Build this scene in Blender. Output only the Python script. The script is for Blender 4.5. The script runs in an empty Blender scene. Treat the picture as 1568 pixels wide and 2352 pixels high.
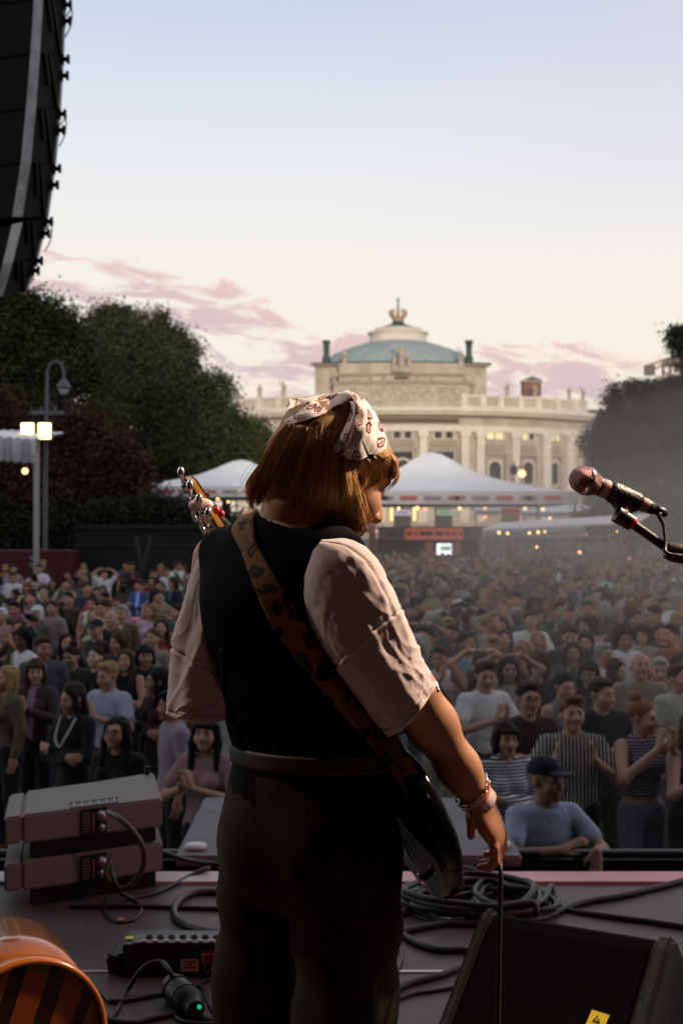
import bpy, bmesh, math, random
import numpy as np
from mathutils import Vector, Matrix
from mathutils.bvhtree import BVHTree
R = math.radians
SC = bpy.context.scene
COL = SC.collection
random.seed(7)
RNG = np.random.default_rng(11)

# ------------------------------------------------------------------ camera
ZC = 1.44            # camera height above the stage floor (stage floor is z = 0)
GZ = -1.55           # plaza level
F = 3267.0           # focal length in photo units (photo taken as 1568 x 2352)
H0 = 1200.0          # row of the horizon
def P(px, py, Y):    # a point of the place, from where the photo shows it and its distance
    return Vector(((px-784)*Y/F, Y, ZC+(H0-py)*Y/F))
def FP(px, py, z=0.0):   # a point lying on the stage floor
    Y = (ZC-z)*F/(py-H0)
    return Vector(((px-784)*Y/F, Y, z))
cam = bpy.data.cameras.new('camera')
cam.sensor_fit = 'VERTICAL'; cam.sensor_height = 36.0; cam.lens = 50.0
cam.shift_y = 24/2352
cam.clip_start = 0.05; cam.clip_end = 2000
cam.dof.use_dof = True; cam.dof.focus_distance = 2.45; cam.dof.aperture_fstop = 8.0
camo = bpy.data.objects.new('camera', cam); COL.objects.link(camo)
camo.location = (0, 0, ZC); camo.rotation_euler = (R(90), 0, 0)
SC.camera = camo

# ------------------------------------------------------------------ sky
W = bpy.data.worlds.new('World'); SC.world = W; W.use_nodes = True
nt = W.node_tree; nt.nodes.clear()
def N(t, **kw):
    n = nt.nodes.new(t)
    for k, v in kw.items(): setattr(n, k, v)
    return n
def L(a, b): nt.links.new(a, b)
def mth(op, a, b=None, c=None):
    n = N('ShaderNodeMath', operation=op)
    for i, v in enumerate((a, b, c)):
        if v is None: continue
        if isinstance(v, (int, float)): n.inputs[i].default_value = v
        else: L(v, n.inputs[i])
    return n.outputs[0]
def ramp(fac, stops, interp='LINEAR'):
    n = N('ShaderNodeValToRGB'); cr = n.color_ramp; cr.interpolation = interp
    while len(cr.elements) < len(stops): cr.elements.new(0.5)
    for e, (p, c) in zip(cr.elements, stops):
        e.position = p; e.color = (c[0], c[1], c[2], 1) if isinstance(c, (tuple, list)) else (c, c, c, 1)
    L(fac, n.inputs[0]); return n.outputs[0]
def sstep(a, b, x):
    n = N('ShaderNodeMapRange', interpolation_type='SMOOTHSTEP')
    n.inputs['From Min'].default_value = a; n.inputs['From Max'].default_value = b
    L(x, n.inputs['Value']); return n.outputs[0]
def mixc(f, a, b):
    n = N('ShaderNodeMix', data_type='RGBA')
    for s, v in ((0, f), (6, a), (7, b)):
        if isinstance(v, (int, float)): n.inputs[s].default_value = v
        elif isinstance(v, tuple): n.inputs[s].default_value = (*v, 1)
        else: L(v, n.inputs[s])
    return n.outputs[2]
tc = N('ShaderNodeTexCoord'); sep = N('ShaderNodeSeparateXYZ'); L(tc.outputs['Generated'], sep.inputs[0])
dx, dy, dz = sep.outputs
base = ramp(dz, [(0.0, (.90, .77, .62)), (.06, (.95, .84, .70)), (.12, (.945, .87, .765)), (.18, (.92, .885, .83)), (.255, (.80, .83, .875)),
                 (.34, (.61, .685, .81)), (.50, (.46, .49, .54)), (1.0, (.36, .385, .44))])
# a faint lilac cast towards the right (south) of the sky
lil = mth('MULTIPLY', sstep(-.05, .35, dx), sstep(.14, .3, dz))
base = mixc(mth('MULTIPLY', lil, .55), base, (.72, .68, .78))
yy = mth('MAXIMUM', dy, .05)
u = mth('DIVIDE', dx, yy); v = mth('DIVIDE', dz, yy)
vt = ramp(mth('MULTIPLY_ADD', u, 1.6, .5), [(0.0, .80), (.16, .78), (.28, .74), (.39, .655), (.47, .56), (.52, .535), (.62, .50), (.72, .50), (.78, .52), (.84, .47), (1.0, .40)])
vt = mth('MULTIPLY', vt, .25)                    # height of the top of the cloud bank
cmb = N('ShaderNodeCombineXYZ'); L(mth('MULTIPLY', u, 19), cmb.inputs[0])
L(mth('ADD', mth('MULTIPLY', v, 62), mth('MULTIPLY', u, 9.0)), cmb.inputs[1])
cn = N('ShaderNodeTexNoise'); cn.inputs['Scale'].default_value = 1.0; cn.inputs['Detail'].default_value = 8; cn.inputs['Roughness'].default_value = .62
cn.inputs['Distortion'].default_value = .6; L(cmb.outputs[0], cn.inputs['Vector'])
nz = cn.outputs['Fac']
below = mth('SUBTRACT', vt, v)
hump = mth('MULTIPLY', sstep(-.012, .012, below), sstep(.115, .02, below))
dens = sstep(.50, .64, mth('ADD', nz, mth('MULTIPLY_ADD', hump, .27, -.17)))
dens = mth('MULTIPLY', dens, sstep(0.05, .2, dy))
dens = mth('MULTIPLY', dens, sstep(.055, .085, v))
edge = sstep(.075, -.005, mth('ADD', below, mth('MULTIPLY', nz, .05)))
# sun-touched pink where the bank is thin or near its top, mauve grey in its body
pink = mth('MULTIPLY', mth('SUBTRACT', 1.0, mth('MULTIPLY', sstep(.62, .95, dens), .35)), edge)
ccol = mixc(pink, (.66, .525, .56), (1.0, .62, .49))
sky = mixc(mth('MULTIPLY', dens, .92), base, ccol)
# afterglow in the west, behind the photographer
west = mth('MULTIPLY', sstep(.1, .9, mth('MULTIPLY', dy, -1.0)), sstep(.5, .0, dz))
sky = mixc(mth('MULTIPLY', west, .7), sky, (.34, .22, .15))
bg = N('ShaderNodeBackground'); L(sky, bg.inputs[0]); bg.inputs[1].default_value = 1.0
wo = N('ShaderNodeOutputWorld'); L(bg.outputs[0], wo.inputs[0])

# ------------------------------------------------------------------ low evening sun from behind
def aim(o, d): o.rotation_euler = Vector(d).to_track_quat('-Z', 'Y').to_euler()
sl = bpy.data.lights.new('sun', 'SUN'); sl.energy = 2.6; sl.angle = R(3); sl.color = (1.0, .89, .77)
so = bpy.data.objects.new('sun', sl); COL.objects.link(so)
aim(so, (-.10, math.cos(R(5.5)), -math.sin(R(5.5))))
SC.view_settings.view_transform = 'Standard'; SC.view_settings.look = 'None'
SC.view_settings.exposure = 0; SC.view_settings.gamma = 1
SC.cycles.volume_step_rate = 4; SC.cycles.max_bounces = 6; SC.cycles.transparent_max_bounces = 8
SC.cycles.use_denoising = True

# ------------------------------------------------------------------ tags and materials
def tag(o, label=None, cat=None, group=None, kind=None):
    if label: o['label'] = label
    if cat: o['category'] = cat
    if group: o['group'] = group
    if kind: o['kind'] = kind
    return o
def empty(name, loc, label, cat, group=None, rz=0):
    o = bpy.data.objects.new(name, None); COL.objects.link(o); o.location = loc; o.rotation_euler = (0, 0, rz)
    o.empty_display_size = .1
    return tag(o, label, cat, group)

def mat(name, col, rough=.7, metal=0, spec=.4, nscale=0, namt=0, bump=0, bscale=60, emis=None, estr=0, objcol=False, vcol=False,
        sheen=0, aniso=None, coat=0, coord='Object', bdist=.01):
    m = bpy.data.materials.new(name); m.use_nodes = True
    t = m.node_tree; b = t.nodes['Principled BSDF']
    b.inputs['Roughness'].default_value = rough; b.inputs['Metallic'].default_value = metal
    b.inputs['Specular IOR Level'].default_value = spec
    if sheen: b.inputs['Sheen Weight'].default_value = sheen
    if coat: b.inputs['Coat Weight'].default_value = coat; b.inputs['Coat Roughness'].default_value = .05
    src = None
    def nn(k): return t.nodes.new(k)
    rgb = nn('ShaderNodeRGB'); rgb.outputs[0].default_value = (*col, 1); src = rgb.outputs[0]
    def mul(a, bb, f=1.0):
        n = nn('ShaderNodeMix'); n.data_type = 'RGBA'; n.blend_type = 'MULTIPLY'; n.inputs[0].default_value = f
        t.links.new(a, n.inputs[6]); t.links.new(bb, n.inputs[7]); return n.outputs[2]
    if objcol:
        oi = nn('ShaderNodeObjectInfo'); src = mul(src, oi.outputs['Color'])
    if vcol:
        at = nn('ShaderNodeAttribute'); at.attribute_name = 'tint'; src = mul(src, at.outputs['Color'])
    cd = nn('ShaderNodeTexCoord')
    if namt:
        no = nn('ShaderNodeTexNoise'); no.inputs['Scale'].default_value = nscale; no.inputs['Detail'].default_value = 5
        no.inputs['Roughness'].default_value = .65
        if aniso:
            mp = nn('ShaderNodeMapping'); mp.inputs['Scale'].default_value = aniso
            t.links.new(cd.outputs[coord], mp.inputs[0]); t.links.new(mp.outputs[0], no.inputs['Vector'])
        else: t.links.new(cd.outputs[coord], no.inputs['Vector'])
        cr = nn('ShaderNodeValToRGB'); cr.color_ramp.elements[0].position = .3; cr.color_ramp.elements[1].position = .7
        lo, hi = 1-namt, 1+namt*.6
        cr.color_ramp.elements[0].color = (lo, lo, lo, 1); cr.color_ramp.elements[1].color = (hi, hi, hi, 1)
        t.links.new(no.outputs['Fac'], cr.inputs[0]); src = mul(src, cr.outputs[0])
    t.links.new(src, b.inputs['Base Color'])
    if bump:
        n2 = nn('ShaderNodeTexNoise'); n2.inputs['Scale'].default_value = bscale; n2.inputs['Detail'].default_value = 4
        if aniso and not namt: pass
        t.links.new(cd.outputs[coord], n2.inputs['Vector'])
        bp = nn('ShaderNodeBump'); bp.inputs['Strength'].default_value = bump; bp.inputs['Distance'].default_value = bdist
        t.links.new(n2.outputs['Fac'], bp.inputs['Height']); t.links.new(bp.outputs[0], b.inputs['Normal'])
    if emis:
        b.inputs['Emission Color'].default_value = (*emis, 1); b.inputs['Emission Strength'].default_value = estr
    return m

# ------------------------------------------------------------------ mesh helpers
def link_mesh(name, me, m, parent=None, loc=None):
    o = bpy.data.objects.new(name, me); COL.objects.link(o)
    if m is not None:
        if len(me.materials) == 0: me.materials.append(m)
    if parent is not None: o.parent = parent
    if loc is not None: o.location = loc
    return o
class MB:
    """collects boxes, bars, tubes, lathes and quads and links them as one mesh object"""
    def __init__(s): s.v = []; s.f = []; s.sm = []
    def add(s, vs, fs, smooth=False):
        k = len(s.v); s.v += [tuple(x) for x in vs]; s.f += [tuple(i+k for i in q) for q in fs]; s.sm += [smooth]*len(fs); return s
    def box(s, c, d, rz=0, M=None):
        x, y, z = d[0]/2, d[1]/2, d[2]/2
        vs = [Vector((a*x, b*y, e*z)) for a in (-1, 1) for b in (-1, 1) for e in (-1, 1)]
        if rz: vs = [Matrix.Rotation(rz, 3, 'Z') @ q for q in vs]
        if M is not None: vs = [M @ q for q in vs]
        vs = [q+Vector(c) for q in vs]
        return s.add(vs, [(0, 1, 3, 2), (4, 6, 7, 5), (0, 4, 5, 1), (2, 3, 7, 6), (0, 2, 6, 4), (1, 5, 7, 3)])
    def bbox(s, x0, x1, y0, y1, z0, z1): return s.box(((x0+x1)/2, (y0+y1)/2, (z0+z1)/2), (x1-x0, y1-y0, z1-z0))
    def tube(s, pts, r, n=8, cap=True, smooth=True):
        pts = [Vector(p) for p in pts]; rs = r if isinstance(r, (list, tuple)) else [r]*len(pts)
        vs = []; fs = []; prev = None
        for i, p in enumerate(pts):
            t = (pts[min(i+1, len(pts)-1)]-pts[max(i-1, 0)])
            t = t.normalized() if t.length > 1e-9 else Vector((0, 0, 1))
            if prev is None: a = t.orthogonal().normalized()
            else:
                a = prev-t*prev.dot(t); a = a.normalized() if a.length > 1e-6 else t.orthogonal().normalized()
            prev = a; b = t.cross(a)
            for k in range(n):
                an = 2*math.pi*k/n; vs.append(p+(a*math.cos(an)+b*math.sin(an))*rs[i])
        for i in range(len(pts)-1):
            for k in range(n):
                fs.append((i*n+k, i*n+(k+1) % n, (i+1)*n+(k+1) % n, (i+1)*n+k))
        s.add(vs, fs, smooth)
        if cap:
            s.add(vs[:n][::-1], [tuple(range(n))]); s.add(vs[-n:], [tuple(range(n))])
        return s
    def lathe(s, prof, c=(0, 0, 0), n=24, M=None, smooth=True):
        vs = []; fs = []
        for r, z in prof:
            for k in range(n):
                an = 2*math.pi*k/n; q = Vector((r*math.cos(an), r*math.sin(an), z))
                if M is not None: q = M @ q
                vs.append(q+Vector(c))
        for i in range(len(prof)-1):
            for k in range(n): fs.append((i*n+k, i*n+(k+1) % n, (i+1)*n+(k+1) % n, (i+1)*n+k))
        s.add(vs, fs, smooth)
        for i, o in ((0, -1), (len(prof)-1, 1)):
            if prof[i][0] > 1e-5: s.add(vs[i*n:(i+1)*n][::o], [tuple(range(n))])
        return s
    def sphere(s, c, r, n=10, sc=(1, 1, 1)):
        vs = []; fs = []; m = max(4, n//2)
        for i in range(m+1):
            th = math.pi*i/m
            for k in range(n):
                an = 2*math.pi*k/n
                vs.append((c[0]+r*sc[0]*math.sin(th)*math.cos(an), c[1]+r*sc[1]*math.sin(th)*math.sin(an), c[2]+r*sc[2]*math.cos(th)))
        for i in range(m):
            for k in range(n): fs.append((i*n+k, (i+1)*n+k, (i+1)*n+(k+1) % n, i*n+(k+1) % n))
        return s.add(vs, fs, True)
    def prism(s, poly, axis_vec):
        """closed polygon (3-D points) extruded along a vector"""
        a = Vector(axis_vec); n = len(poly); p = [Vector(q) for q in poly]
        vs = p+[q+a for q in p]
        return s.add(vs, [tuple(range(n))[::-1], tuple(range(n, 2*n))]+[(i, (i+1) % n, n+(i+1) % n, n+i) for i in range(n)])
    def grid(s, rows, smooth=True):
        n = len(rows[0]); vs = [q for r in rows for q in r]; fs = []
        for i in range(len(rows)-1):
            for k in range(n-1): fs.append((i*n+k, i*n+k+1, (i+1)*n+k+1, (i+1)*n+k))
        return s.add(vs, fs, smooth)
    def mesh(s, name):
        me = bpy.data.meshes.new(name); me.from_pydata([tuple(v) for v in s.v], [], s.f)
        me.polygons.foreach_set('use_smooth', s.sm); me.update(); return me
    def build(s, name, m, parent=None, bevel=0, loc=None, fixn=True):
        me = s.mesh(name)
        if fixn or bevel:
            bm = bmesh.new(); bm.from_mesh(me)
            if fixn: bmesh.ops.recalc_face_normals(bm, faces=bm.faces)
            if bevel:
                bmesh.ops.remove_doubles(bm, verts=bm.verts, dist=1e-5)
                es = [e for e in bm.edges if len(e.link_faces) == 2 and e.calc_face_angle(0) > .6]
                bmesh.ops.bevel(bm, geom=es, offset=bevel, segments=2, affect='EDGES', clamp_overlap=True)
            bm.to_mesh(me); bm.free()
        return link_mesh(name, me, m, parent, loc)
def catmull(pts, n=8, closed=False):
    pts = [Vector(p) for p in pts]; out = []
    m = len(pts)
    for i in range(m if closed else m-1):
        if closed: p0, p1, p2, p3 = pts[(i-1) % m], pts[i], pts[(i+1) % m], pts[(i+2) % m]
        else: p0, p1, p2, p3 = pts[max(i-1, 0)], pts[i], pts[i+1], pts[min(i+2, m-1)]
        for k in range(n):
            t = k/n
            out.append(.5*((2*p1)+(-p0+p2)*t+(2*p0-5*p1+4*p2-p3)*t*t+(-p0+3*p1-3*p2+p3)*t**3))
    if not closed: out.append(pts[-1])
    return out
def surf(rows, nu=6, nv=6):
    """smooth patch through a grid of control points"""
    a = [catmull(r, nu) for r in rows]
    cols = [catmull([a[i][j] for i in range(len(a))], nv) for j in range(len(a[0]))]
    return [[cols[j][i] for j in range(len(cols))] for i in range(len(cols[0]))]
# ------------------------------------------------------------------ soft bodies: smooth union of tapered volumes, meshed as one surface
def fbm(X, Y, Z, sc, seed=0, oct=3):
    rg = np.random.default_rng(seed); out = 0; amp = 1.0
    for o in range(oct):
        for q in range(3):
            d = rg.normal(size=3); d /= np.linalg.norm(d); ph = rg.uniform(0, 6.28)
            out = out+amp/3*np.sin(sc*(2**o)*(d[0]*X+d[1]*Y+d[2]*Z)+ph)
        amp *= .55
    return out
class Field:
    def __init__(s, lo, hi, h):
        s.lo = np.array(lo, float); s.h = h
        s.n = np.maximum(4, np.ceil((np.array(hi, float)-s.lo)/h).astype(int)+1)
        s.d = np.full(s.n, 9.0, np.float32)
        s.paint = []
    def _sub(s, lo, hi, pad):
        a = np.clip(np.floor((np.array(lo)-pad-s.lo)/s.h).astype(int), 0, s.n); b = np.clip(np.ceil((np.array(hi)+pad-s.lo)/s.h).astype(int)+1, 0, s.n)
        if (b <= a).any(): return None
        sl = tuple(slice(a[i], b[i]) for i in range(3))
        ax = [(s.lo[i]+s.h*np.arange(a[i], b[i])).astype(np.float32) for i in range(3)]
        return sl, ax[0][:, None, None], ax[1][None, :, None], ax[2][None, None, :]
    def _join(s, sl, d, k, mode):
        c = s.d[sl]
        if mode == 'add':
            if k > 0:
                hh = np.clip(.5+.5*(c-d)/k, 0, 1); s.d[sl] = c*(1-hh)+d*hh-k*hh*(1-hh)
            else: s.d[sl] = np.minimum(c, d)
        else:
            d = -d
            if k > 0:
                hh = np.clip(.5-.5*(c-d)/k, 0, 1); s.d[sl] = c*(1-hh)+d*hh+k*hh*(1-hh)
            else: s.d[sl] = np.maximum(c, d)
    def cap(s, a, b, ra, rb=None, k=.02, mode='add'):
        rb = ra if rb is None else rb; a = np.array(a, float); b = np.array(b, float); rm = max(ra, rb)
        q = s._sub(np.minimum(a, b)-rm, np.maximum(a, b)+rm, k+3*s.h)
        if q is None: return s
        sl, X, Y, Z = q; ba = b-a; L2 = max(float(ba@ba), 1e-12)
        t = np.clip(((X-a[0])*ba[0]+(Y-a[1])*ba[1]+(Z-a[2])*ba[2])/L2, 0, 1)
        d = np.sqrt((X-a[0]-t*ba[0])**2+(Y-a[1]-t*ba[1])**2+(Z-a[2]-t*ba[2])**2)-(ra+t*(rb-ra))
        s._join(sl, d, k, mode); return s
    def chain(s, pts, rs, k=.02):
        for i in range(len(pts)-1): s.cap(pts[i], pts[i+1], rs[i], rs[i+1], k)
        return s
    def ell(s, c, r, M=None, k=.02, mode='add'):
        c = np.array(c, float); r = np.array(r, float); rm = r.max()
        q = s._sub(c-rm, c+rm, k+3*s.h)
        if q is None: return s
        sl, X, Y, Z = q
        if M is None: A, B, C = X-c[0], Y-c[1], Z-c[2]
        else:
            M = np.array(M); x, y, z = X-c[0], Y-c[1], Z-c[2]
            A = M[0, 0]*x+M[1, 0]*y+M[2, 0]*z; B = M[0, 1]*x+M[1, 1]*y+M[2, 1]*z; C = M[0, 2]*x+M[1, 2]*y+M[2, 2]*z
        k0 = np.sqrt((A/r[0])**2+(B/r[1])**2+(C/r[2])**2); k1 = np.sqrt((A/r[0]**2)**2+(B/r[1]**2)**2+(C/r[2]**2)**2)+1e-9
        s._join(sl, k0*(k0-1)/k1, k, mode); return s
    def plane_cut(s, p, n, k=0):
        """keep the side the normal points away from"""
        n = np.array(n, float); n /= np.linalg.norm(n)
        q = s._sub(s.lo, s.lo+s.h*s.n, 0); sl, X, Y, Z = q
        d = (X-p[0])*n[0]+(Y-p[1])*n[1]+(Z-p[2])*n[2]
        s.d = np.maximum(s.d, d) if k == 0 else np.where(True, .5*(s.d+d+np.sqrt((s.d-d)**2+k*k)), 0).astype(np.float32); return s
    def axes(s):
        return tuple((s.lo[i]+s.h*np.arange(s.n[i])).astype(np.float32).reshape([-1 if j == i else 1 for j in range(3)]) for i in range(3))
    def disp(s, fn):
        X, Y, Z = s.axes(); s.d = (s.d+fn(X, Y, Z)).astype(np.float32); return s
    def mesh(s, name):
        d = s.d; S = d < 0; lo, h = s.lo, s.h
        nx, ny, nz = d.shape
        cr = lambda a, i, j, k: a[i:nx-1+i, j:ny-1+j, k:nz-1+k]
        cnt = np.zeros((nx-1, ny-1, nz-1), np.int8)
        for i in (0, 1):
            for j in (0, 1):
                for k in (0, 1): cnt += cr(S, i, j, k)
        act = (cnt > 0) & (cnt < 8); I = np.argwhere(act); m = len(I)
        idx = np.full(act.shape, -1, np.int64); idx[act] = np.arange(m)
        acc = np.zeros((m, 3)); num = np.zeros(m)
        def g(i, j, k): return d[I[:, 0]+i, I[:, 1]+j, I[:, 2]+k]
        for ax in range(3):
            o1, o2 = [q for q in range(3) if q != ax]
            for a in (0, 1):
                for b in (0, 1):
                    c0 = [0, 0, 0]; c0[o1] = a; c0[o2] = b; c1 = list(c0); c1[ax] = 1
                    d0, d1 = g(*c0), g(*c1); x = (d0 < 0) != (d1 < 0)
                    t = np.where(x, d0/np.where(x, d0-d1, 1), 0); p = np.tile(np.array(c0, float), (m, 1)); p[:, ax] = t
                    acc[x] += p[x]; num[x] += 1
        V = lo+h*(I+acc/np.maximum(num, 1)[:, None])
        Fs = []
        for ax in range(3):
            o1, o2 = (ax+1) % 3, (ax+2) % 3
            a0 = [slice(None)]*3; a1 = [slice(None)]*3; a0[ax] = slice(0, -1); a1[ax] = slice(1, None)
            sg = S[tuple(a0)] != S[tuple(a1)]
            E = np.argwhere(sg); ok = (E[:, o1] > 0) & (E[:, o1] < d.shape[o1]-1) & (E[:, o2] > 0) & (E[:, o2] < d.shape[o2]-1); E = E[ok]
            if not len(E): continue
            def c(da, db):
                q = E.copy(); q[:, o1] -= da; q[:, o2] -= db; return idx[q[:, 0], q[:, 1], q[:, 2]]
            qd = np.stack([c(1, 1), c(0, 1), c(0, 0), c(1, 0)], 1)
            ins = S[E[:, 0], E[:, 1], E[:, 2]]; qd[~ins] = qd[~ins][:, ::-1]; Fs.append(qd)
        Fq = np.concatenate(Fs); Fq = Fq[(Fq >= 0).all(1)]
        me = bpy.data.meshes.new(name); me.vertices.add(m); me.vertices.foreach_set('co', V.astype(np.float32).ravel())
        me.loops.add(len(Fq)*4); me.loops.foreach_set('vertex_index', Fq.astype(np.int32).ravel())
        me.polygons.add(len(Fq)); me.polygons.foreach_set('loop_start', np.arange(0, len(Fq)*4, 4, dtype=np.int32))
        me.polygons.foreach_set('use_smooth', np.ones(len(Fq), bool))
        me.update(calc_edges=True)
        if s.paint:
            tint = np.ones((m, 4), np.float32)
            for c, r, col, soft in s.paint:
                q = np.linalg.norm((V-np.array(c))/np.array(r), axis=1); w = np.clip((1+soft-q)/max(soft, 1e-4), 0, 1)[:, None]
                tint[:, :3] = tint[:, :3]*(1-w)+np.array(col)*w
            at = me.attributes.new('tint', 'FLOAT_COLOR', 'POINT'); at.data.foreach_set('color', tint.ravel())
        return me
def plain_tint(me):
    at = me.attributes.new('tint', 'FLOAT_COLOR', 'POINT'); at.data.foreach_set('color', np.ones(len(me.vertices)*4, np.float32))
I3 = np.eye(3)
def head(Fd, o, M=I3, s=1.0, ears=True, mouth=0.0, brow=(.25, .2, .16)):
    """a head facing local -Y; o is the middle of the skull base, M turns and tilts it"""
    o = np.array(o, float); M = np.array(M)
    T = lambda p: o+M@(np.array(p, float)*s)
    e = lambda c, r, k=.02, mode='add': Fd.ell(T(c), np.array(r)*s, M, k*s, mode)
    e((0, .012, .03), (.074, .094, .088)); e((0, -.03, -.035), (.057, .066, .082), .03); e((0, -.078, -.095), (.022, .02, .02), .025)
    for x in (-1, 1): e((x*.038, -.060, -.03), (.028, .028, .03), .025)
    Fd.cap(T((-.035, -.080, .024)), T((.035, -.080, .024)), .013*s, k=.02*s)
    for x in (-1, 1): e((x*.032, -.102, .004), (.018, .018, .011), .014, 'sub')
    for x in (-1, 1): e((x*.032, -.080, .003), (.0135, .0125, .0115), .003)
    Fd.cap(T((0, -.088, .014)), T((0, -.113, -.030)), .008*s, .012*s, .012*s)
    for x in (-1, 1): e((x*.011, -.103, -.034), (.0085, .010, .008), .008)
    e((0, -.093, -.060), (.025, .010, .0065), .006); e((0, -.091, -.071-mouth*.4), (.020, .010, .0065), .006)
    if mouth: e((0, -.105, -.066-mouth*.2), (.019, .014, .004+mouth*.35), .004, 'sub')
    if ears:
        for x in (-1, 1):
            e((x*.077, .014, -.005), (.010, .019, .032), .008); e((x*.088, .010, -.004), (.006, .010, .018), .004, 'sub')
    for x in (-1, 1):
        Fd.paint.append((T((x*.032, -.093, .003)), .013*s, (.75, .85, 1.0), .25)); Fd.paint.append((T((x*.031, -.094, .003)), .0065*s, (.06, .06, .08), .5))
        for q in (-.012, 0, .012): Fd.paint.append((T((x*.034+q, -.094, .027)), .0075*s, brow, .6))
    Fd.paint.append((T((0, -.10, -.065)), np.array((.024, .02, .013))*s, (.85, .55, .55), .4))
    if mouth: Fd.paint.append((T((0, -.095, -.066-mouth*.2)), np.array((.019, .016, .004+mouth*.3))*s, (.9, .85, .9), .3))
def hand(Fd, w, d, nrm, side, curl=.2, s=1.0, spread=1.0, thumb=((.025, .02, .004), (.052, .052, .014), (.060, .085, .022)), thick=.015):
    """w wrist, d pointing direction, nrm palm normal (palm side), side +1/-1 where the thumb leaves"""
    w = np.array(w, float); d = np.array(d, float); d /= np.linalg.norm(d); nrm = np.array(nrm, float); nrm -= d*(nrm@d); nrm /= np.linalg.norm(nrm)
    x = np.cross(d, nrm)*side
    Q = lambda a, b, c: w+(x*a+d*b+nrm*c)*s
    M = np.stack([x, d, nrm], 1)
    Fd.ell(Q(0, .045, 0), np.array((.040, .052, thick))*s, M, .02*s)
    for i, (a, l) in enumerate(((.030, .070), (.010, .078), (-.010, .073), (-.029, .058))):
        sp = (a*.22)*spread; p = [Q(a, .085, 0)]; ang = curl*.6
        for q, fl in enumerate((.45, .3, .25)):
            b = p[-1]; ln = l*fl*s
            p.append(b+(x*sp*.4+d*math.cos(ang)+nrm*math.sin(ang))*ln); ang += curl
        rr = (.0088, .0082, .0076, .0066)
        Fd.chain(p, [r*s for r in rr], .006*s)
    Fd.chain([Q(*q) for q in thumb], [.014*s, .011*s, .0085*s], .012*s)
# ------------------------------------------------------------------ ground and stage
M_GROUND = mat('plaza_paving', (.085, .08, .078), rough=.85, nscale=.6, namt=.35, bump=.3, bscale=20)
g = MB(); g.grid([[(x, y, GZ) for x in (-700, -60, 60, 700)] for y in (-300, -40, 60, 320, 900)], smooth=False)
tag(g.build('plaza_ground', M_GROUND), 'dark paved square under the crowd', 'ground', kind='structure')
M_STAGE = mat('stage_floor_panel', (.088, .060, .056), rough=.5, spec=.4, nscale=2.2, namt=.5, bump=.35, bscale=160, bdist=.002)
def add_specks(m, sc, col):
    t = m.node_tree; b = t.nodes['Principled BSDF']; src = b.inputs['Base Color'].links[0].from_socket
    vo = t.nodes.new('ShaderNodeTexNoise'); vo.inputs['Scale'].default_value = sc; vo.inputs['Detail'].default_value = 6
    cd = t.nodes.new('ShaderNodeTexCoord'); t.links.new(cd.outputs['Object'], vo.inputs['Vector'])
    cr = t.nodes.new('ShaderNodeValToRGB'); cr.color_ramp.elements[0].position = .62; cr.color_ramp.elements[1].position = .75
    t.links.new(vo.outputs['Fac'], cr.inputs[0]); n = t.nodes.new('ShaderNodeMix'); n.data_type = 'RGBA'; t.links.new(cr.outputs[0], n.inputs[0])
    t.links.new(src, n.inputs[6]); n.inputs[7].default_value = (*col, 1); t.links.new(n.outputs[2], b.inputs['Base Color'])
add_specks(M_STAGE, 9, (.17, .14, .125))
m = MB(); m.bbox(-9, 9, -7, 4.55, -.08, 0); m.bbox(-9, 9, 4.56, 5.66, -.08, 0)
tag(m.build('stage_floor', M_STAGE), 'dark scuffed stage floor panels', 'stage floor', kind='structure')
m = MB(); m.bbox(-9, 9, 4.545, 4.565, -.06, .004)
tag(m.build('stage_floor_seam', mat('aluminium_seam', (.55, .42, .38), rough=.35, metal=.8)), kind='structure')
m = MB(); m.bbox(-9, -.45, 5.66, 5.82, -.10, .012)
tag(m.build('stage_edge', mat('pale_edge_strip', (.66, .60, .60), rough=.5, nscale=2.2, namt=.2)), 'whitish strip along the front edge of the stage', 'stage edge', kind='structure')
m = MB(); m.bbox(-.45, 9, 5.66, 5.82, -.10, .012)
tag(m.build('stage_edge', mat('pink_lit_edge_strip', (.72, .36, .40), rough=.5, nscale=2.2, namt=.25)), 'pale strip along the front edge of the stage, pink stage light in its colour', 'stage edge', kind='structure')  # pink stage light painted into the strip's colour
M_SKIRT = mat('black_molton', (.012, .011, .012), rough=.95)
m = MB(); m.bbox(-9, 9, 5.60, 5.66, GZ, -.08); tag(m.build('stage_front', M_SKIRT), kind='structure')
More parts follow.
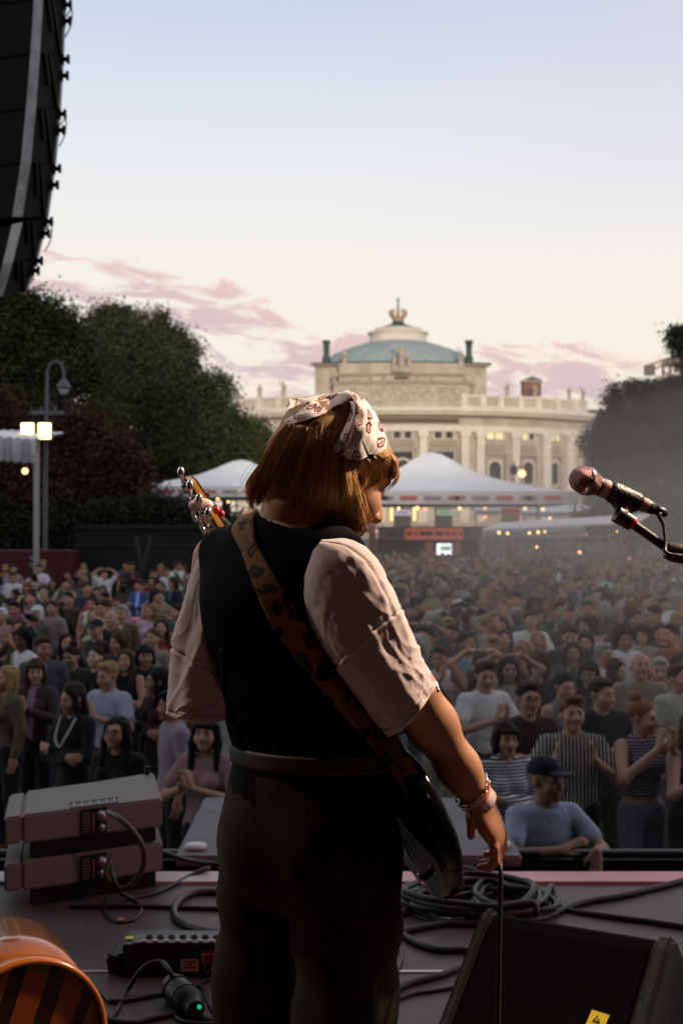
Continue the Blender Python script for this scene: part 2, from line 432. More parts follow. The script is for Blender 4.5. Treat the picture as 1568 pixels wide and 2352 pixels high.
# platform that runs from the stage to the barrier
e = empty('stage_platform', (0, 6.8, GZ), 'grey topped platform between the stage and the barrier', 'platform')
def attach(o, m, name, mt, **k):   # build with world coordinates under a thing placed at its base
    q = m.build(name, mt, o, **k); q.matrix_parent_inverse = Matrix.Translation(-o.location) @ Matrix.Identity(4) if o.rotation_euler.z == 0 else o.matrix_world.inverted(); return q
M_PLAT = mat('grey_platform_top', (.16, .16, .17), rough=.7, nscale=4, namt=.2)
m = MB(); m.bbox(-.72, .78, 6.14, 7.45, -.05, 0.0); attach(e, m, 'platform_top', M_PLAT, bevel=.01)
m = MB(); m.bbox(-.70, .76, 6.17, 7.43, GZ, -.052); attach(e, m, 'skirt', M_SKIRT)
M_PAPER = mat('white_card', (.7, .72, .72), rough=.6)
for i, (x, y, lb) in enumerate(((.70, 6.30, 'crushed white cup lid at the platform corner beside the hand'), (.72, 7.10, 'white cup lid at the far end of the platform'), (-.64, 6.26, 'white cup lid at the platform corner beside the stacked speakers'))):
    m = MB(); m.lathe([(0, .004), (.042, .004), (.05, .012), (.046, .024), (.02, .028), (0, .028)], (0, 0, 0), 14)
    tag(m.build('cup_lid', M_PAPER, loc=(x, y, .001)), lb, 'cup lid', 'litter on the platform')
# barrier
M_BAR = mat('black_barrier_metal', (.016, .015, .016), rough=.5, metal=.3); M_RAIL = mat('worn_rail', (.07, .07, .075), rough=.35, metal=.7)
for k, (x0, x1, lb) in enumerate(((-6.2, -4.0, 'black crowd barrier panel behind the stacked speakers, far left'), (-3.98, -2.35, 'black crowd barrier panel behind the stacked speakers'), (-2.33, -.80, 'black crowd barrier panel left of the platform'),
                                  (.86, 2.25, 'black crowd barrier panel the man in cap leans on'), (2.27, 4.2, 'black crowd barrier panel at the right edge'))):
    e = empty('crowd_barrier', ((x0+x1)/2, 7.6, GZ), lb, 'barrier', 'crowd barrier along the stage')
    m = MB(); m.tube([(x0, 7.6, -.33), (x1, 7.6, -.33)], .024, 10); attach(e, m, 'top_rail', M_RAIL)
    m = MB(); m.bbox(x0+.02, x1-.02, 7.585, 7.60, GZ+.05, -.36); attach(e, m, 'panel', M_BAR)
    for x in (x0+.05, x1-.05):
        m = MB(); m.bbox(x-.02, x+.02, 7.56, 7.583, GZ, -.36); attach(e, m, 'post', M_BAR)
    m = MB(); m.bbox(x0+.02, x1-.02, 7.02, 7.58, GZ, GZ+.05); attach(e, m, 'foot_plate', M_BAR)

# ------------------------------------------------------------------ stage house (roof, back and side walls keep the stage in shade)
e = empty('stage_house', (0, -3, GZ), 'dark canopy and drapes of the open air stage', 'stage')
M_DRAPE = mat('dark_drape', (.010, .008, .008), rough=.95, nscale=3, namt=.3)
m = MB(); m.bbox(-9.2, 9.2, -7.2, 4.4, 7.6, 7.9); attach(e, m, 'roof', M_DRAPE)
m = MB(); m.bbox(-9.2, 9.2, -7.3, -7.1, GZ, 7.6); attach(e, m, 'back_drape', M_DRAPE)
for s in (-1, 1):
    m = MB(); m.bbox(s*9.25-.08, s*9.25+.08, -7.1, 4.0, GZ, 7.6); attach(e, m, 'side_drape', M_DRAPE)
    for yy_ in (-7.0, 4.2):
        m = MB()
        for a in (-.2, .2):
            for b in (-.2, .2): m.tube([(s*8.8+a, yy_+b, GZ), (s*8.8+a, yy_+b, 7.6)], .03, 6)
        attach(e, m, 'tower', M_RAIL)
def truss(mb, a, b, w=.15, step=.5, r=.022, rb=.012):
    a = Vector(a); b = Vector(b); d = (b-a).normalized(); up = Vector((0, 0, 1)) if abs(d.z) < .9 else Vector((1, 0, 0)); s1 = d.cross(up).normalized(); s2 = s1.cross(d)
    cs = [s1*x*w+s2*y*w for x, y in ((-1, -1), (1, -1), (1, 1), (-1, 1))]
    for c in cs: mb.tube([a+c, b+c], r, 6)
    n = max(1, int((b-a).length/step))
    for i in range(n):
        p = a+(b-a)*(i/n); q = a+(b-a)*((i+1)/n)
        for k in range(4): mb.tube([p+cs[k], q+cs[(k+1) % 4]] if i % 2 else [p+cs[(k+1) % 4], q+cs[k]], rb, 4, cap=False)
m = MB(); truss(m, (-8.8, 4.1, 6.9), (8.8, 4.1, 6.9)); attach(e, m, 'front_truss', M_RAIL)
# unseen hall, its heights shaped to shade the square but not the tents
e = empty('shade_hall', (0, -60, GZ), 'unseen long hall behind the stage, shaped to cast shade on the square', 'hall')
M_HALL = mat('hall_stone', (.30, .27, .23), rough=.85, nscale=.4, namt=.2)
for x0_, x1_, hh_ in ((-95, 7, 21), (7, 26, 9.5), (26, 95, 21)):  # low middle block lets the sun through to the tents
    m = MB(); m.bbox(x0_, x1_, -80, -60, GZ, hh_); attach(e, m, 'wall', M_HALL)
m = MB()
for x0_, x1_, hh_ in ((-96, 7.02, 21), (7.02, 25.98, 9.5), (25.98, 96, 21)): m.prism([(x0_, -59.3, hh_+.01), (x0_, -80.7, hh_+.01), (x0_, -70, hh_+6.5)], (x1_-x0_, 0, 0))
attach(e, m, 'roof', mat('slate', (.06, .06, .065), rough=.7))
for k in range(24):
    x = -88+k*7.6
    if 5 < x < 28: continue
    m = MB(); m.bbox(x-1.3, x+1.3, -60.02, -59.9, 3, 9); m.bbox(x-1.3, x+1.3, -60.02, -59.9, 11, 16); attach(e, m, 'window', M_BLACK_ := mat('dark_glass', (.02, .02, .025), rough=.15) if k == 0 else M_BLACK_)
# stage lanterns on the front truss: one warm key from the right, a red wash
def lantern(name, loc, target, label, col, power, ang, blend=.4, size=.08):
    e = empty(name, loc, label, 'stage lamp', 'stage lamps on the front truss'); d = (Vector(target)-Vector(loc)).normalized()
    q = d.to_track_quat('-Z', 'Y'); e.rotation_mode = 'QUATERNION'; e.rotation_quaternion = q
    m = MB(); m.lathe([(.10, -.005), (.12, .0), (.12, .16), (.09, .30), (.05, .34), (0, .34)], (0, 0, 0), 20); m.build('housing', M_BAR, e)
    m = MB(); m.lathe([(0, .02), (.098, .02)], (0, 0, 0), 20); m.build('lens', mat(name+'_lens', (.1, .1, .1), emis=col, estr=6), e)
    m = MB(); m.tube([(-.14, 0, .14), (-.14, 0, .42), (.14, 0, .42), (.14, 0, .14)], .012, 6); m.build('yoke', M_BAR, e)
    l = bpy.data.lights.new(name, 'SPOT'); l.energy = power; l.color = col; l.spot_size = ang; l.spot_blend = blend; l.shadow_soft_size = size
    lo = bpy.data.objects.new(name+'_beam', l); COL.objects.link(lo); lo.parent = e; lo.location = (0, 0, -.03)
lantern('stage_lamp', (4.4, 4.2, 5.3), (0, 2.45, 1.1), 'warm stage lamp on the right of the front truss', (1.0, .77, .55), 3900, R(26), .4, .16)
lantern('stage_lamp', (-4.6, 4.2, 5.6), (-.1, 2.5, 1.2), 'pale stage lamp on the left of the front truss', (1.0, .86, .72), 480, R(20))
lantern('stage_lamp', (4.2, 1.6, 5.0), (1.1, 3.9, .3), 'red stage lamp under the roof on the right', (1.0, .25, .25), 240, R(38))
lantern('stage_lamp', (2.6, -3.4, 5.6), (0, 2.5, 1.2), 'unseen pink fill lamp added on the rear truss behind the player', (1.0, .52, .46), 60, R(30), .8, .35)  # unseen fill lamp added to brighten the player's back
m = MB(); truss(m, (-8.8, -3.5, 6.3), (8.8, -3.5, 6.3)); attach(bpy.data.objects['stage_house'], m, 'rear_truss', M_RAIL)
# ------------------------------------------------------------------ the theatre across the square
BX, BR, BY = (922-784)*250/F, 48.0, 298.0       # axis, radius of the bowed front, centre of the bow
K = 250/F
def zz(py): return ZC+(H0-py)*K
def lx(px):
    x = (px-922)*K
    for _ in range(6): x = (px-784)/F*(BY-math.sqrt(BR*BR-x*x))-BX
    return x
def arc(x, out): t = math.asin(max(-.99, min(.99, x/BR))); return (BX+(BR+out)*math.sin(t), BY-(BR+out)*math.cos(t))
def slab(mb, px0, px1, z0, z1, o0, o1, n=None):
    a, b = lx(px0), lx(px1); n = n or max(1, int(abs(b-a)/1.6)); rows = []
    for i in range(n+1):
        x = a+(b-a)*i/n; p, q = arc(x, o0), arc(x, o1); rows.append([(*p, z0), (*q, z0), (*q, z1), (*p, z1)])
    vs = [v for r in rows for v in r]; fs = [(0, 1, 2, 3), (4*n+3, 4*n+2, 4*n+1, 4*n)]
    for i in range(n):
        for k in range(4): fs.append((4*i+k, 4*i+(k+1) % 4, 4*i+4+(k+1) % 4, 4*i+4+k))
    mb.add(vs, fs); return mb
th = empty('theater_building', (BX, 252, GZ), 'grand cream stone theater with bowed columned front and green roof', 'theater')
M_STONE = mat('cream_stone', (.47, .40, .31), rough=.85, nscale=.35, namt=.28, bump=.5, bscale=2.5, bdist=.15)
M_STONE2 = mat('pale_stone', (.66, .59, .49), rough=.85, nscale=.6, namt=.15)
M_TRIM = mat('weathered_stone', (.34, .28, .215), rough=.85, nscale=1.2, namt=.25)
M_RELIEF = mat('carved_stone', (.48, .41, .32), rough=.9, nscale=1.1, namt=.4, bump=1.0, bscale=1.6, bdist=.5)
M_GLASS = mat('dark_window_glass', (.035, .03, .03), rough=.65)
M_LIT = mat('lit_window', (.4, .35, .2), emis=(1.0, .80, .38), estr=.75)
M_COPPER = mat('green_copper_roof', (.31, .37, .355), rough=.7, nscale=.5, namt=.2)
M_DCOP = mat('dark_copper', (.045, .085, .065), rough=.6, nscale=.8, namt=.3)
M_FRZ = mat('dark_frieze', (.13, .075, .055), rough=.7, nscale=.8, namt=.3)
def tp(m, name, mt): return attach(th, m, name, mt)
m = MB(); slab(m, 540, 1342, GZ, zz(905), -2, 0); tp(m, 'wall', M_STONE)
m = MB(); slab(m, 538, 1344, GZ, GZ+1.2, 0, .5); slab(m, 538, 1344, zz(1136), zz(1127), 0, .7); tp(m, 'base_course', M_TRIM)
m = MB(); slab(m, 536, 1346, zz(991), zz(977), 0, .75); slab(m, 534, 1348, zz(946), zz(936), 0, 2.0); slab(m, 535, 1347, zz(952), zz(946), 0, 1.3); tp(m, 'cornice', M_STONE2)
m = MB()
for i in range(118): x = 538+i*6.8; slab(m, x, x+3.2, zz(957), zz(952), 0, 1.15, 1)
tp(m, 'dentils', M_TRIM)
m = MB(); slab(m, 790, 1053, zz(972), zz(960), 0, .12); tp(m, 'inscription_band', M_FRZ)
for a, b in ((560, 785), (1060, 1338)):
    m = MB(); slab(m, a, b, zz(936), zz(932), .6, 1.1); slab(m, a, b, zz(911), zz(906), .5, 1.15)
    k = a
    while k < b: slab(m, k, k+3.4, zz(932), zz(911), .65, .95, 1); k += 6.4
    for k in range(a, b, 42): slab(m, k-5, k+7, zz(936), zz(904), .45, 1.2, 1)
    tp(m, 'balustrade', M_STONE2)
# raised middle: carved frieze, attic, roof
m = MB(); slab(m, 768, 1076, zz(936), zz(880), -1.5, .8); tp(m, 'middle_parapet', M_STONE)
m = MB(); slab(m, 784, 1060, zz(922), zz(888), .8, .9); tp(m, 'carved_frieze', M_RELIEF)
m = MB(); slab(m, 766, 1078, zz(882), zz(875), -1, 1.2); slab(m, 774, 1070, zz(861), zz(856), -2, 0); tp(m, 'string_course', M_TRIM)
m = MB(); slab(m, 776, 1068, zz(880), zz(832), -4, -.6); tp(m, 'attic', M_STONE)
m = MB(); slab(m, 709, 1134, zz(920), zz(832), -14, -3); tp(m, 'upper_block', M_STONE)
m = MB(); slab(m, 705, 1138, zz(834), zz(829), -14, -2.0); tp(m, 'upper_cornice', M_TRIM)
m = MB(); slab(m, 704, 1139, zz(829), zz(826.5), -14, -1.7); tp(m, 'roof_lip', mat('dark_lead', (.05, .05, .055), rough=.6))
RC = (BX, 266.0, 0); KR = 266/F
def zr(py): return ZC+(H0-py)*KR
m = MB(); m.lathe([(176*KR, zz(828)), (150*KR, zr(817)), (118*KR, zr(804)), (85*KR, zr(793)), (60*KR, zr(786)), (20*KR, zr(780))], RC, 64); tp(m, 'roof', M_COPPER)
m = MB(); m.lathe([(70*KR, zr(789)), (66*KR, zr(784)), (64*KR, zr(770)), (70*KR, zr(768)), (70*KR, zr(765)), (56*KR, zr(765)), (54*KR, zr(756)), (10*KR, zr(755))], RC, 64); tp(m, 'lantern_drum', M_STONE2)
m = MB(); m.lathe([(43*KR, zr(757)), (43*KR, zr(754)), (30*KR, zr(749)), (16*KR, zr(745)), (11*KR, zr(737)), (9*KR, zr(728)), (0, zr(727))], RC, 40); tp(m, 'lantern_cap', M_DCOP)
m = MB()
for k in range(8):
    a = k*math.pi/4; c, s = math.cos(a), math.sin(a)
    m.tube([(RC[0]+r*KR*c, RC[1]+r*KR*s, zr(y)) for r, y in ((9, 738), (11, 731), (17, 724), (19, 716), (14, 713))], .28, 6)
m.lathe([(12*KR, zr(738)), (15*KR, zr(735)), (12*KR, zr(732))], RC, 16); m.sphere((RC[0], RC[1], zr(708)), .35)
tp(m, 'crown', mat('gilt_stone', (.42, .30, .20), rough=.6))
m = MB(); m.tube([(RC[0], RC[1], zr(727)), (RC[0], RC[1], zr(681))], [.28, .07], 6); m.box((RC[0], RC[1], zr(690)), (.9, .1, .14)); tp(m, 'spire', M_DCOP)
for px in (731, 1098):
    x = lx(px); p = arc(x, -4.5); zc_ = lambda q, y=p[1]: P(0, q, y).z; m = MB(); m.lathe([(.75, zz(834)), (.75, zc_(820)), (.52, zc_(817)), (.56, zc_(790)), (.75, zc_(788)), (.75, zc_(782)), (0, zc_(781))], (p[0], p[1], 0), 14); tp(m, 'chimney', M_DCOP)
m = MB(); slab(m, 905, 938, zz(870.5), zz(864), -.6, -.45); tp(m, 'plaque', M_FRZ)
def window(pxc, w, y0, y1, arch=False, lit=False, out=0.0):
    m = MB(); a, b = pxc-w/2, pxc+w/2; fw = 2.6
    slab(m, a-fw, a, zz(y1), zz(y0), out, out+.35, 1); slab(m, b, b+fw, zz(y1), zz(y0), out, out+.35, 1)
    slab(m, a-fw-1.5, b+fw+1.5, zz(y1+2.5), zz(y1), out, out+.5, 1)
    if not arch: slab(m, a-fw-1.5, b+fw+1.5, zz(y0), zz(y0-3), out, out+.55, 1)
    o = tp(m, 'window', M_STONE2)
    m = MB()
    if arch:
        X = [lx(a), lx(b)]; cx = (X[0]+X[1])/2; r = (X[1]-X[0])/2; zt = zz(y0)-r
        pts = [(X[0], zz(y1)), (X[1], zz(y1))]+[(cx+r*math.cos(t), zt+r*math.sin(t)) for t in np.linspace(0, math.pi, 11)]
        f = [(*arc(x, out+.06), z) for x, z in pts]; m.add(f, [tuple(range(len(f)))])
        m2 = MB()
        for t in np.linspace(0, math.pi, 13)[:-1]:
            t2 = t+math.pi/12; q = [(cx+rr_*math.cos(tt), zt+rr_*math.sin(tt)) for rr_, tt in ((r, t), (r+.35, t), (r+.35, t2), (r, t2))]
            m2.add([(*arc(x, out+.3), z) for x, z in q]+[(*arc(x, out), z) for x, z in q], [(0, 1, 2, 3), (0, 4, 5, 1), (1, 5, 6, 2), (2, 6, 7, 3), (3, 7, 4, 0)])
        m2.build('arch', M_STONE2, o)
    else: slab(m, a, b, zz(y1), zz(y0), out, out+.06, 1)
    m.build('pane', M_LIT if lit else M_GLASS, o)
def column(px, w=17):
    m = MB(); a, b = px-w/2, px+w/2
    slab(m, a, b, zz(1121), zz(1003), 0, 1.0, 2); slab(m, a-2.5, b+2.5, zz(1003), zz(991), 0, 1.25, 1); slab(m, a-1.5, b+1.5, zz(1127), zz(1121), 0, 1.25, 1); slab(m, a-2, b+2, zz(1200), zz(1136), 0, .6, 1)
    tp(m, 'column', M_STONE2)
for px in (970, 874, 1064, 780, 1099, 745, 1178, 666, 1248, 596, 1302, 562): column(px)
for c in (924, 1018, 830, 736):
    window(c-12.5, 16, 990, 1007); window(c+12.5, 16, 990, 1007)
    window(c, 46, 1037, 1122, out=.02); window(c, 34, 1056, 1118, True, out=.1)
    m = MB(); slab(m, c-32, c+32, zz(1034), zz(1029), 0, 1.0); slab(m, c-28, c+28, zz(1024), zz(1012), 0, .45)
    for q in (-29, 29): slab(m, c+q-3, c+q+3, zz(1122), zz(1034), 0, .6, 1)
    tp(m, 'window_surround', M_TRIM)
for c, lw in ((1135, 42), (1211, 30), (1272, 22), (699, 42), (632, 30), (576, 20)):
    window(c-lw*.24, lw*.36, 988, 1006, lit=c > 900); window(c+lw*.24, lw*.36, 988, 1006, lit=c > 900 and c != 1211)
    window(c, min(27, lw*.75), 1058, 1110, True)
    m = MB(); slab(m, c-lw*.62, c+lw*.62, zz(1046), zz(1041), 0, .9)
    for q in (-.55, .55): slab(m, c+lw*q-2.5, c+lw*q+2.5, zz(1122), zz(1046), 0, .55, 1)
    slab(m, c-lw*.5, c+lw*.5, zz(1036), zz(1018), 0, .4); tp(m, 'window_surround', M_TRIM)
for px in (766, 1077): m = MB(); slab(m, px-5.5, px+5.5, zz(878), zz(864), -3, -2.9, 1); tp(m, 'window', M_GLASS)
for px in (850, 880, 960, 992): m = MB(); slab(m, px-4, px+4, zz(874), zz(864), -.6, -.5, 1); tp(m, 'attic_panel', M_TRIM)
for c in (924, 1018, 830): m = MB(); slab(m, c-20, c+20, GZ, zz(1166), 0, .08, 2); tp(m, 'door', M_GLASS)
for c, mt, nm in ((924, mat('pale_banner', (.50, .46, .58)), 'banner'), (1018, mat('green_banner', (.33, .45, .33)), 'banner')):
    m = MB(); slab(m, c-18, c+18, zz(1184), zz(1170), .7, .78, 2); o = tp(m, nm, mt)
    m = MB()
    for k in range(5): slab(m, c-11+k*4.6, c-8.2+k*4.6, zz(1180), zz(1174), .79, .81, 1)
    m.build('lettering', mat('banner_lettering', (.08, .07, .09)), o)
M_WARM = mat('warm_wall_light', (.8, .6, .3), emis=(1.0, .62, .22), estr=1.4)
for px in (899, 950): m = MB(); slab(m, px-3, px+3, zz(1196), zz(1166), .6, .8, 1); tp(m, 'wall_light', M_WARM)
# statues
def statue_mesh(kind):
    Fd = Field((-.75, -.5, -.1), (.75, .5, 3.0), .06)
    Fd.chain([(0, 0, 0), (0, .02, .9), (0, 0, 1.55), (0, 0, 1.95)], [.42, .30, .30, .16], .1); Fd.ell((0, 0, 2.22), (.15, .17, .20), k=.05); Fd.cap((-.24, 0, 1.78), (.24, 0, 1.78), .14, k=.1)
    if kind == 0: Fd.chain([(.3, 0, 1.75), (.48, -.1, 1.35), (.42, -.25, 1.0)], [.11, .09, .08], .05); Fd.chain([(-.3, 0, 1.75), (-.5, -.05, 2.1), (-.45, -.1, 2.6)], [.11, .09, .07], .05)
    else: Fd.chain([(.3, 0, 1.75), (.42, -.15, 1.4), (.1, -.32, 1.35)], [.11, .09, .08], .05); Fd.chain([(-.3, 0, 1.75), (-.45, 0, 1.35), (-.5, -.05, .9)], [.11, .09, .08], .05)
    Fd.disp(lambda X, Y, Z: .02*fbm(X, Y, Z*.4, 14, 2)); me = Fd.mesh('statue'); me.materials.append(M_RELIEF); return me
ST = [statue_mesh(0), statue_mesh(1)]
for px, py, out, k, s, lb in ((545, 905, .6, 0, .95, 'stone statue at the left end of the theater balustrade'), (602, 905, .7, 1, 1.0, 'stone statue second from the left end of the balustrade'), (655, 905, .7, 0, 1.1, 'stone statue on the balustrade just left of the bandana'),
                              (1160, 905, .7, 1, 1.0, 'stone statue on the balustrade left of the brick chimney'), (1222, 905, .7, 0, .9, 'stone statue on the balustrade right of the brick chimney'), (1300, 905, .7, 1, 1.0, 'stone statue second from the right end of the balustrade'),
                              (1331, 905, .7, 0, 1.0, 'stone statue at the right end of the theater balustrade'), (786, 833, -1.6, 1, 1.15, 'stone figure above the attic on the left'), (1064, 833, -1.6, 0, 1.15, 'stone figure above the attic on the right'), (768, 880, .2, 1, 1.0, 'seated stone figure at the left foot of the attic'), (1084, 905, .6, 1, 1.2, 'stone figure at the right foot of the attic')):
    p = arc(lx(px), out); o = bpy.data.objects.new('roof_statue', ST[k]); COL.objects.link(o); o.location = (p[0], p[1], zz(py)); o.scale = (s, s, s); tag(o, lb, 'statue', 'statues on the theater')
e = empty('statue_group', (BX, arc(0, .0)[1]-.2, zz(858)), 'seated god between two muses carved above the middle of the theater', 'statue')
p = arc(0, .0)
Fd = Field((-2.4, -1.2, -.2), (2.4, 1.2, 5.6), .1); Fd.ell((0, 0, .5), (1.6, .7, .6), k=.2)
Fd.chain([(0, 0, .8), (0, 0, 2.2), (0, 0, 3.6), (0, 0, 4.3)], [.75, .6, .55, .25], .2); Fd.ell((0, -.05, 4.75), (.26, .3, .36), k=.05); Fd.chain([(.5, 0, 3.7), (.9, -.3, 3.0), (.6, -.6, 2.5)], [.22, .18, .15], .1); Fd.chain([(-.5, 0, 3.7), (-1.0, -.1, 4.2), (-1.1, -.1, 5.0)], [.22, .18, .12], .1)
for x in (-1, 1): Fd.chain([(x*1.3, 0, .5), (x*1.35, 0, 1.8), (x*1.3, 0, 2.7)], [.5, .4, .25], .2); Fd.ell((x*1.3, 0, 3.15), (.22, .24, .3), k=.1)
Fd.disp(lambda X, Y, Z: .05*fbm(X, Y, Z*.5, 6, 2)); me = Fd.mesh('figures'); link_mesh('figures', me, M_RELIEF, e)
# brick chimney block and roofs beyond
e = empty('brick_chimney', (lx(1219)+BX, 268, zz(920)), 'square brown brick chimney behind the theater balustrade', 'chimney')
M_BRICK = mat('brown_brick', (.22, .13, .085), rough=.85, nscale=1.5, namt=.3); x = P(1219, 900, 268).x; zb_ = lambda q: P(0, q, 268).z
m = MB(); m.bbox(x-1.7, x+1.7, 266.5, 269.5, zz(925), zb_(880)); attach(e, m, 'stack', M_BRICK)
m = MB(); m.bbox(x-1.9, x+1.9, 266.3, 269.7, zb_(880), zb_(875)); attach(e, m, 'coping', M_TRIM)
m = MB(); m.prism([(x-1.8, 266.4, zb_(875)), (x+1.8, 266.4, zb_(875)), (x, 266.4, zb_(866))], (0, 3.2, 0)); attach(e, m, 'cap', M_DCOP)
m = MB(); m.bbox(x-1.0, x+1.0, 266.4, 266.5, zb_(908), zb_(895)); attach(e, m, 'opening', M_FRZ)
e = empty('distant_house', (58, 320, GZ), 'grey roofed house beyond the right end of the theater', 'house')
m = MB(); a = P(1338, 955, 320); b = P(1480, 955, 320); m.bbox(a.x, b.x, 320, 335, GZ, a.z-1); attach(e, m, 'wall', mat('distant_wall', (.22, .20, .20)))
m = MB(); t = P(1360, 938, 320); m.prism([(a.x, 319.5, a.z-1), (b.x, 319.5, a.z-1), (b.x, 327, t.z), (a.x, 327, t.z)], (0, .3, .3)); attach(e, m, 'roof', mat('distant_roof', (.09, .10, .13)))
# crane
e = empty('tower_crane', (P(1530, 900, 420).x, 420, GZ), 'tower crane far behind the dark pine on the right', 'crane')
M_CR = mat('crane_paint', (.22, .13, .075), rough=.6); M_CR2 = mat('crane_counterweight', (.14, .11, .10))
x = P(1530, 900, 420).x
m = MB(); truss(m, (x, 420, GZ), (x, 420, P(0, 826, 420).z), 1.0, 2.5, .2, .12); attach(e, m, 'mast', M_CR)
a = P(1486, 846, 420); b = P(1600, 806, 420); m = MB(); truss(m, a, b, .8, 2.5, .2, .12); attach(e, m, 'jib', M_CR)
m = MB(); m.box(a+Vector((.6, 0, -.6)), (3.0, 1.6, 3.0)); attach(e, m, 'counterweight', M_CR2)
m = MB(); m.box((x+1.4, 420, P(0, 832, 420).z), (3.2, 2.4, 2.6)); attach(e, m, 'cab', M_CR2)

# ------------------------------------------------------------------ tents, bulbs, kiosk
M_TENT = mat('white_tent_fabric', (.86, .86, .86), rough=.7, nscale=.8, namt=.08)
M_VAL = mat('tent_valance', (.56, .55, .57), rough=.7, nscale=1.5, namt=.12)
M_LOGO = mat('red_print', (.42, .10, .10)); M_LOGO2 = mat('grey_print', (.25, .23, .27))
M_BULB = mat('warm_bulb', (.9, .6, .3), emis=(1.0, .55, .18), estr=4.5); M_BULBR = mat('red_bulb', (.9, .3, .1), emis=(1.0, .22, .05), estr=4)
M_WIRE = mat('dark_wire', (.02, .02, .02))
def pagoda(pxc, Y, half, zp, zv, hv, label, prof):
    x = (pxc-784)*Y/F; e = empty('marquee_tent', (x, Y, GZ), label, 'tent'); n = 8
    rows = []
    for s in [i/14 for i in range(15)]:
        h = half*s; ring = []
        for sd in range(4):
            for k in range(n):
                t = -1+2*k/n; q = [(t, -1), (1, t), (-t, 1), (-1, -t)][sd]; ring.append((x+q[0]*h, Y+q[1]*h, zv+(zp-zv)*prof(s)))
        ring.append(ring[0]); rows.append(ring)
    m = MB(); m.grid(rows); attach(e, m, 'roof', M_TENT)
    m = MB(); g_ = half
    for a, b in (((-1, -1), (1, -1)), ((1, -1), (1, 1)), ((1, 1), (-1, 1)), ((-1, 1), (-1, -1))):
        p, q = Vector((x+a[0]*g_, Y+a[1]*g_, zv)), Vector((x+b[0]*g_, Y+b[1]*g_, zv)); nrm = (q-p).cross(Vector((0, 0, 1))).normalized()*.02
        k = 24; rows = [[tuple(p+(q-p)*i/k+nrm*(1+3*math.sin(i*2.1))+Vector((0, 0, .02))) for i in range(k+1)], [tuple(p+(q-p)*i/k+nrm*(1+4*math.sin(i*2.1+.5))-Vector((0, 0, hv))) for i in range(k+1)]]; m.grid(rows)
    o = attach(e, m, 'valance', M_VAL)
    for mt, off in ((M_LOGO, 0), (M_LOGO2, 1)):
        m = MB(); k = 0; t = -half+.5
        while t < half-.5:
            w = 1.0 if k % 2 == off else .35
            if (k % 2 == 0) == (off == 0) or k % 3 == 0: m.box((x+t, Y-half-.14, zv-hv*.5), (w*.8, .01, hv*.34))
            t += 1.15; k += 1
        q = m.build('print', mt, o)
    for a in (-1, 1):
        for b in (-1, 1): m = MB(); m.tube([(x+a*half*.985, Y+b*half*.985, GZ), (x+a*half*.985, Y+b*half*.985, zv)], .06, 8); attach(e, m, 'pole', M_RAILW)
    return e
M_RAILW = mat('pale_metal_pole', (.35, .36, .38), rough=.4, metal=.6)
cv = lambda s: 1-(math.sin(min(1, s*1.02)*math.pi/2)**.78) if s > 0 else 1.0
def prof(s):
    t = [(0, 1), (.04, .985), (.10, .91), (.2, .70), (.35, .455), (.5, .30), (.7, .14), (.86, .05), (1, 0)]
    for (a, b), (c, d) in zip(t, t[1:]):
        if s <= c: return b+(d-b)*(s-a)/(c-a)
    return 0
pagoda(990, 75, 6.6, 5.15, 2.92, .60, 'large white peaked tent in front of the theater with printed valance', prof)
pagoda(555, 82, 6.4, 5.05, 3.35, .55, 'white peaked tent behind the guitar headstock', prof)
def bulbs(pts, label, reds=(), r=.10):
    r *= .55
    e = empty('string_lights', pts[0], label, 'string lights'); o = Vector(pts[0])
    line = []
    for a, b in zip(pts, pts[1:]): line += [Vector(a).lerp(Vector(b), k/6)-Vector((0, 0, .12*math.sin(k/6*math.pi))) for k in range(6)]
    line.append(Vector(pts[-1])); m = MB(); m.tube(line, .012, 4); attach(e, m, 'wire', M_WIRE)
    for i, p in enumerate(pts): m = MB(); m.sphere((p[0], p[1], p[2]-.1), r*random.uniform(.8, 1.15)); attach(e, m, 'bulb', M_BULBR if i in reds else M_BULB)
def bp_(l, Y): return [P(a, b, Y) for a, b in l]
bulbs(bp_([(862, 1158), (915, 1163), (958, 1162), (976, 1164), (1055, 1163), (1113, 1163), (1205, 1163), (1246, 1165)], 68), 'string of warm bulbs under the front edge of the large tent', (3, 5), .13)
bulbs(bp_([(862, 1217), (1114, 1184), (1184, 1186), (1262, 1187), (1376, 1186)], 90), 'string of warm bulbs between the small tents on the right', (1,), .16)
bulbs(bp_([(314, 1146), (500, 1142), (524, 1148), (577, 1148)], 76), 'string of warm bulbs under the tent on the left', (), .13)
bulbs(bp_([(1145, 1217), (1165, 1219), (1215, 1218), (1235, 1216), (1250, 1215), (1290, 1223), (1342, 1217), (1345, 1222), (1415, 1214)], 52), 'string of warm bulbs along the flat canopy', (), .09)
bulbs(bp_([(1232, 1250), (1330, 1262), (1446, 1276)], 50), 'string of warm bulbs among the truss towers', (), .08)
e = empty('street_lantern', (P(1198, 1200, 105).x, 105, GZ), 'lit globe lantern on a post in front of the theater', 'street lamp')
x = P(1198, 0, 105).x; m = MB(); m.tube([(x-.6, 105, GZ), (x-.6, 105, P(0, 1060, 105).z)], [.10, .05], 8); m.tube([(x-.6, 105, P(0, 1072, 105).z), (x, 105, P(0, 1072, 105).z), (x, 105, P(0, 1078, 105).z)], .04, 6); attach(e, m, 'post', M_WIRE)
m = MB(); m.sphere((x, 105, P(0, 1088, 105).z), .26, 14); attach(e, m, 'globe', M_BULB)
m = MB(); m.lathe([(.05, .5), (.28, .25), (.32, 0), (.2, -.25), (0, -.3)], (x-.6, 105, P(0, 1082, 105).z), 12); attach(e, m, 'lamp_head', mat('slate_blue_metal', (.10, .12, .15)))
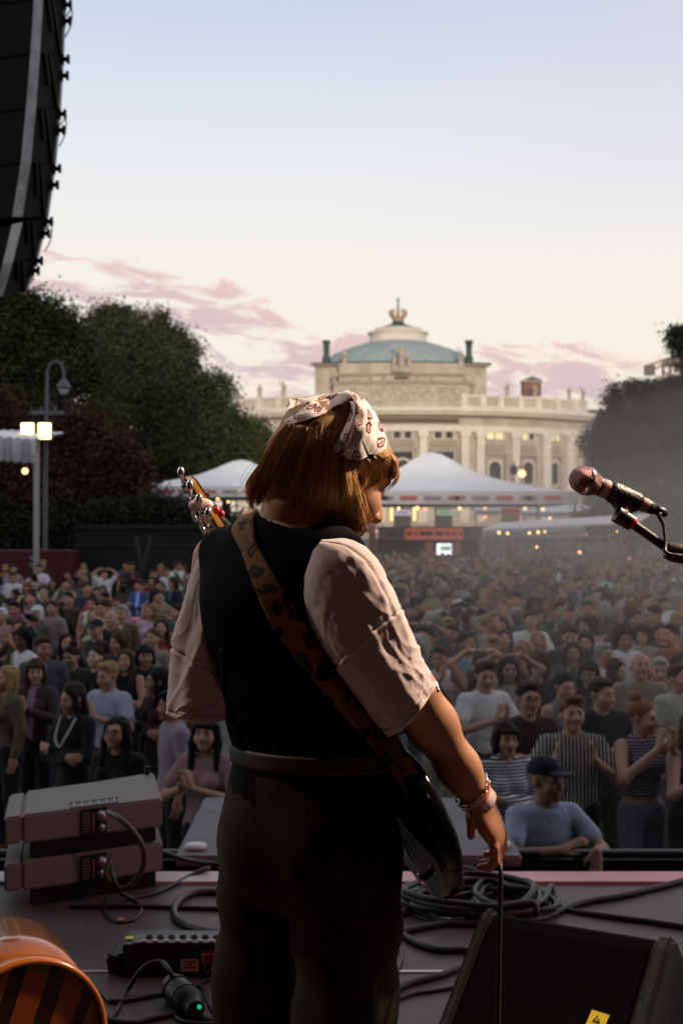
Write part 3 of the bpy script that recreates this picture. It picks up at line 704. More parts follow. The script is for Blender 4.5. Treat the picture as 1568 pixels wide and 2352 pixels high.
# smaller tents
for px0, px1, y0, y1, Y, lb in ((1090, 1285, 1156, 1172, 98, 'low white tent roof right of the large tent'), (1200, 1422, 1158, 1176, 92, 'low white tent roof above the flat canopy')):
    a, b = P(px0, y1, Y), P(px1, y1, Y); zt = P(0, y0, Y).z; e = empty('flat_tent', ((a.x+b.x)/2, Y+2, GZ), lb, 'tent')
    m = MB(); m.prism([(a.x, Y, a.z), (a.x, Y+2.2, zt), (a.x, Y+4.4, a.z)], (b.x-a.x, 0, 0)); attach(e, m, 'roof', M_TENT)
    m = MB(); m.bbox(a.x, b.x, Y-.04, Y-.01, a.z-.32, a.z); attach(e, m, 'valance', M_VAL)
    for x in (a.x+.1, (a.x+b.x)/2, b.x-.1): m = MB(); m.tube([(x, Y+.05, GZ), (x, Y+.05, a.z)], .05, 6); attach(e, m, 'pole', M_RAILW)
# flat canopy and truss towers
a, b = P(1108, 1219, 60), P(1462, 1203, 46)
e = empty('flat_canopy', ((a.x+b.x)/2, 53, GZ), 'long flat white canopy strung with bulbs over the truss towers', 'canopy')
d = (b-a); bk = Vector((1.2, 3.6, .28)); m = MB(); up = Vector((0, 0, .07))
m.add([a, b, b+bk, a+bk, a+up, b+up, b+bk+up, a+bk+up], [(0, 1, 2, 3), (7, 6, 5, 4), (0, 4, 5, 1), (1, 5, 6, 2), (2, 6, 7, 3), (3, 7, 4, 0)]); attach(e, m, 'roof', M_TENT)
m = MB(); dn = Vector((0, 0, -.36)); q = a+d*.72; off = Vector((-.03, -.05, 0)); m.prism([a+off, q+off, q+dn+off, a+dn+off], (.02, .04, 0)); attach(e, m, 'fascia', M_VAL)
m = MB(); truss(m, a+Vector((0, .3, -.4)), b+Vector((0, .3, -.25)), .12, .5, .025, .014); attach(e, m, 'beam', M_TRUSS := mat('pale_truss', (.36, .30, .24), rough=.45, metal=.5))
M_BAN = mat('lilac_banner', (.40, .38, .50))
tw = None
for px, Y, lb in ((1128, 58, 'leftmost truss tower under the flat canopy'), (1172, 57, 'truss tower beside the two lilac banners'), (1222, 55, 'truss tower left of the single lilac banner'), (1262, 54, 'truss tower right of the single lilac banner'), (1330, 51, 'truss tower under the middle of the glowing canopy end'), (1408, 48, 'truss tower under the right end of the flat canopy'), (1432, 49, 'rightmost truss tower under the canopy')):
    t = P(px, 1222, Y)
    if tw is None:
        m = MB(); truss(m, (0, 0, 0), (0, 0, 1), .17, .5, .026, .014); m = MB(); truss(m, (0, 0, 0), (0, 0, 2.75), .17, .42, .026, .014); tw = m.build('truss_tower', M_TRUSS)
        o = tw
    else: o = tw.copy(); COL.objects.link(o)
    o.location = (t.x, Y, GZ); o.rotation_euler = (0, 0, .2); o.scale = (1, 1, (t.z-GZ)/2.75); tag(o, lb, 'truss tower', 'truss towers under the flat canopy')
for px, y0, y1, Y, lb in ((1159, 1222, 1262, 56, 'narrow lilac banner, left of the hanging pair'), (1178, 1222, 1262, 56, 'narrow lilac banner, right of the hanging pair'), (1243, 1224, 1278, 54, 'single narrow lilac banner hanging from the canopy')):
    m = MB(); a_, b_ = P(px-4.5, y0, Y), P(px+4.5, y1, Y); m.bbox(a_.x, b_.x, Y-.01, Y+.01, b_.z, a_.z); tag(m.build('hanging_banner', M_BAN), lb, 'banner', 'lilac banners')
M_RED = mat('red_panel', (.46, .10, .09), rough=.6, nscale=1, namt=.2); M_GRN = mat('green_sign', (.12, .30, .20))
for px0, px1, y0, y1, Y, lb in ((1152, 1192, 1166, 1216, 66, 'red panel with small green sign beside the flat canopy'), (842, 868, 1148, 1196, 66, 'red panel with small green sign beside the player\'s face')):
    a_, b_ = P(px0, y0, Y), P(px1, y1, Y); e = empty('red_sign_panel', ((a_.x+b_.x)/2, Y, GZ), lb, 'sign panel')
    m = MB(); m.bbox(a_.x, b_.x, Y, Y+.15, b_.z, a_.z); attach(e, m, 'panel', M_RED)
    m = MB(); c_ = P(px0+3, y0+14, Y), P(px1-12, y0+28, Y); m.bbox(c_[0].x, c_[1].x, Y-.03, Y, c_[1].z, c_[0].z); attach(e, m, 'sign', M_GRN)
    m = MB(); m.bbox(a_.x+.1, b_.x-.1, Y+.02, Y+.13, GZ, b_.z); attach(e, m, 'base', M_RED)
# kiosk with dark sign board
Y = 62; kx0, kx1 = P(868, 0, Y).x, P(1106, 0, Y).x
e = empty('food_kiosk', ((kx0+kx1)/2, Y+1.5, GZ), 'long kiosk with a dark red sign board and bright screen', 'kiosk')
M_KW = mat('kiosk_wall', (.10, .07, .06), rough=.8, nscale=1, namt=.3); M_SIGN = mat('sign_board', (.17, .11, .105), rough=.6, nscale=.3, namt=.2)
m = MB(); m.bbox(kx0, kx1, Y+1.2, Y+3.2, GZ, P(0, 1240, Y).z); attach(e, m, 'wall', M_KW)
o_ = None
m = MB(); m.bbox(kx0, kx1, Y-.1, Y+.1, P(0, 1240, Y).z, P(0, 1212, Y).z); o_ = attach(e, m, 'sign_board', M_SIGN)
m = MB(); a_, b_ = P(930, 1213, Y), P(1062, 1239, Y); m.bbox(a_.x, b_.x, Y-.13, Y-.1, b_.z, a_.z)
M_GLOW = mat('red_lit_board', (.45, .12, .08), emis=(1.0, .16, .08), estr=.22); m.build('lit_section', M_GLOW, o_)
m = MB(); t = 892; rk = random.Random(3)
for w in (15, 6, 10, 4, 22, 13, 6, 8, 4, 8):
    c_, d_ = P(t, 1222, Y), P(t+w*1.35, 1230, Y); m.bbox(c_.x, d_.x, Y-.15, Y-.13, d_.z, c_.z)
    for q in range(0, w, 4): u_ = P(t+q*1.35+1, 1219, Y); m.bbox(u_.x, u_.x+.035, Y-.15, Y-.13, d_.z, u_.z)
    t += w*1.35+6
m.build('lettering', mat('sign_lettering', (.035, .025, .03)), o_)
m = MB(); m.bbox(kx0-.3, kx1+.3, Y-.2, Y+3.3, P(0, 1212, Y).z, P(0, 1209.5, Y).z); attach(e, m, 'roof', M_KW)
M_OR = mat('orange_pillar', (.52, .19, .12), rough=.6)
for px in (985, 1008, 1048): m = MB(); q = P(px, 1245, Y); m.bbox(q.x-.16, q.x+.16, Y-.05, Y+.25, GZ, q.z); attach(e, m, 'pillar', M_OR)
m = MB(); m.bbox(kx0, kx1, Y+.3, Y+.9, GZ, GZ+1.1); attach(e, m, 'counter', M_OR)
e = empty('screen', (P(1020, 0, Y-.6).x, Y-.6, P(0, 1262, Y).z), 'bright screen showing a green picture on white under the kiosk sign', 'screen')
q0, q1 = P(1001, 1247, Y-.6), P(1038, 1276, Y-.6); m = MB(); m.bbox(q0.x, q1.x, Y-.6, Y-.52, q1.z, q0.z); attach(e, m, 'housing', M_BLACK_)
m = MB(); m.bbox(q0.x+.03, q1.x-.03, Y-.62, Y-.60, q1.z+.03, q0.z-.03); attach(e, m, 'display', mat('white_display', (.8, .8, .8), emis=(.95, .93, 1.0), estr=1.6))
q0, q1 = P(1011, 1254, Y-.6), P(1034, 1265, Y-.6); m = MB(); m.bbox(q0.x, q1.x, Y-.64, Y-.62, q1.z, q0.z); attach(e, m, 'picture', mat('green_picture', (.2, .4, .2), emis=(.30, .50, .28), estr=.8))
# ------------------------------------------------------------------ left side: lights, canopy, dark fence, red stall
Y = 46
e = empty('street_lamp', (P(105, 0, Y).x, Y, GZ), 'tall grey gooseneck street lamp before the dark trees', 'street lamp')
M_LP = mat('grey_lamp_metal', (.13, .14, .155), rough=.5, metal=.4); x = P(105, 0, Y).x
m = MB(); m.tube([(x, Y, GZ), (x, Y, P(0, 1095, Y).z)], .07, 10); m.tube([(x, Y, P(0, 1095, Y).z), (x+.06, Y, P(0, 880, Y).z)], [.06, .05], 10)
pts = [P(109, 880, Y), P(110, 855, Y), P(116, 838, Y), P(128, 830, Y), P(140, 836, Y), P(146, 852, Y), P(147, 868, Y)]; m.tube(catmull(pts, 6), .042, 8); attach(e, m, 'pole', M_LP)
m = MB(); c = P(147, 885, Y); m.lathe([(.03, .24), (.08, .18), (.18, .05), (.22, -.05), (.20, -.12), (0, -.13)], c, 16); attach(e, m, 'lamp_head', M_LP)
m = MB(); m.lathe([(0, -.31), (.11, -.27), (.17, -.13), (0, -.128)], c, 14); attach(e, m, 'lamp_glass', mat('pale_lamp_glass', (.4, .42, .45), rough=.2))
m = MB(); a_, b_ = P(72, 948, Y), P(146, 948, Y); m.bbox(a_.x, b_.x, Y-.06, Y+.06, a_.z-.05, a_.z+.06); m.bbox(a_.x+.3, a_.x+.36, Y-.03, Y+.03, a_.z, a_.z+.2); m.bbox(b_.x-.3, b_.x-.24, Y-.03, Y+.03, a_.z, a_.z+.2); attach(e, m, 'crossbar', M_LP)
M_FLOOD = mat('flood_lamp', (1, .8, .5), emis=(1.0, .72, .30), estr=7)
Y = 44.5
for px, lb in ((64, 'lit floodlight of three bars, left of the pair'), (103, 'lit floodlight of three bars, right of the pair')):
    c = P(px, 990, Y); e = empty('floodlight', c, lb, 'floodlight', 'pair of floodlights'); m = MB(); m.bbox(c.x-.23, c.x+.23, Y, Y+.12, c.z-.30, c.z+.30); attach(e, m, 'housing', M_BAR)
    for q in (-12.5, 0, 12.5):
        m = MB(); z = c.z+q*Y/F; m.bbox(c.x-.19, c.x+.19, Y-.03, Y-.005, z-.07, z+.07); attach(e, m, 'lamp', M_FLOOD)
e = empty('floodlight_mast', (P(84, 0, Y).x, Y+.15, GZ), 'thin pale mast carrying the two floodlights', 'mast'); x = P(84, 0, Y).x
m = MB(); m.tube([(x, Y+.17, GZ), (x, Y+.17, P(0, 985, Y).z)], .06, 8); a_, b_ = P(60, 992, Y), P(108, 992, Y); m.bbox(a_.x, b_.x, Y+.125, Y+.16, a_.z-.03, a_.z+.03); attach(e, m, 'pole', M_RAILW)
Y = 42; e = empty('white_canopy', (P(30, 0, Y).x, Y, GZ), 'crumpled white canopy at the left edge by the floodlights', 'canopy')
rows = []
for yy_, dy_ in ((1003, 0), (1015, -.1), (1035, -.12), (1058, -.1)): rows.append([P(px, yy_+(px-85)*-.0+max(0, px)*.07+2.5*math.sin(px*.31+yy_), Y+dy_+.10*math.sin(px*.45+yy_*.3)) for px in range(-90, 90, 6)])
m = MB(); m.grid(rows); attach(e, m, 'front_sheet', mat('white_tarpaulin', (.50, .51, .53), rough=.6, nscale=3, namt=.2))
m = MB(); m.grid([rows[0], [p+Vector((0, 5, .5)) for p in rows[0]]]); attach(e, m, 'roof', M_TENT)
for px in (82, -60): m = MB(); q = P(px, 1040, Y+.1); m.tube([(q.x, q.y, GZ), q], .055, 8); attach(e, m, 'pole', M_RAILW)
m = MB(); c = P(58, 1082, Y+1); m.sphere(c, .09); tag(m.build('work_light', M_BULB), 'small orange lamp hanging under the white canopy', 'lamp')
Y = 47; a_, b_ = P(172, 1214, Y), P(640, 1300, Y); M_FEN = mat('black_boards', (.016, .015, .015), rough=.85, nscale=1, namt=.3)
e = empty('dark_fence', ((a_.x+b_.x)/2, Y, GZ), 'long black boarded stand behind the left part of the crowd', 'fence')
m = MB(); m.bbox(a_.x, b_.x, Y, Y+.2, GZ, a_.z); attach(e, m, 'boards', M_FEN)
m = MB(); m.bbox(a_.x, b_.x, Y-.1, Y+.3, a_.z, a_.z+.12); m.bbox(a_.x, b_.x, Y-.06, Y, P(0, 1256, Y).z, P(0, 1252, Y).z); attach(e, m, 'rail', mat('fence_rail', (.018, .017, .017)))
e = empty('v_shaped_support', (P(328, 0, 45).x, 45, GZ), 'pale V shaped metal legs before the black stand', 'support')
for px in (312, 346): m = MB(); m.tube([P(328, 1312, 45), P(px, 1232, 45)], .055, 8); attach(e, m, 'leg', M_BAR2 := mat('dull_metal', (.035, .035, .037), rough=.7))
m = MB(); m.bbox(P(308, 0, 45).x, P(350, 0, 45).x, 44.8, 45.2, GZ, GZ+.08); attach(e, m, 'foot', M_LP)
e = empty('red_stall', (P(60, 0, 45).x, 46, GZ), 'dark red stall with small grey window at the left edge', 'stall'); M_DRED = mat('dark_red_paint', (.07, .006, .010), rough=.7, nscale=1, namt=.2)
a_, b_ = P(-60, 1266, 45), P(158, 1300, 45); m = MB(); m.bbox(a_.x, b_.x, 45, 47.5, GZ, a_.z); attach(e, m, 'wall', M_DRED)
for px in (73, 85):
    for py in (1282, 1298): m = MB(); q0, q1 = P(px-4.5, py-6, 45), P(px+4.5, py+6, 45); m.bbox(q0.x, q1.x, 44.97, 45, q1.z, q0.z); attach(e, m, 'pane', mat('grey_pane', (.15, .15, .16)))
M_PINK = mat('pink_tablecloth', (.60, .20, .24), rough=.8)
for px, py, lb in ((190, 1425, 'pink covered table beside the man in tan blazer'), (320, 1422, 'pink covered table beside the woman in pale pink blouse'), (20, 1450, 'pink covered table at the left edge'), (392, 1462, 'pink covered table by the player\'s sleeve')):
    Y = (ZC-GZ-1.0)*F/(py-H0); x = (px-784)*Y/F; e = empty('high_table', (x, Y, GZ), lb, 'table', 'pink tables among the crowd')
    m = MB(); m.lathe([(.0, 1.02), (.36, 1.02), (.37, 1.0), (.36, .75), (0, .75)], (0, 0, 0), 18); m.build('tablecloth', M_PINK, e); m = MB(); m.tube([(0, 0, .02), (0, 0, .8)], .04, 8); m.lathe([(.25, 0), (.25, .02), (0, .03)], (0, 0, 0), 14); m.build('pedestal', M_BAR, e)

# ------------------------------------------------------------------ trees
def leafmat(name, c):
    m = mat(name, c, rough=.7, spec=.2, vcol=True); b = m.node_tree.nodes['Principled BSDF']; b.inputs['Subsurface Weight'].default_value = 0; return m
def crown_mesh(blobs, Y, count, size, seed, clump=.9, flat=1.0, hole=.25):
    rg = np.random.default_rng(seed); sc = Y/F; w = np.array([b[2]*b[3] for b in blobs], float); w /= w.sum(); V = []; T = []
    extra = []
    for px, py, rx, ry in blobs:
        for q in range(5):
            a = rg.uniform(math.pi*.9, math.pi*2.1); f = rg.uniform(.16, .42); o_ = rg.uniform(.9, 1.12); extra.append((px+math.cos(a)*rx*o_, py+math.sin(a)*ry*o_, rx*f, ry*f*.9))
    blobs = [(a, b, c*.88, d*.88) for a, b, c, d in blobs]+extra; w = np.array([b[2]*b[3] for b in blobs], float); w /= w.sum()
    for bi, (px, py, rx, ry) in enumerate(blobs):
        n = int(count*1.35*w[bi]); c = np.array(P(px, py, Y)); c[1] += rg.uniform(-.5, .5)*rx*sc*.6
        # clumps on the lobe's shell, leaves gathered round each clump
        nc = max(8, n//70); d = rg.normal(size=(nc, 3)); d /= np.linalg.norm(d, axis=1)[:, None]; rad = rg.uniform(.55, 1.06, nc)**.6
        cc = c+d*rad[:, None]*np.array([rx, (rx+ry)*.45, ry])*sc; tone = rg.uniform(.62, 1.3, nc)
        cr = rg.uniform(.5, 1.3, nc)*clump
        k = rg.integers(0, nc, n); p = cc[k]+rg.normal(size=(n, 3))*(cr[k]*.42)[:, None]*np.array([1, 1, flat])
        nr = rg.normal(size=(n, 3)); nr[:, 2] += .6; nr /= np.linalg.norm(nr, axis=1)[:, None]; a = np.cross(nr, rg.normal(size=(n, 3))); a /= np.linalg.norm(a, axis=1)[:, None]; b = np.cross(nr, a)
        s = size*.8*rg.uniform(.6, 1.3, n)[:, None]
        V.append(np.stack([p-a*s, p-b*s*.5, p+a*s, p+b*s*.5], 1)); T.append(np.repeat((tone[k]*rg.uniform(.88, 1.12, n))[:, None], 4, 1))
    V = np.concatenate(V).reshape(-1, 3); T = np.concatenate(T).ravel(); n = len(V)//4
    me = bpy.data.meshes.new('crown'); me.vertices.add(len(V)); me.vertices.foreach_set('co', V.astype(np.float32).ravel()); me.loops.add(len(V)); me.loops.foreach_set('vertex_index', np.arange(len(V), dtype=np.int32))
    me.polygons.add(n); me.polygons.foreach_set('loop_start', np.arange(0, len(V), 4, dtype=np.int32)); me.update(calc_edges=True)
    t = np.ones((len(V), 4), np.float32); t[:, :3] = T[:, None]*np.array([1.0, 1.0, .9]); at = me.attributes.new('tint', 'FLOAT_COLOR', 'POINT'); at.data.foreach_set('color', t.ravel()); return me
M_BARK = mat('bark', (.035, .028, .022), rough=.9, nscale=3, namt=.4)
def tree(name, label, Y, trunk_px, blobs, count, size, mt, seed, group=None, cat='tree', clump=.9, flat=1.0, limbs=True, tr=.4):
    e = empty(name, (P(trunk_px, 0, Y).x, Y, GZ), label, cat, group)
    me = crown_mesh(blobs, Y, count, size, seed, clump, flat); o = link_mesh('crown', me, mt, e); o.matrix_parent_inverse = Matrix.Translation(-e.location)
    if limbs:
        m = MB(); rg = random.Random(seed); top = min(blobs, key=lambda b: b[1]); b0 = Vector(e.location); mid = P(trunk_px, max(b[1] for b in blobs), Y)
        tp_ = P(top[0], top[1], Y); m.tube(catmull([b0, b0.lerp(mid, .6), mid, mid.lerp(tp_, .6), tp_], 5), [tr*(1-.9*i/20) for i in range(21)], 8)
        for b in blobs:
            q = P(b[0], b[1], Y); st = b0.lerp(mid, rg.uniform(.7, 1.0)); md = st.lerp(q, .5)+Vector((rg.uniform(-.6, .6), rg.uniform(-.8, .8), rg.uniform(0, .6))); m.tube(catmull([st, md, q], 4), [tr*.5*(1-.85*i/8) for i in range(9)], 6)
        attach(e, m, 'trunk', M_BARK)
    return e
LG1, LG2, LRED, LGR, LPN = leafmat('green_leaves', (.060, .068, .028)), leafmat('dark_green_leaves', (.048, .056, .026)), leafmat('copper_leaves', (.072, .030, .019)), leafmat('grey_green_leaves', (.075, .080, .055)), leafmat('pine_needles', (.045, .05, .045))
tree('broadleaf_tree', 'large green tree at the left edge behind the street lamp', 62, 40, [(40, 770, 90, 80), (120, 775, 62, 66), (-20, 800, 100, 110), (120, 880, 88, 110), (20, 900, 120, 100), (60, 990, 150, 80), (90, 715, 28, 26), (150, 760, 40, 36)], 57000, 0.129, LG1, 1)
tree('broadleaf_tree', 'tall dark green tree between the left edge tree and the theater', 94, 330, [(300, 790, 78, 66), (258, 745, 40, 30), (375, 785, 46, 44), (250, 860, 80, 100), (390, 870, 62, 80), (330, 900, 110, 90), (440, 935, 62, 64), (350, 980, 130, 80), (480, 985, 60, 60), (420, 1040, 130, 60), (500, 900, 34, 30), (290, 1060, 120, 70)], 79800, 0.17, LG2, 2)
tree('broadleaf_tree', 'lower green tree touching the left end of the theater', 97, 520, [(520, 985, 56, 48), (560, 1005, 45, 34), (590, 1015, 26, 22), (500, 1050, 80, 50), (470, 1000, 40, 50), (560, 1050, 60, 40)], 20900, 0.17, LG1, 3)
tree('copper_tree', 'rounded copper red tree behind the lamp post', 54, 190, [(185, 1065, 100, 76), (110, 1040, 62, 56), (255, 1110, 70, 60), (130, 1140, 125, 80), (305, 1120, 36, 44), (20, 1110, 90, 90), (-5, 965, 40, 44), (250, 1180, 80, 50)], 49400, 0.109, LRED, 4)
LHED = leafmat('hedge_leaves', (.024, .030, .017))
tree('hedge', 'dark green hedge at the foot of the left trees', 52, 220, [(20, 1225, 110, 45), (150, 1225, 90, 42), (260, 1205, 80, 36), (370, 1196, 80, 34), (480, 1212, 80, 20), (600, 1212, 60, 20)], 28500, 0.102, LHED, 5, cat='hedge', limbs=False, clump=.7)
tree('hedge', 'dark bushes under the right hand trees', 66, 1500, [(1420, 1190, 70, 50), (1500, 1190, 80, 60), (1570, 1200, 60, 70)], 15200, 0.116, LGR, 6, cat='hedge', limbs=False, clump=.8)
tree('broadleaf_tree', 'grey green tree beside the right end of the theater', 78, 1450, [(1440, 945, 50, 40), (1412, 1005, 42, 60), (1465, 1040, 80, 85), (1380, 1060, 24, 34), (1510, 990, 66, 74), (1528, 1110, 80, 80), (1358, 1030, 14, 18), (1430, 1125, 60, 54), (1575, 1040, 50, 120), (1408, 912, 18, 14), (1362, 1085, 16, 20), (1340, 1008, 10, 10)], 37620, 0.136, LGR, 7, clump=.6)
tree('pine_tree', 'dark pine with flat branches at the right edge', 58, 1580, [(1470, 893, 34, 11), (1500, 905, 44, 16), (1545, 915, 50, 22), (1560, 775, 24, 18), (1575, 800, 30, 24), (1580, 850, 26, 16), (1548, 878, 22, 10), (1590, 930, 60, 40), (1520, 940, 60, 24), (1580, 990, 60, 40)], 30400, 0.102, LPN, 8, clump=.55, flat=.5)

rw = random.Random(8)
for rng_, lb in (((-2300, 470), 'dark far wood closing the square on the left'), ((1660, 3600), 'dark far wood closing the square on the right')):
    bl = [(px+rw.uniform(-15, 15), 1120+rw.uniform(-25, 30), rw.uniform(45, 75), rw.uniform(80, 120)) for px in range(rng_[0], rng_[1], 62)]
    tag(link_mesh('far_wood', crown_mesh(bl, 135, 30000, .55, 12, 2.0), LHED), lb, 'wood', kind='stuff')
# ------------------------------------------------------------------ the player, seen from behind
V3 = lambda *a: np.array(a, float)
PA = lambda px, py, Y: np.array(P(px, py, Y))
rgt = V3(.77, -.64, 0); rgt /= np.linalg.norm(rgt); fwd = V3(.64, .77, 0); fwd /= np.linalg.norm(fwd)
TM = np.stack([rgt, fwd, V3(0, 0, 1)], 1)
hf = V3(.80, .42, -.45); hf /= np.linalg.norm(hf); hu = V3(.30, .12, 1.0); hu -= hf*(hu@hf); hu /= np.linalg.norm(hu)
HM = np.stack([np.cross(-hf, hu), -hf, hu], 1)
HS = 1.02; HO = PA(766, 1042, 2.50)-HM@(V3(0, .012, .03)*HS)
shR, elR, wrR = PA(768, 1302, 2.40), PA(944, 1588, 2.375), PA(1094, 1832, 2.46)
shL, elL, wrL = PA(500, 1285, 2.61), PA(462, 1602, 2.53), V3(-.10, 2.735, 1.17)
M_PSKIN = mat('player_skin', (.42, .19, .098), rough=.48, spec=.4, vcol=True, nscale=60, namt=.10, bump=.15, bscale=300, bdist=.001)
M_PSKIN.node_tree.nodes['Principled BSDF'].inputs['Subsurface Weight'].default_value = .08
M_PSKIN.node_tree.nodes['Principled BSDF'].inputs['Subsurface Radius'].default_value = (.02, .008, .004)
Fd = Field((-.36, 2.14, -.01), (.30, 2.86, 1.70), .0048)
def trunk(Fd, g):
    Fd.ell((-.045, 2.51, 1.04), V3(.150, .116, .14)+g, TM, .03); Fd.ell((-.066, 2.51, 1.17), V3(.162, .120, .18)+g, TM, .04); Fd.ell((-.100, 2.51, 1.295), V3(.172, .118, .13)+g, TM, .04)
    Fd.cap((-.205, 2.595, 1.375), (-.015, 2.43, 1.378), .050+g, k=.04); Fd.ell((-.098, 2.51, 1.405), V3(.10, .072, .045)+g, TM, .03)
trunk(Fd, -.012)
Fd.chain([(-.096, 2.505, 1.38), (-.078, 2.495, 1.46), (-.040, 2.50, 1.525)], [.064, .055, .056], .03)
head(Fd, HO, HM, HS)
Fd.chain([shR, elR, elR+(wrR-elR)*.30, elR+(wrR-elR)*.72, wrR], [.043, .0375, .039, .0325, .0258], .03)
hand(Fd, wrR, V3(.45, .12, -.88), V3(-.74, .42, -.45), 1, curl=.72, s=1.0, thumb=((.022, .02, .012), (.034, .045, .040), (.030, .075, .058)), thick=.0195)
Fd.chain([shL, elL, wrL], [.046, .042, .027], .02); hand(Fd, wrL, V3(-.35, .55, .5), V3(.3, .6, -.5), -1, curl=.6, s=.9)
for h_, k_, a_ in (((-.125, 2.57, .86), (-.155, 2.60, .45), (-.165, 2.60, .08)), ((.005, 2.45, .86), (.015, 2.43, .45), (.02, 2.43, .08))):
    Fd.chain([h_, k_, a_], [.075, .055, .04], .02); f_ = V3(*a_)+fwd*.14; Fd.cap((a_[0], a_[1], .045), (f_[0], f_[1], .035), .042, .035, .02)
Fd.ell((-.055, 2.505, .92), (.14, .10, .12), TM, .04)
me = Fd.mesh('player_body'); me.materials.append(M_PSKIN)
pl = link_mesh('person', me, None); tag(pl, 'guitarist in black vest and pale t-shirt with bandana, seen from behind, head bowed', 'person')
BACK = {}
def part(Fd, name, m, parent=pl):
    me = Fd.mesh(name); me.materials.append(m); BACK[name] = me; return link_mesh(name, me, None, parent)
def wr(X, Y, Z, fr, seed, st=(1, 1, 1)): return fbm(X*st[0], Y*st[1], Z*st[2], fr, seed)
# t-shirt: sleeves and collar show, the rest is under the vest
M_TEE = mat('washed_pink_cotton', (.58, .465, .46), rough=.9, spec=.1, nscale=220, namt=.10, bump=.25, bscale=420, sheen=.1, bdist=.001)
Fd = Field((-.30, 2.30, 1.02), (.14, 2.74, 1.50), .0045); trunk(Fd, -.003); Fd.plane_cut((0, 0, 1.06), (0, 0, -1))
Fd.cap((-.096, 2.505, 1.38), (-.088, 2.498, 1.418), .074, .066, .02)
Fd.cap((-.094, 2.503, 1.40), (-.060, 2.50, 1.56), .061, .064, .004, 'sub')
shirt = part(Fd, 'shirt', M_TEE)
def rnoise(seed):
    rg = np.random.default_rng(seed); G = rg.normal(size=(64, 64))
    def f(x, y):
        x = np.asarray(x) % 64; y = np.asarray(y) % 64; i = np.floor(x).astype(int); j = np.floor(y).astype(int); u = x-i; v = y-j; u = u*u*(3-2*u); v = v*v*(3-2*v)
        g = lambda a, b: G[(i+a) % 64, (j+b) % 64]
        return (g(0, 0)*(1-u)+g(1, 0)*u)*(1-v)+(g(0, 1)*(1-u)+g(1, 1)*u)*v
    return f
def sleeve(LP, RP, Ys, DW, fold, name):
    nS, nT = 150, 132
    def rs(Q): # resample a control list to nS+1 values
        c = catmull([Vector((*q, 0)) if len(q) == 2 else Vector((q[0], 0, 0)) for q in Q], 24); c = [c[int(round(i/nS*(len(c)-1)))] for i in range(nS+1)]; return c
    Lc, Rc = rs(LP), rs(RP); Yc = rs([(y,) for y in Ys]); Dc = rs([(d,) for d in DW]); rows = []
    for i in range(nS+1):
        t = i/nS; y = Yc[i].x; l, r_ = P(Lc[i].x, Lc[i].y, y), P(Rc[i].x, Rc[i].y, y); c = (l+r_)/2; a = (r_-l)/2; ah = a.normalized(); row = []
        th = np.linspace(0, 2*math.pi, nT+1); d = fold(t, (1+np.cos(th))/2, th)
        for k in range(nT+1):
            cs, sn = math.cos(th[k]), math.sin(th[k]); e_ = .86
            cs2, sn2 = math.copysign(abs(cs)**e_, cs), math.copysign(abs(sn)**e_, sn)
            nrm = (ah*cs+Vector((0, sn, 0))).normalized(); row.append(c+a*cs2+Vector((0, Dc[i].x*sn2, 0))+nrm*float(d[k]))
        row[-1] = row[0]; rows.append(row)
    mb = MB(); mb.grid(rows); o = mb.build(name, M_TEE, shirt); sd = o.modifiers.new('thickness', 'SOLIDIFY'); sd.thickness = .002; sd.offset = -1
    bv[name] = BVHTree.FromPolygons([v.co for v in o.data.vertices], [p.vertices for p in o.data.polygons]); return o
bv = {}
n1, n2, n3 = rnoise(1), rnoise(2), rnoise(3)
ridge = lambda x, p=1.0: (1-np.abs(x).clip(0, 1))**p
def fold_r(t, f, th):
    back = np.sin(th) > 0; w = np.clip(t*6, 0, 1)
    d = .0050*np.sin(2*math.pi*(f*1.35-.35*t+.1*math.sin(5*t)))*np.clip((t-.12)*3, 0, 1)          # broad hanging folds
    q = f*5.2-t*1.5+.9*n1(f*3+7, t*3.2); d = d+.0026*(ridge(np.sin(q*1.6), 1.6)-.4)*np.clip((t-.2)*3, 0, 1)*np.clip(1.2-f*.9, .2, 1)
    z = f*10.5-t*6.5+1.7*n2(f*3, t*5); d = d+.0030*(ridge(np.sin(z*1.35), 1.4)-.35)*np.clip((f-.50)*2.6, 0, 1)*np.clip((t-.28)*3.5, 0, 1)*(.6+.4*n3(t*9, f*3+5))   # crumpled outer edge
    z2 = f*24-t*9+2.2*n3(f*4+3, t*9); d = d+.0016*ridge(np.sin(z2), 1.5)*np.clip((f-.42)*2, 0, 1)*np.clip((t-.25)*3, 0, 1)
    d = d+.0007*n1(f*14, t*22)*w+.0014*ridge(np.sin(f*15+t*8+2.5*n2(f*3+20, t*6+9)), 3)*np.clip((t-.1)*3, 0, 1)
    seam = .565+.09*(f-.5)**2-.04*f; d = d-.0038*np.exp(-((t-seam)/.0055)**2)+.0018*np.exp(-((t-seam-.016)/.010)**2)
    sh = .80+.10*math.sin(t*3.0); d = d-(.0030 if t < .56 else 0)*np.exp(-((f-sh)/.016)**2)*(~back)                       # shoulder seam
    d = d+.0022*np.clip((t-.93)*60, 0, 1)-.0030*np.exp(-((t-.925)/.006)**2)+.004*np.clip((t-.9)*10, 0, 1)*np.sin(th*3+1)
    return d
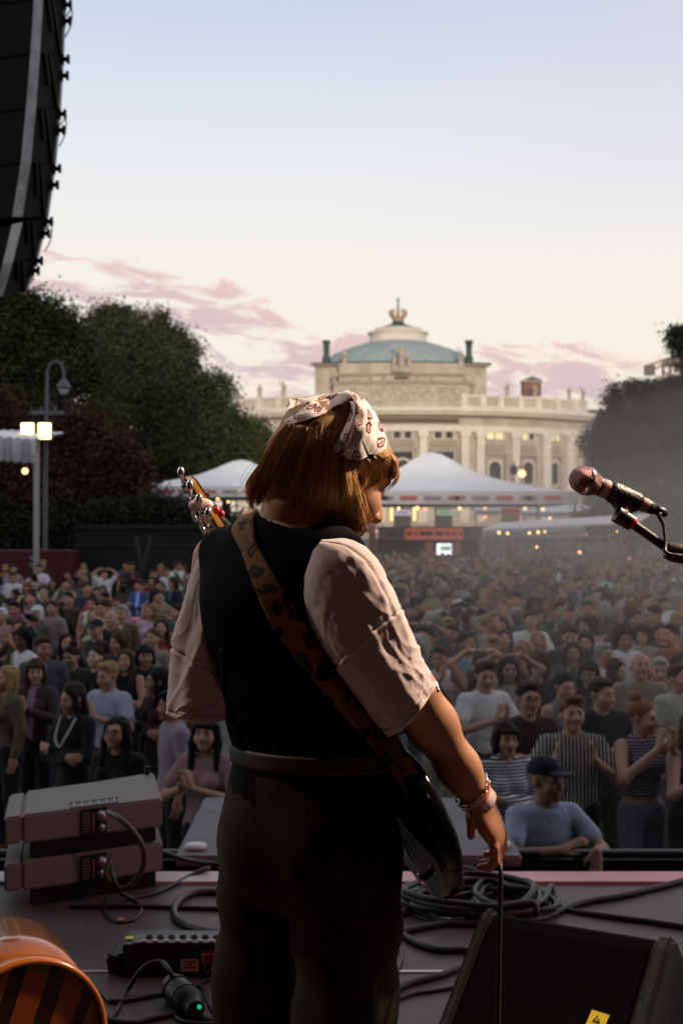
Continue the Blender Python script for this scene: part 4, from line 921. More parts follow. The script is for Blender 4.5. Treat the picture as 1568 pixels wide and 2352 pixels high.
def fold_l(t, f, th):
    d = .0052*np.sin(2*math.pi*(f*2.3+.55*t))*np.clip((t-.1)*3, 0, 1)
    q = f*7+t*5+1.2*n2(f*3, t*4+9); d = d+.0045*(ridge(np.sin(q*1.5), 1.6)-.4)*np.clip((t-.15)*3, 0, 1)
    seam = .53+.16*f; d = d-.0040*np.exp(-((t-seam)/.006)**2)+.002*np.exp(-((t-seam-.018)/.012)**2)+.0008*n1(f*12, t*16)+.0014*ridge(np.sin(f*13-t*9+2.5*n1(f*3+20, t*6+9)), 3)
    d = d+.002*np.clip((t-.93)*60, 0, 1)-.003*np.exp(-((t-.925)/.006)**2)
    return d
sleeve([(716, 1268), (694, 1330), (697, 1395), (720, 1455), (760, 1525), (806, 1596), (852, 1656), (889, 1694)], [(742, 1236), (806, 1239), (856, 1276), (892, 1345), (922, 1412), (956, 1482), (986, 1540), (1001, 1572)],
       [2.41, 2.405, 2.395, 2.385, 2.375, 2.37, 2.365, 2.36], [.045, .066, .074, .076, .075, .073, .070, .068], fold_r, 'sleeve')
sleeve([(498, 1228), (456, 1280), (431, 1362), (412, 1440), (398, 1505), (389, 1570), (383, 1615), (386, 1638)], [(540, 1212), (556, 1262), (560, 1360), (560, 1440), (556, 1510), (550, 1570), (544, 1620), (540, 1646)],
       [2.61, 2.605, 2.595, 2.58, 2.565, 2.55, 2.54, 2.535], [.05, .058, .060, .062, .064, .066, .068, .070], fold_l, 'sleeve')
# vest
M_VEST = mat('black_vest_knit', (.0045, .004, .006), rough=.9, spec=.06, nscale=300, namt=.25, bump=.4, bscale=500, bdist=.001)
Fd = Field((-.34, 2.30, 1.00), (.14, 2.72, 1.50), .0045); trunk(Fd, .010)
Fd.plane_cut((0, 0, 1.045), (0, .0, -1))
Fd.ell(PA(868, 1385, 2.30), V3(.115, .15, .17), None, .015, 'sub'); Fd.ell(PA(410, 1430, 2.60), V3(.052, .15, .17), None, .015, 'sub')
Fd.cap((-.070, 2.40, 1.492), (-.086, 2.62, 1.505), .064, .064, .012, 'sub')
Fd.disp(lambda X, Y, Z: .0022*wr(X, Y, Z, 20, 6)+.0016*np.abs(np.sin(Z*46+2.2*np.sin(X*18)))*np.clip((1.18-Z)*8, 0, 1))
part(Fd, 'vest', M_VEST)
# trousers and belt
M_TRO = mat('dark_brown_corduroy', (.026, .0195, .013), rough=.9, spec=.15, nscale=26, namt=.35, aniso=(6, 6, .25), bump=.3, bscale=200, bdist=.002)
Fd = Field((-.30, 2.20, .02), (.17, 2.80, 1.06), .005)
Fd.ell((-.058, 2.50, .915), (.166, .128, .17), TM, .03); Fd.ell((-.047, 2.505, 1.0), (.155, .122, .09), TM, .03)
for x_, y_ in ((-.02, 2.405), (-.125, 2.475)): Fd.ell((x_, y_, .875), (.075, .065, .09), None, .05)
Fd.chain([(-.122, 2.56, .86), (-.145, 2.58, .62), (-.160, 2.60, .35), (-.172, 2.60, .05)], [.097, .083, .083, .098], .03)
Fd.chain([(.002, 2.45, .86), (.010, 2.43, .62), (.014, 2.42, .35), (.018, 2.42, .05)], [.100, .086, .086, .105], .03)
Fd.plane_cut((0, 0, 1.032), (0, 0, 1))
Fd.disp(lambda X, Y, Z: .0035*wr(X, Y, Z, 16, 9)+.0040*np.sin((Z*1.0+X*.75)*58+1.6*np.sin(X*24))*np.exp(-((Z-.73)/.075)**2)+.0030*np.sin(X*85+Z*10)*np.clip((.72-Z)*5, 0, 1)-.0018*np.exp(-((X+.057+.05*(Z-.9))/.003)**2)*np.exp(-((Z-.92)/.1)**4))
part(Fd, 'trousers', M_TRO)
M_BELT = mat('dark_red_leather', (.050, .012, .010), rough=.55)
Fd = Field((-.26, 2.32, .99), (.16, 2.70, 1.08), .004); Fd.ell((-.047, 2.505, 1.02), (.166, .132, .30), TM, 0); Fd.ell((-.047, 2.505, 1.02), (.150, .116, .30), TM, 0, 'sub'); Fd.plane_cut((0, 0, 1.049), (0, 0, 1)); Fd.plane_cut((0, 0, 1.018), (0, 0, -1))
part(Fd, 'belt', M_BELT)
for k, me in BACK.items():
    me.calc_loop_triangles(); bv[k] = BVHTree.FromPolygons([v.co for v in me.vertices], [p.vertices for p in me.polygons])
bv['body'] = BVHTree.FromPolygons([v.co for v in pl.data.vertices], [p.vertices for p in pl.data.polygons])
EYE = Vector((0, 0, ZC))
def hit(px, py, keys, default=None, lift=.006):
    d = (P(px, py, 2.5)-EYE).normalized(); best = None
    for k in keys:
        r = bv[k].ray_cast(EYE, d)
        if r[0] is not None and (best is None or r[3] < best): best = r[3]
    if best is None: return P(px, py, default) if default else None
    return EYE+d*(best-lift)
# belt loops, pocket seam
m = MB()
for px in (632, 745, 880):
    a, b = hit(px-9, 1712, ['belt', 'vest'], 2.4, .004), hit(px+9, 1712, ['belt', 'vest'], 2.4, .004); c, d = hit(px+9, 1768, ['trousers'], 2.4, .004), hit(px-9, 1768, ['trousers'], 2.4, .004)
    m = MB(); m.prism([a, b, c, d], (0, .004, 0)); m.build('belt_loop', M_TRO, next(c for c in pl.children if c.name.startswith('trousers')))
# hair: a soft core with many strands over it
M_PHAIR = mat('golden_brown_hair', (.54, .31, .115), rough=.42, spec=.4, vcol=True)
Fd = Field((-.20, 2.34, 1.38), (.13, 2.66, 1.70), .005)
Fd.ell(PA(760, 1040, 2.512), (.088, .090, .090), None, 0); Fd.chain([PA(722, 1022, 2.52), PA(676, 1082, 2.52), PA(652, 1104, 2.52)], [.070, .060, .034], .03)
Fd.chain([PA(740, 1040, 2.47), PA(748, 1104, 2.455), PA(766, 1158, 2.45)], [.064, .044, .012], .03); Fd.chain([PA(700, 1060, 2.48), PA(700, 1104, 2.48), PA(694, 1132, 2.49)], [.058, .036, .012], .03)
Fd.ell(PA(868, 1062, 2.535), (.026, .045, .028), None, .02); Fd.ell(PA(842, 1040, 2.49), (.040, .055, .024), None, .02)
Fd.disp(lambda X, Y, Z: .0028*fbm(X*1.0, Y*1.0, Z*.22, 120, 5))
me = Fd.mesh('hair'); plain_tint(me); me.materials.append(M_PHAIR); hair = link_mesh('hair', me, None, pl)
t_ = M_PHAIR.node_tree; b_ = t_.nodes['Principled BSDF']; tl = t_.nodes.new('ShaderNodeBsdfTranslucent'); mx_ = t_.nodes.new('ShaderNodeMixShader'); mx_.inputs[0].default_value = .38
t_.links.new(b_.inputs['Base Color'].links[0].from_socket, tl.inputs['Color']); t_.links.new(b_.outputs[0], mx_.inputs[1]); t_.links.new(tl.outputs[0], mx_.inputs[2]); t_.links.new(mx_.outputs[0], t_.nodes['Material Output'].inputs['Surface'])
hb = BVHTree.FromPolygons([v.co for v in me.vertices], [p.vertices for p in me.polygons])
GUID = [
 [(664, 972), (638, 1000), (612, 1045), (591, 1090), (580, 1120), (580, 1142), (590, 1160)],
 [(682, 962), (660, 1005), (634, 1056), (612, 1105), (598, 1134), (596, 1156)],
 [(706, 955), (688, 1005), (664, 1065), (644, 1118), (632, 1136), (627, 1152)],
 [(735, 938), (718, 1000), (700, 1070), (684, 1120), (674, 1140), (668, 1156)],
 [(762, 922), (748, 990), (736, 1060), (728, 1122), (720, 1156), (714, 1180)],
 [(792, 912), (772, 980), (762, 1050), (757, 1118), (752, 1165), (742, 1204)],
 [(806, 930), (790, 990), (782, 1050), (782, 1110), (780, 1165), (768, 1218)],
 [(782, 1036), (790, 1066), (797, 1105), (803, 1150), (800, 1185), (790, 1208)],
 [(786, 1040), (806, 1090), (818, 1130), (826, 1165), (826, 1195), (818, 1216)],
 [(846, 1040), (824, 1060), (812, 1100), (820, 1150), (826, 1190), (814, 1224)]]
BANG = [[(806, 1040), (822, 1060), (824, 1090), (812, 1112), (800, 1128)], [(832, 1042), (850, 1058), (852, 1082), (838, 1104), (812, 1130)], [(850, 1040), (874, 1058), (876, 1084), (858, 1108), (826, 1136)], [(868, 1036), (892, 1054), (898, 1076), (884, 1098), (850, 1116)], [(880, 1030), (900, 1048), (906, 1068), (899, 1088), (876, 1106)]]
def lerp_path(G, t):
    t = max(0, min(len(G)-1.001, t)); i = int(t); f = t-i; A = catmull([(x, y, 0) for x, y in G[i]], 6); B = catmull([(x, y, 0) for x, y in G[i+1]], 6)
    return [(A[int(k/19*(len(A)-1))]*(1-f)+B[int(k/19*(len(B)-1))]*f) for k in range(20)]
rh = random.Random(4); SV, SF, ST_ = [], [], []
def strand(pts, r, tone):
    k0 = len(SV)
    for i, p in enumerate(pts):
        t = (pts[min(i+1, len(pts)-1)]-pts[max(0, i-1)]); t = t.normalized() if t.length > 0 else Vector((0, 0, 1)); a = t.cross(Vector((0, 1, 0))).normalized(); b = t.cross(a)
        rr_ = r*min(1.0, (len(pts)-i)/6+.15)
        for an in (0, 2.1, 4.2): SV.append(p+(a*math.cos(an)+b*math.sin(an))*rr_); ST_.append(tone)
    for i in range(len(pts)-1):
        for k in range(3): SF.append((k0+3*i+k, k0+3*i+(k+1) % 3, k0+3*i+3+(k+1) % 3, k0+3*i+3+k))
def depth_of(px, py, G, lastY):
    d = (P(px, py, 2.5)-EYE).normalized(); q = [r[3]*d.y for r in (hb.ray_cast(EYE, d), bv['body'].ray_cast(EYE, d)) if r[0] is not None and r[3]*d.y < 2.62]
    return min(q) if q else None
def lock(G, t0, n, spread=.10, lift=(0, .010), wave=1.0, fly=0.0, r=.0010, base=2.50, jit=1.0, tone=None):
    """a lock of strands that fall together"""
    ph, am, fr_ = rh.uniform(0, 6.28), rh.uniform(1.5, 8)*wave, rh.uniform(4, 8); jx, jy = rh.gauss(0, 4), rh.gauss(0, 13); lf = rh.uniform(*lift); cut0 = rh.uniform(.78, 1.02) if rh.random() < .72 else rh.uniform(.5, .8); sx = rh.gauss(0, 1)*fly; tn = tone or rh.uniform(.55, 1.45); hook = rh.gauss(-2, 8)
    for _ in range(n):
        t = max(0, min(len(G)-1.01, t0+rh.gauss(0, spread))); path = lerp_path(G, t); a1, a2, cut = rh.gauss(0, 1.3)*jit, rh.gauss(0, 1.5)*jit, min(1, cut0+rh.gauss(0, .05)); ys = base; pts = []; am2 = am*rh.uniform(.8, 1.2)
        for k in range(max(5, int(20*cut))):
            q = path[k]; f = k/19; px = q.x+(jx+a1*2)*min(1, f*2)+am2*math.sin(f*fr_+ph)*(f+.9*max(0, f-.55))+sx*f*f*16+hook*max(0, f-.7)*3; py = q.y+jy*f+a2-abs(sx)*3*f
            y = depth_of(px, py, G, ys); ys = ys*.5+y*.5 if y is not None else ys+.003
            pts.append(P(px, py, ys-(lf+.002*a1)*(.25+.75*math.sin(min(1, f*1.15)*3.14))-.0015))
        strand(pts, r*rh.uniform(.6, 1.2), tn*rh.uniform(.75, 1.3))
for i in range(120): lock(GUID, rh.uniform(0, 6), 17, .09, (.0, .013))
for i in range(40): lock(GUID, rh.uniform(6.7, 9), 15, .10, (.0, .014), 1.3)
for i in range(26): lock(GUID, rh.uniform(0, .9), 12, .06, (.0, .010), 1.6, .35, .0009, 2.52, tone=1.5)
for i in range(46): lock(BANG, rh.uniform(0, 4), 14, .12, (.0, .012), 1.0, .1, tone=rh.uniform(.8, 1.9))
for i in range(14): lock(GUID, rh.uniform(6.5, 9), 6, .15, (.004, .02), 2.2, .5, .0009)
for i in range(60): lock(GUID, rh.choice([0, .15, .3, 1, 3, 8.6, 8.9]), 1, .1, (.005, .014), 3, 1.5, .00045)
for i in range(14): lock(BANG, rh.uniform(1.5, 4), 1, .1, (.005, .014), 2.5, 1.3, .00045)
me = bpy.data.meshes.new('hair_strands'); me.from_pydata([tuple(v) for v in SV], [], SF); me.polygons.foreach_set('use_smooth', [True]*len(SF)); me.update()
tt = np.ones((len(SV), 4), np.float32); tt[:, :3] = np.array(ST_)[:, None]; a_ = me.attributes.new('tint', 'FLOAT_COLOR', 'POINT'); a_.data.foreach_set('color', tt.ravel()); me.materials.append(M_PHAIR)
link_mesh('strands', me, None, hair)
# bandana
def bandana_mat():
    m = mat('printed_bandana_cotton', (.78, .66, .63), rough=.85, spec=.15, bump=.25, bscale=260, bdist=.0012); t = m.node_tree; b = t.nodes['Principled BSDF']
    def nn(k): return t.nodes.new(k)
    cd = nn('ShaderNodeTexCoord'); vo = nn('ShaderNodeTexVoronoi'); vo.voronoi_dimensions = '2D'; vo.inputs['Scale'].default_value = 25; vo.inputs['Randomness'].default_value = .85; uvn = nn('ShaderNodeAttribute'); uvn.attribute_name = 'cloth_uv'
    mp = nn('ShaderNodeMapping'); mp.inputs['Scale'].default_value = (1.25, .85, 1); mp.inputs['Rotation'].default_value = (0, 0, .5); t.links.new(uvn.outputs['Vector'], mp.inputs[0]); wn = nn('ShaderNodeTexNoise'); wn.inputs['Scale'].default_value = 55; t.links.new(mp.outputs[0], wn.inputs['Vector']); wm = nn('ShaderNodeMix'); wm.data_type = 'RGBA'; wm.blend_type = 'LINEAR_LIGHT'; wm.inputs[0].default_value = .012; t.links.new(mp.outputs[0], wm.inputs[6]); t.links.new(wn.outputs['Color'], wm.inputs[7]); t.links.new(wm.outputs[2], vo.inputs['Vector'])
    cr = nn('ShaderNodeValToRGB'); e = cr.color_ramp.elements; e[0].position = 0; e[0].color = (1, 1, 1, 1); e[1].position = 1; e[1].color = (1, 1, 1, 1)
    for p, c in ((.06, (.14, .015, .03, 1)), (.10, (.14, .015, .03, 1)), (.13, (.9, .75, .72, 1)), (.17, (.9, .75, .72, 1)), (.20, (.15, .015, .03, 1)), (.29, (.15, .015, .03, 1)), (.32, (1, 1, 1, 1))):
        q = e.new(p); q.color = c
    t.links.new(vo.outputs['Distance'], cr.inputs[0])
    at = nn('ShaderNodeAttribute'); at.attribute_name = 'tint'
    mx = nn('ShaderNodeMix'); mx.data_type = 'RGBA'; mx.blend_type = 'MULTIPLY'; mx.inputs[0].default_value = 1; t.links.new(cr.outputs[0], mx.inputs[6]); t.links.new(at.outputs['Color'], mx.inputs[7])
    src = b.inputs['Base Color'].links[0].from_socket; mx2 = nn('ShaderNodeMix'); mx2.data_type = 'RGBA'; mx2.blend_type = 'MULTIPLY'; mx2.inputs[0].default_value = 1
    t.links.new(src, mx2.inputs[6]); t.links.new(mx.outputs[2], mx2.inputs[7]); t.links.new(mx2.outputs[2], b.inputs['Base Color']); return m
M_BAND = bandana_mat()
ROWS = [[(752, 1038, 2.415), (785, 1050, 2.400), (822, 1056, 2.400), (855, 1048, 2.430), (886, 1032, 2.475)],
        [(776, 1012, 2.405), (802, 1016, 2.392), (832, 1018, 2.395), (862, 1014, 2.428), (886, 1008, 2.480)],
        [(796, 972, 2.415), (816, 974, 2.402), (838, 976, 2.408), (860, 976, 2.435), (876, 978, 2.490)],
        [(808, 934, 2.440), (822, 934, 2.428), (836, 938, 2.432), (850, 944, 2.455), (860, 950, 2.505)],
        [(800, 905, 2.478), (812, 908, 2.470), (824, 912, 2.472), (834, 918, 2.490), (840, 926, 2.530)],
        [(786, 899, 2.52), (798, 900, 2.52), (808, 903, 2.52), (816, 908, 2.53), (820, 914, 2.56)],
        [(772, 908, 2.565), (784, 908, 2.575), (794, 910, 2.58), (802, 914, 2.59), (806, 920, 2.60)]]
FLAP = [[(664, 915, 2.60), (690, 916, 2.60), (718, 912, 2.60), (750, 906, 2.59), (790, 900, 2.545)],
        [(662, 930, 2.575), (688, 928, 2.57), (716, 924, 2.565), (750, 914, 2.555), (794, 897, 2.52)],
        [(655, 960, 2.535), (684, 950, 2.525), (716, 934, 2.515), (754, 913, 2.505), (800, 898, 2.485)],
        [(657, 974, 2.520), (692, 962, 2.500), (724, 946, 2.488), (762, 924, 2.470), (806, 906, 2.455)],
        [(662, 972, 2.530), (696, 968, 2.502), (728, 957, 2.488), (768, 936, 2.470), (812, 918, 2.452)],
        [(672, 964, 2.545), (704, 958, 2.520), (736, 946, 2.505), (774, 928, 2.49), (812, 916, 2.47)]]
m = MB()
for G_ in (ROWS, FLAP):
    G2 = []
    for r in G_:
        G2.append([])
        for px, py, y in r:
            h_ = depth_of(px, py, None, 0); G2[-1].append(P(px, py, min(y, h_-.007) if h_ is not None else y))
    S_ = surf(G2, 8, 8)
    for i, r in enumerate(S_):
        for j, p in enumerate(r):
            c = Vector(PA(760, 1040, 2.5)); n = (p-c).normalized(); px = p.x*900; r[j] = p+n*(.0013*math.sin(p.z*130+p.x*60+1.5*math.sin(p.y*60))+.0006*math.sin(p.x*310-p.z*150+p.y*200))
    m.grid(S_)
bo = m.build('bandana', M_BAND, pl); sd = bo.modifiers.new('thickness', 'SOLIDIFY'); sd.thickness = .0018; sd.offset = 0
at = bo.data.attributes.new('tint', 'FLOAT_COLOR', 'POINT'); tt = np.ones((len(bo.data.vertices), 4), np.float32)
NR = len(surf([[P(*q) for q in r] for r in ROWS], 8, 8)[0])
for i in range(len(tt)):
    j = i % NR
    if j in (6, 7): tt[i, :3] = (.42, .10, .09) if j == 6 else (1, .97, .95)     # thin printed border line along the back hem
at.data.foreach_set('color', tt.ravel())
uv = np.zeros((len(tt), 3), np.float32)
for i in range(len(tt)): uv[i] = ((i % NR)*.0042, (i//NR)*.0046+.31*(i//NR > 48), 0)
a_ = bo.data.attributes.new('cloth_uv', 'FLOAT_VECTOR', 'POINT'); a_.data.foreach_set('vector', uv.ravel())
# hair clip, wristband, bracelet, sleeve bead, in-ear wire
M_CHR = mat('polished_metal', (.75, .72, .70), rough=.18, metal=1)
m = MB(); a, b = P(832, 1012, 2.385), P(846, 1046, 2.392); m.tube([a, b], [.0015, .003], 6); m.box(b+Vector((.004, 0, -.002)), (.010, .003, .008)); m.build('hair_clip', M_CHR, pl)
wd = Vector(wrR-elR).normalized()
def ring(c, ax, r, rt, m_, name, n=40, link=False, ex=(1, 1)):
    a = ax.orthogonal().normalized(); b = ax.cross(a); mb = MB(); k = n if not link else 18
    if not link: mb.tube([c+(a*math.cos(t)*ex[0]+b*math.sin(t)*ex[1])*r for t in np.linspace(0, 2*math.pi, n)], rt, 6, cap=False)
    else:
        for i in range(k):
            t = 2*math.pi*i/k; p = c+(a*math.cos(t)+b*math.sin(t))*r; tg = (-a*math.sin(t)+b*math.cos(t)); nn_ = (ax if i % 2 else (a*math.cos(t)+b*math.sin(t)))
            mb.tube([p+tg*math.cos(s)*.0072+nn_*math.sin(s)*.0042 for s in np.linspace(0, 2*math.pi, 9)], rt, 5, cap=False)
    return mb.build(name, m_, pl)
ring(Vector(wrR)-wd*.016, (wd+Vector((.1, 0, .25))).normalized(), .0335, .0016, M_CHR, 'bracelet', link=True)
M_WB = mat('pink_paper_wristband', (.75, .55, .55), rough=.6); M_OB = mat('orange_wristband', (.75, .20, .04), rough=.6)
def band(c, ax, r, w, m_, name):
    q = ax.to_track_quat('Z', 'Y').to_matrix(); mb = MB(); mb.lathe([(r, -w/2), (r+.001, w/2), (r-.001, w/2), (r-.002, -w/2), (r, -w/2)], c, 28, q); return mb.build(name, m_, pl)
band(Vector(wrR)+wd*.006, (wd+Vector((.05, 0, .15))).normalized(), .0305, .019, M_WB, 'paper_wristband'); band(Vector(wrR)-wd*.006, (wd+Vector((.1, 0, .25))).normalized(), .0305, .007, M_OB, 'orange_wristband')
m = MB()
for k in range(4): m.sphere(P(1000+k*1.5, 1568+k*6, 2.36), .0038, 8)
m.build('bead_trim', M_CHR, pl)
m = MB(); pts = [(508, 1490), (512, 1560), (510, 1610), (520, 1650), (540, 1672)]; m.tube(catmull([hit(a, b, ['vest', 'shirt'], 2.45, .006) for a, b in pts], 6), .0028, 6); m.tube(catmull([P(548, 1690, 2.51), P(541, 1715, 2.52), P(539, 1742, 2.53)], 5), .002, 6)
m.build('earphone_wire', M_WIRE, pl)
# ------------------------------------------------------------------ the bass guitar
Eg, Hg = PA(1046, 2022, 2.40), PA(428, 1100, 3.06); LGt = np.linalg.norm(Hg-Eg); ug = (Hg-Eg)/LGt
ng = V3(.66, .46, .60); ng -= ug*(ng@ug); ng /= np.linalg.norm(ng); wg = np.cross(ng, ug)
GP = lambda s, w, n=0: Vector(Eg+ug*s+wg*w+ng*n)
M_GLOSS = mat('black_lacquer', (.006, .006, .007), rough=.10, spec=.13, coat=0)
gt = empty('bass_guitar', GP(.2, 0, 0), 'glossy black bass guitar held across the front by the player', 'guitar')
out = [(0, .0), (.012, .085), (.06, .140), (.13, .160), (.21, .138), (.27, .118), (.34, .125), (.42, .135), (.50, .120), (.53, .095), (.50, .070), (.43, .045), (.42, .0), (.43, -.045), (.46, -.075), (.455, -.105), (.41, -.130), (.34, -.120), (.27, -.110), (.19, -.130), (.11, -.155), (.045, -.125), (.008, -.07)]
oc = catmull([(s, w, 0) for s, w in out], 5, True); m = MB(); NO = len(oc)
rings = []
for off, nz_ in ((.012, -.022), (.004, -.019), (0, -.012), (0, .012), (.004, .019), (.012, .022)):
    c0 = Vector((.24, 0, 0)); rings.append([GP(*(q+(c0-q).normalized()*off).to_2d(), nz_) for q in oc])
vs = [v for r in rings for v in r]; fs = [(i*NO+k, i*NO+(k+1) % NO, (i+1)*NO+(k+1) % NO, (i+1)*NO+k) for i in range(5) for k in range(NO)]+[tuple(range(NO))[::-1], tuple(range(5*NO, 6*NO))]
m.add(vs, fs, True); attach(gt, m, 'body', M_GLOSS)
M_AMB = mat('amber_maple', (.62, .30, .06), rough=.3, coat=.4, nscale=8, namt=.2); M_ROSE = mat('dark_fingerboard', (.03, .018, .014), rough=.4)
s0, s1 = .40, LGt-.20
def bar(sa, sb, wa, wb, n0, n1): return [GP(sa, -wa, n0), GP(sa, wa, n0), GP(sb, wb, n0), GP(sb, -wb, n0)], n1-n0
m = MB(); q, dn = bar(s0, s1, .030, .021, -.012, .012); m.prism(q, Vector(ng)*dn); attach(gt, m, 'neck', M_AMB, bevel=.006)
m = MB(); q, dn = bar(s0-.05, s1, .031, .0215, .0125, .019); m.prism(q, Vector(ng)*dn); attach(gt, m, 'fingerboard', M_ROSE)
hd = [(s1-.01, -.022), (s1+.03, -.040), (s1+.10, -.052), (s1+.17, -.050), (s1+.20, -.02), (s1+.185, .02), (s1+.15, .036), (s1+.10, .030), (s1+.05, .026), (s1-.01, .022)]
m = MB(); m.prism([GP(s, w, -.008) for s, w in hd], Vector(ng)*.016); attach(gt, m, 'headstock', M_AMB, bevel=.003)
m = MB(); m.prism([GP(s1+.2-(s1+.2-s)*.97, w*.97, .0082) for s, w in hd], Vector(ng)*.0015); attach(gt, m, 'headstock_face', M_GLOSS)
for k in range(4):
    s = s1+.035+k*.042; tu = MB(); tu.tube([GP(s, -.030, .006), GP(s, -.030, .030)], .006, 10); tu.tube([GP(s, -.035, -.012), GP(s, -.072, -.012)], .0042, 8)
    tu.lathe([(0, -.0022), (.013, -.0022), (.014, 0), (.013, .0022), (0, .0022)], GP(s, -.082, -.012), 14, Matrix([list(ug), list(wg), list(ng)]).transposed()); attach(gt, tu, 'tuner', M_CHR)
sgn = 1 if (P(784, 1200, 1) is not None and (Vector(wg).x > 0)) else -1      # which edge of the headstock shows on the left
M_TPL = mat('dark_nickel', (.05, .045, .045), rough=.25, metal=.9)
for k in range(4):
    s = s1+.030+k*.045; tu = MB(); w0 = -sgn*.016; tu.prism([GP(s-.018, w0-.020, -.0125), GP(s+.018, w0-.020, -.0125), GP(s+.018, w0+.016, -.0125), GP(s-.018, w0+.016, -.0125)], Vector(ng)*.004); attach(gt, tu, 'tuner_plate', M_TPL)
    tu = MB(); tu.lathe([(0, .010), (.009, .010), (.011, .006), (.011, 0)], GP(s, w0, -.0125), 14, Matrix([list(ug), list(wg), list(-ng)]).transposed()); tu.tube([GP(s, w0-sgn*.012, -.018), GP(s, w0-sgn*.040, -.018)], .004, 8); tu.sphere(GP(s, w0-sgn*.046, -.018), .011, 10, (.7, .7, 1.2)); attach(gt, tu, 'tuner_gear', M_CHR)
M_STR = mat('steel_string', (.6, .58, .55), rough=.25, metal=1); m = MB()
for k in range(4): w = -.024+k*.016; m.tube([GP(.12, w, .034), GP(s1, w*.6, .024), GP(s1+.04+k*.04, -.028, .018)], .0009, 5)
attach(gt, m, 'strings', M_STR)
m = MB(); m.lathe([(0, 0), (.006, 0), (.0065, .010), (.010, .013), (.010, .017), (0, .018)], GP(.055, -.05, -.022), 12, Matrix([list(ug), list(wg), list(-ng)]).transposed()); attach(gt, m, 'strap_button', M_CHR)
m = MB(); m.sphere(P(462, 1160, 2.97), .020, 14, (1.35, .8, .75)); attach(gt, m, 'headstock_tuner', mat('pearl_pink_plastic', (.70, .48, .44), rough=.3))
M_REDK = mat('red_knob', (.55, .01, .01), rough=.3)
for px, py in ((497, 1172), (508, 1180)): m = MB(); m.sphere(P(px, py, 2.93), .008, 10); attach(gt, m, 'red_peg', M_REDK)
# leopard strap lying on the vest
def leopard():
    m = mat('leopard_strap', (.18, .078, .026), rough=.85, bump=.3, bscale=300, bdist=.001); t = m.node_tree; b = t.nodes['Principled BSDF']
    def nn(k): return t.nodes.new(k)
    cd = nn('ShaderNodeTexCoord'); mp = nn('ShaderNodeMapping'); mp.inputs['Scale'].default_value = (1.1, .5, .9); t.links.new(cd.outputs['Object'], mp.inputs[0])
    no = nn('ShaderNodeTexNoise'); no.inputs['Scale'].default_value = 40; t.links.new(mp.outputs[0], no.inputs['Vector'])
    ad = nn('ShaderNodeMix'); ad.data_type = 'RGBA'; ad.inputs[0].default_value = .035; t.links.new(mp.outputs[0], ad.inputs[6]); t.links.new(no.outputs['Color'], ad.inputs[7])
    vo = nn('ShaderNodeTexVoronoi'); vo.inputs['Scale'].default_value = 36; t.links.new(ad.outputs[2], vo.inputs['Vector'])
    cr = nn('ShaderNodeValToRGB'); e = cr.color_ramp.elements; e[0].position = .16; e[0].color = (.55, .42, .3, 1); e[1].position = .56; e[1].color = (1, 1, 1, 1)
    for p, c in ((.22, (.04, .03, .03, 1)), (.40, (.04, .03, .03, 1)), (.47, (1, 1, 1, 1))): q = e.new(p); q.color = c
    t.links.new(vo.outputs['Distance'], cr.inputs[0]); src = b.inputs['Base Color'].links[0].from_socket; mx = nn('ShaderNodeMix'); mx.data_type = 'RGBA'; mx.blend_type = 'MULTIPLY'; mx.inputs[0].default_value = 1
    t.links.new(src, mx.inputs[6]); t.links.new(cr.outputs[0], mx.inputs[7]); t.links.new(mx.outputs[2], b.inputs['Base Color']); return m
SL = [(545, 1198), (534, 1222), (553, 1262), (576, 1326), (598, 1383), (627, 1440), (671, 1500), (718, 1562), (775, 1630), (838, 1700), (895, 1770), (945, 1845)]
SR = [(585, 1186), (584, 1215), (598, 1262), (623, 1308), (653, 1354), (684, 1407), (717, 1458), (752, 1502), (800, 1556), (858, 1624), (915, 1695), (980, 1815)]
A = catmull([(x, y, 0) for x, y in SL], 6); B = catmull([(x, y, 0) for x, y in SR], 6); rows = []; prevd = None
for i, (a, b) in enumerate(zip(A, B)):
    r = []
    for k in range(7):
        q = a.lerp(b, k/6); p = hit(q.x, q.y, ['vest', 'trousers', 'belt'], None, .007)
        r.append(p if p is not None and p.y < 2.62 else None)
    ys = [p.y for p in r if p is not None]; fb = min(ys) if ys else (prevd or 2.4)
    if i > len(A)*.86: fb = min(fb, 2.36)
    prevd = fb
    for k in range(7):
        if r[k] is None or (i > len(A)*.80): q = a.lerp(b, k/6); y = fb if r[k] is None else min(r[k].y, 2.40); r[k] = P(q.x, q.y, y)
    rows.append(r)
# smooth the depths so that the strap spans hollows
Yv = np.array([[p.y for p in r] for r in rows])
for _ in range(6): Yv[1:-1] = np.minimum(Yv[1:-1], (Yv[:-2]+Yv[2:]+Yv[1:-1])/3); Yv[:, 1:-1] = np.minimum(Yv[:, 1:-1], (Yv[:, :-2]+Yv[:, 2:]+Yv[:, 1:-1])/3)
rows = [[EYE+(rows[i][k]-EYE)*(Yv[i, k]/rows[i][k].y) for k in range(7)] for i in range(len(rows))]
over = [P(560, 1180, 2.62), P(572, 1178, 2.62)]
rows.insert(0, [rows[0][k]+Vector((0, .10, .012)) for k in range(7)]); rows.insert(0, [rows[0][k]+Vector((0, .06, -.06)) for k in range(7)])
m = MB(); m.grid(rows); st = attach(gt, m, 'strap', leopard()); sd = st.modifiers.new('thickness', 'SOLIDIFY'); sd.thickness = .003; sd.offset = 1
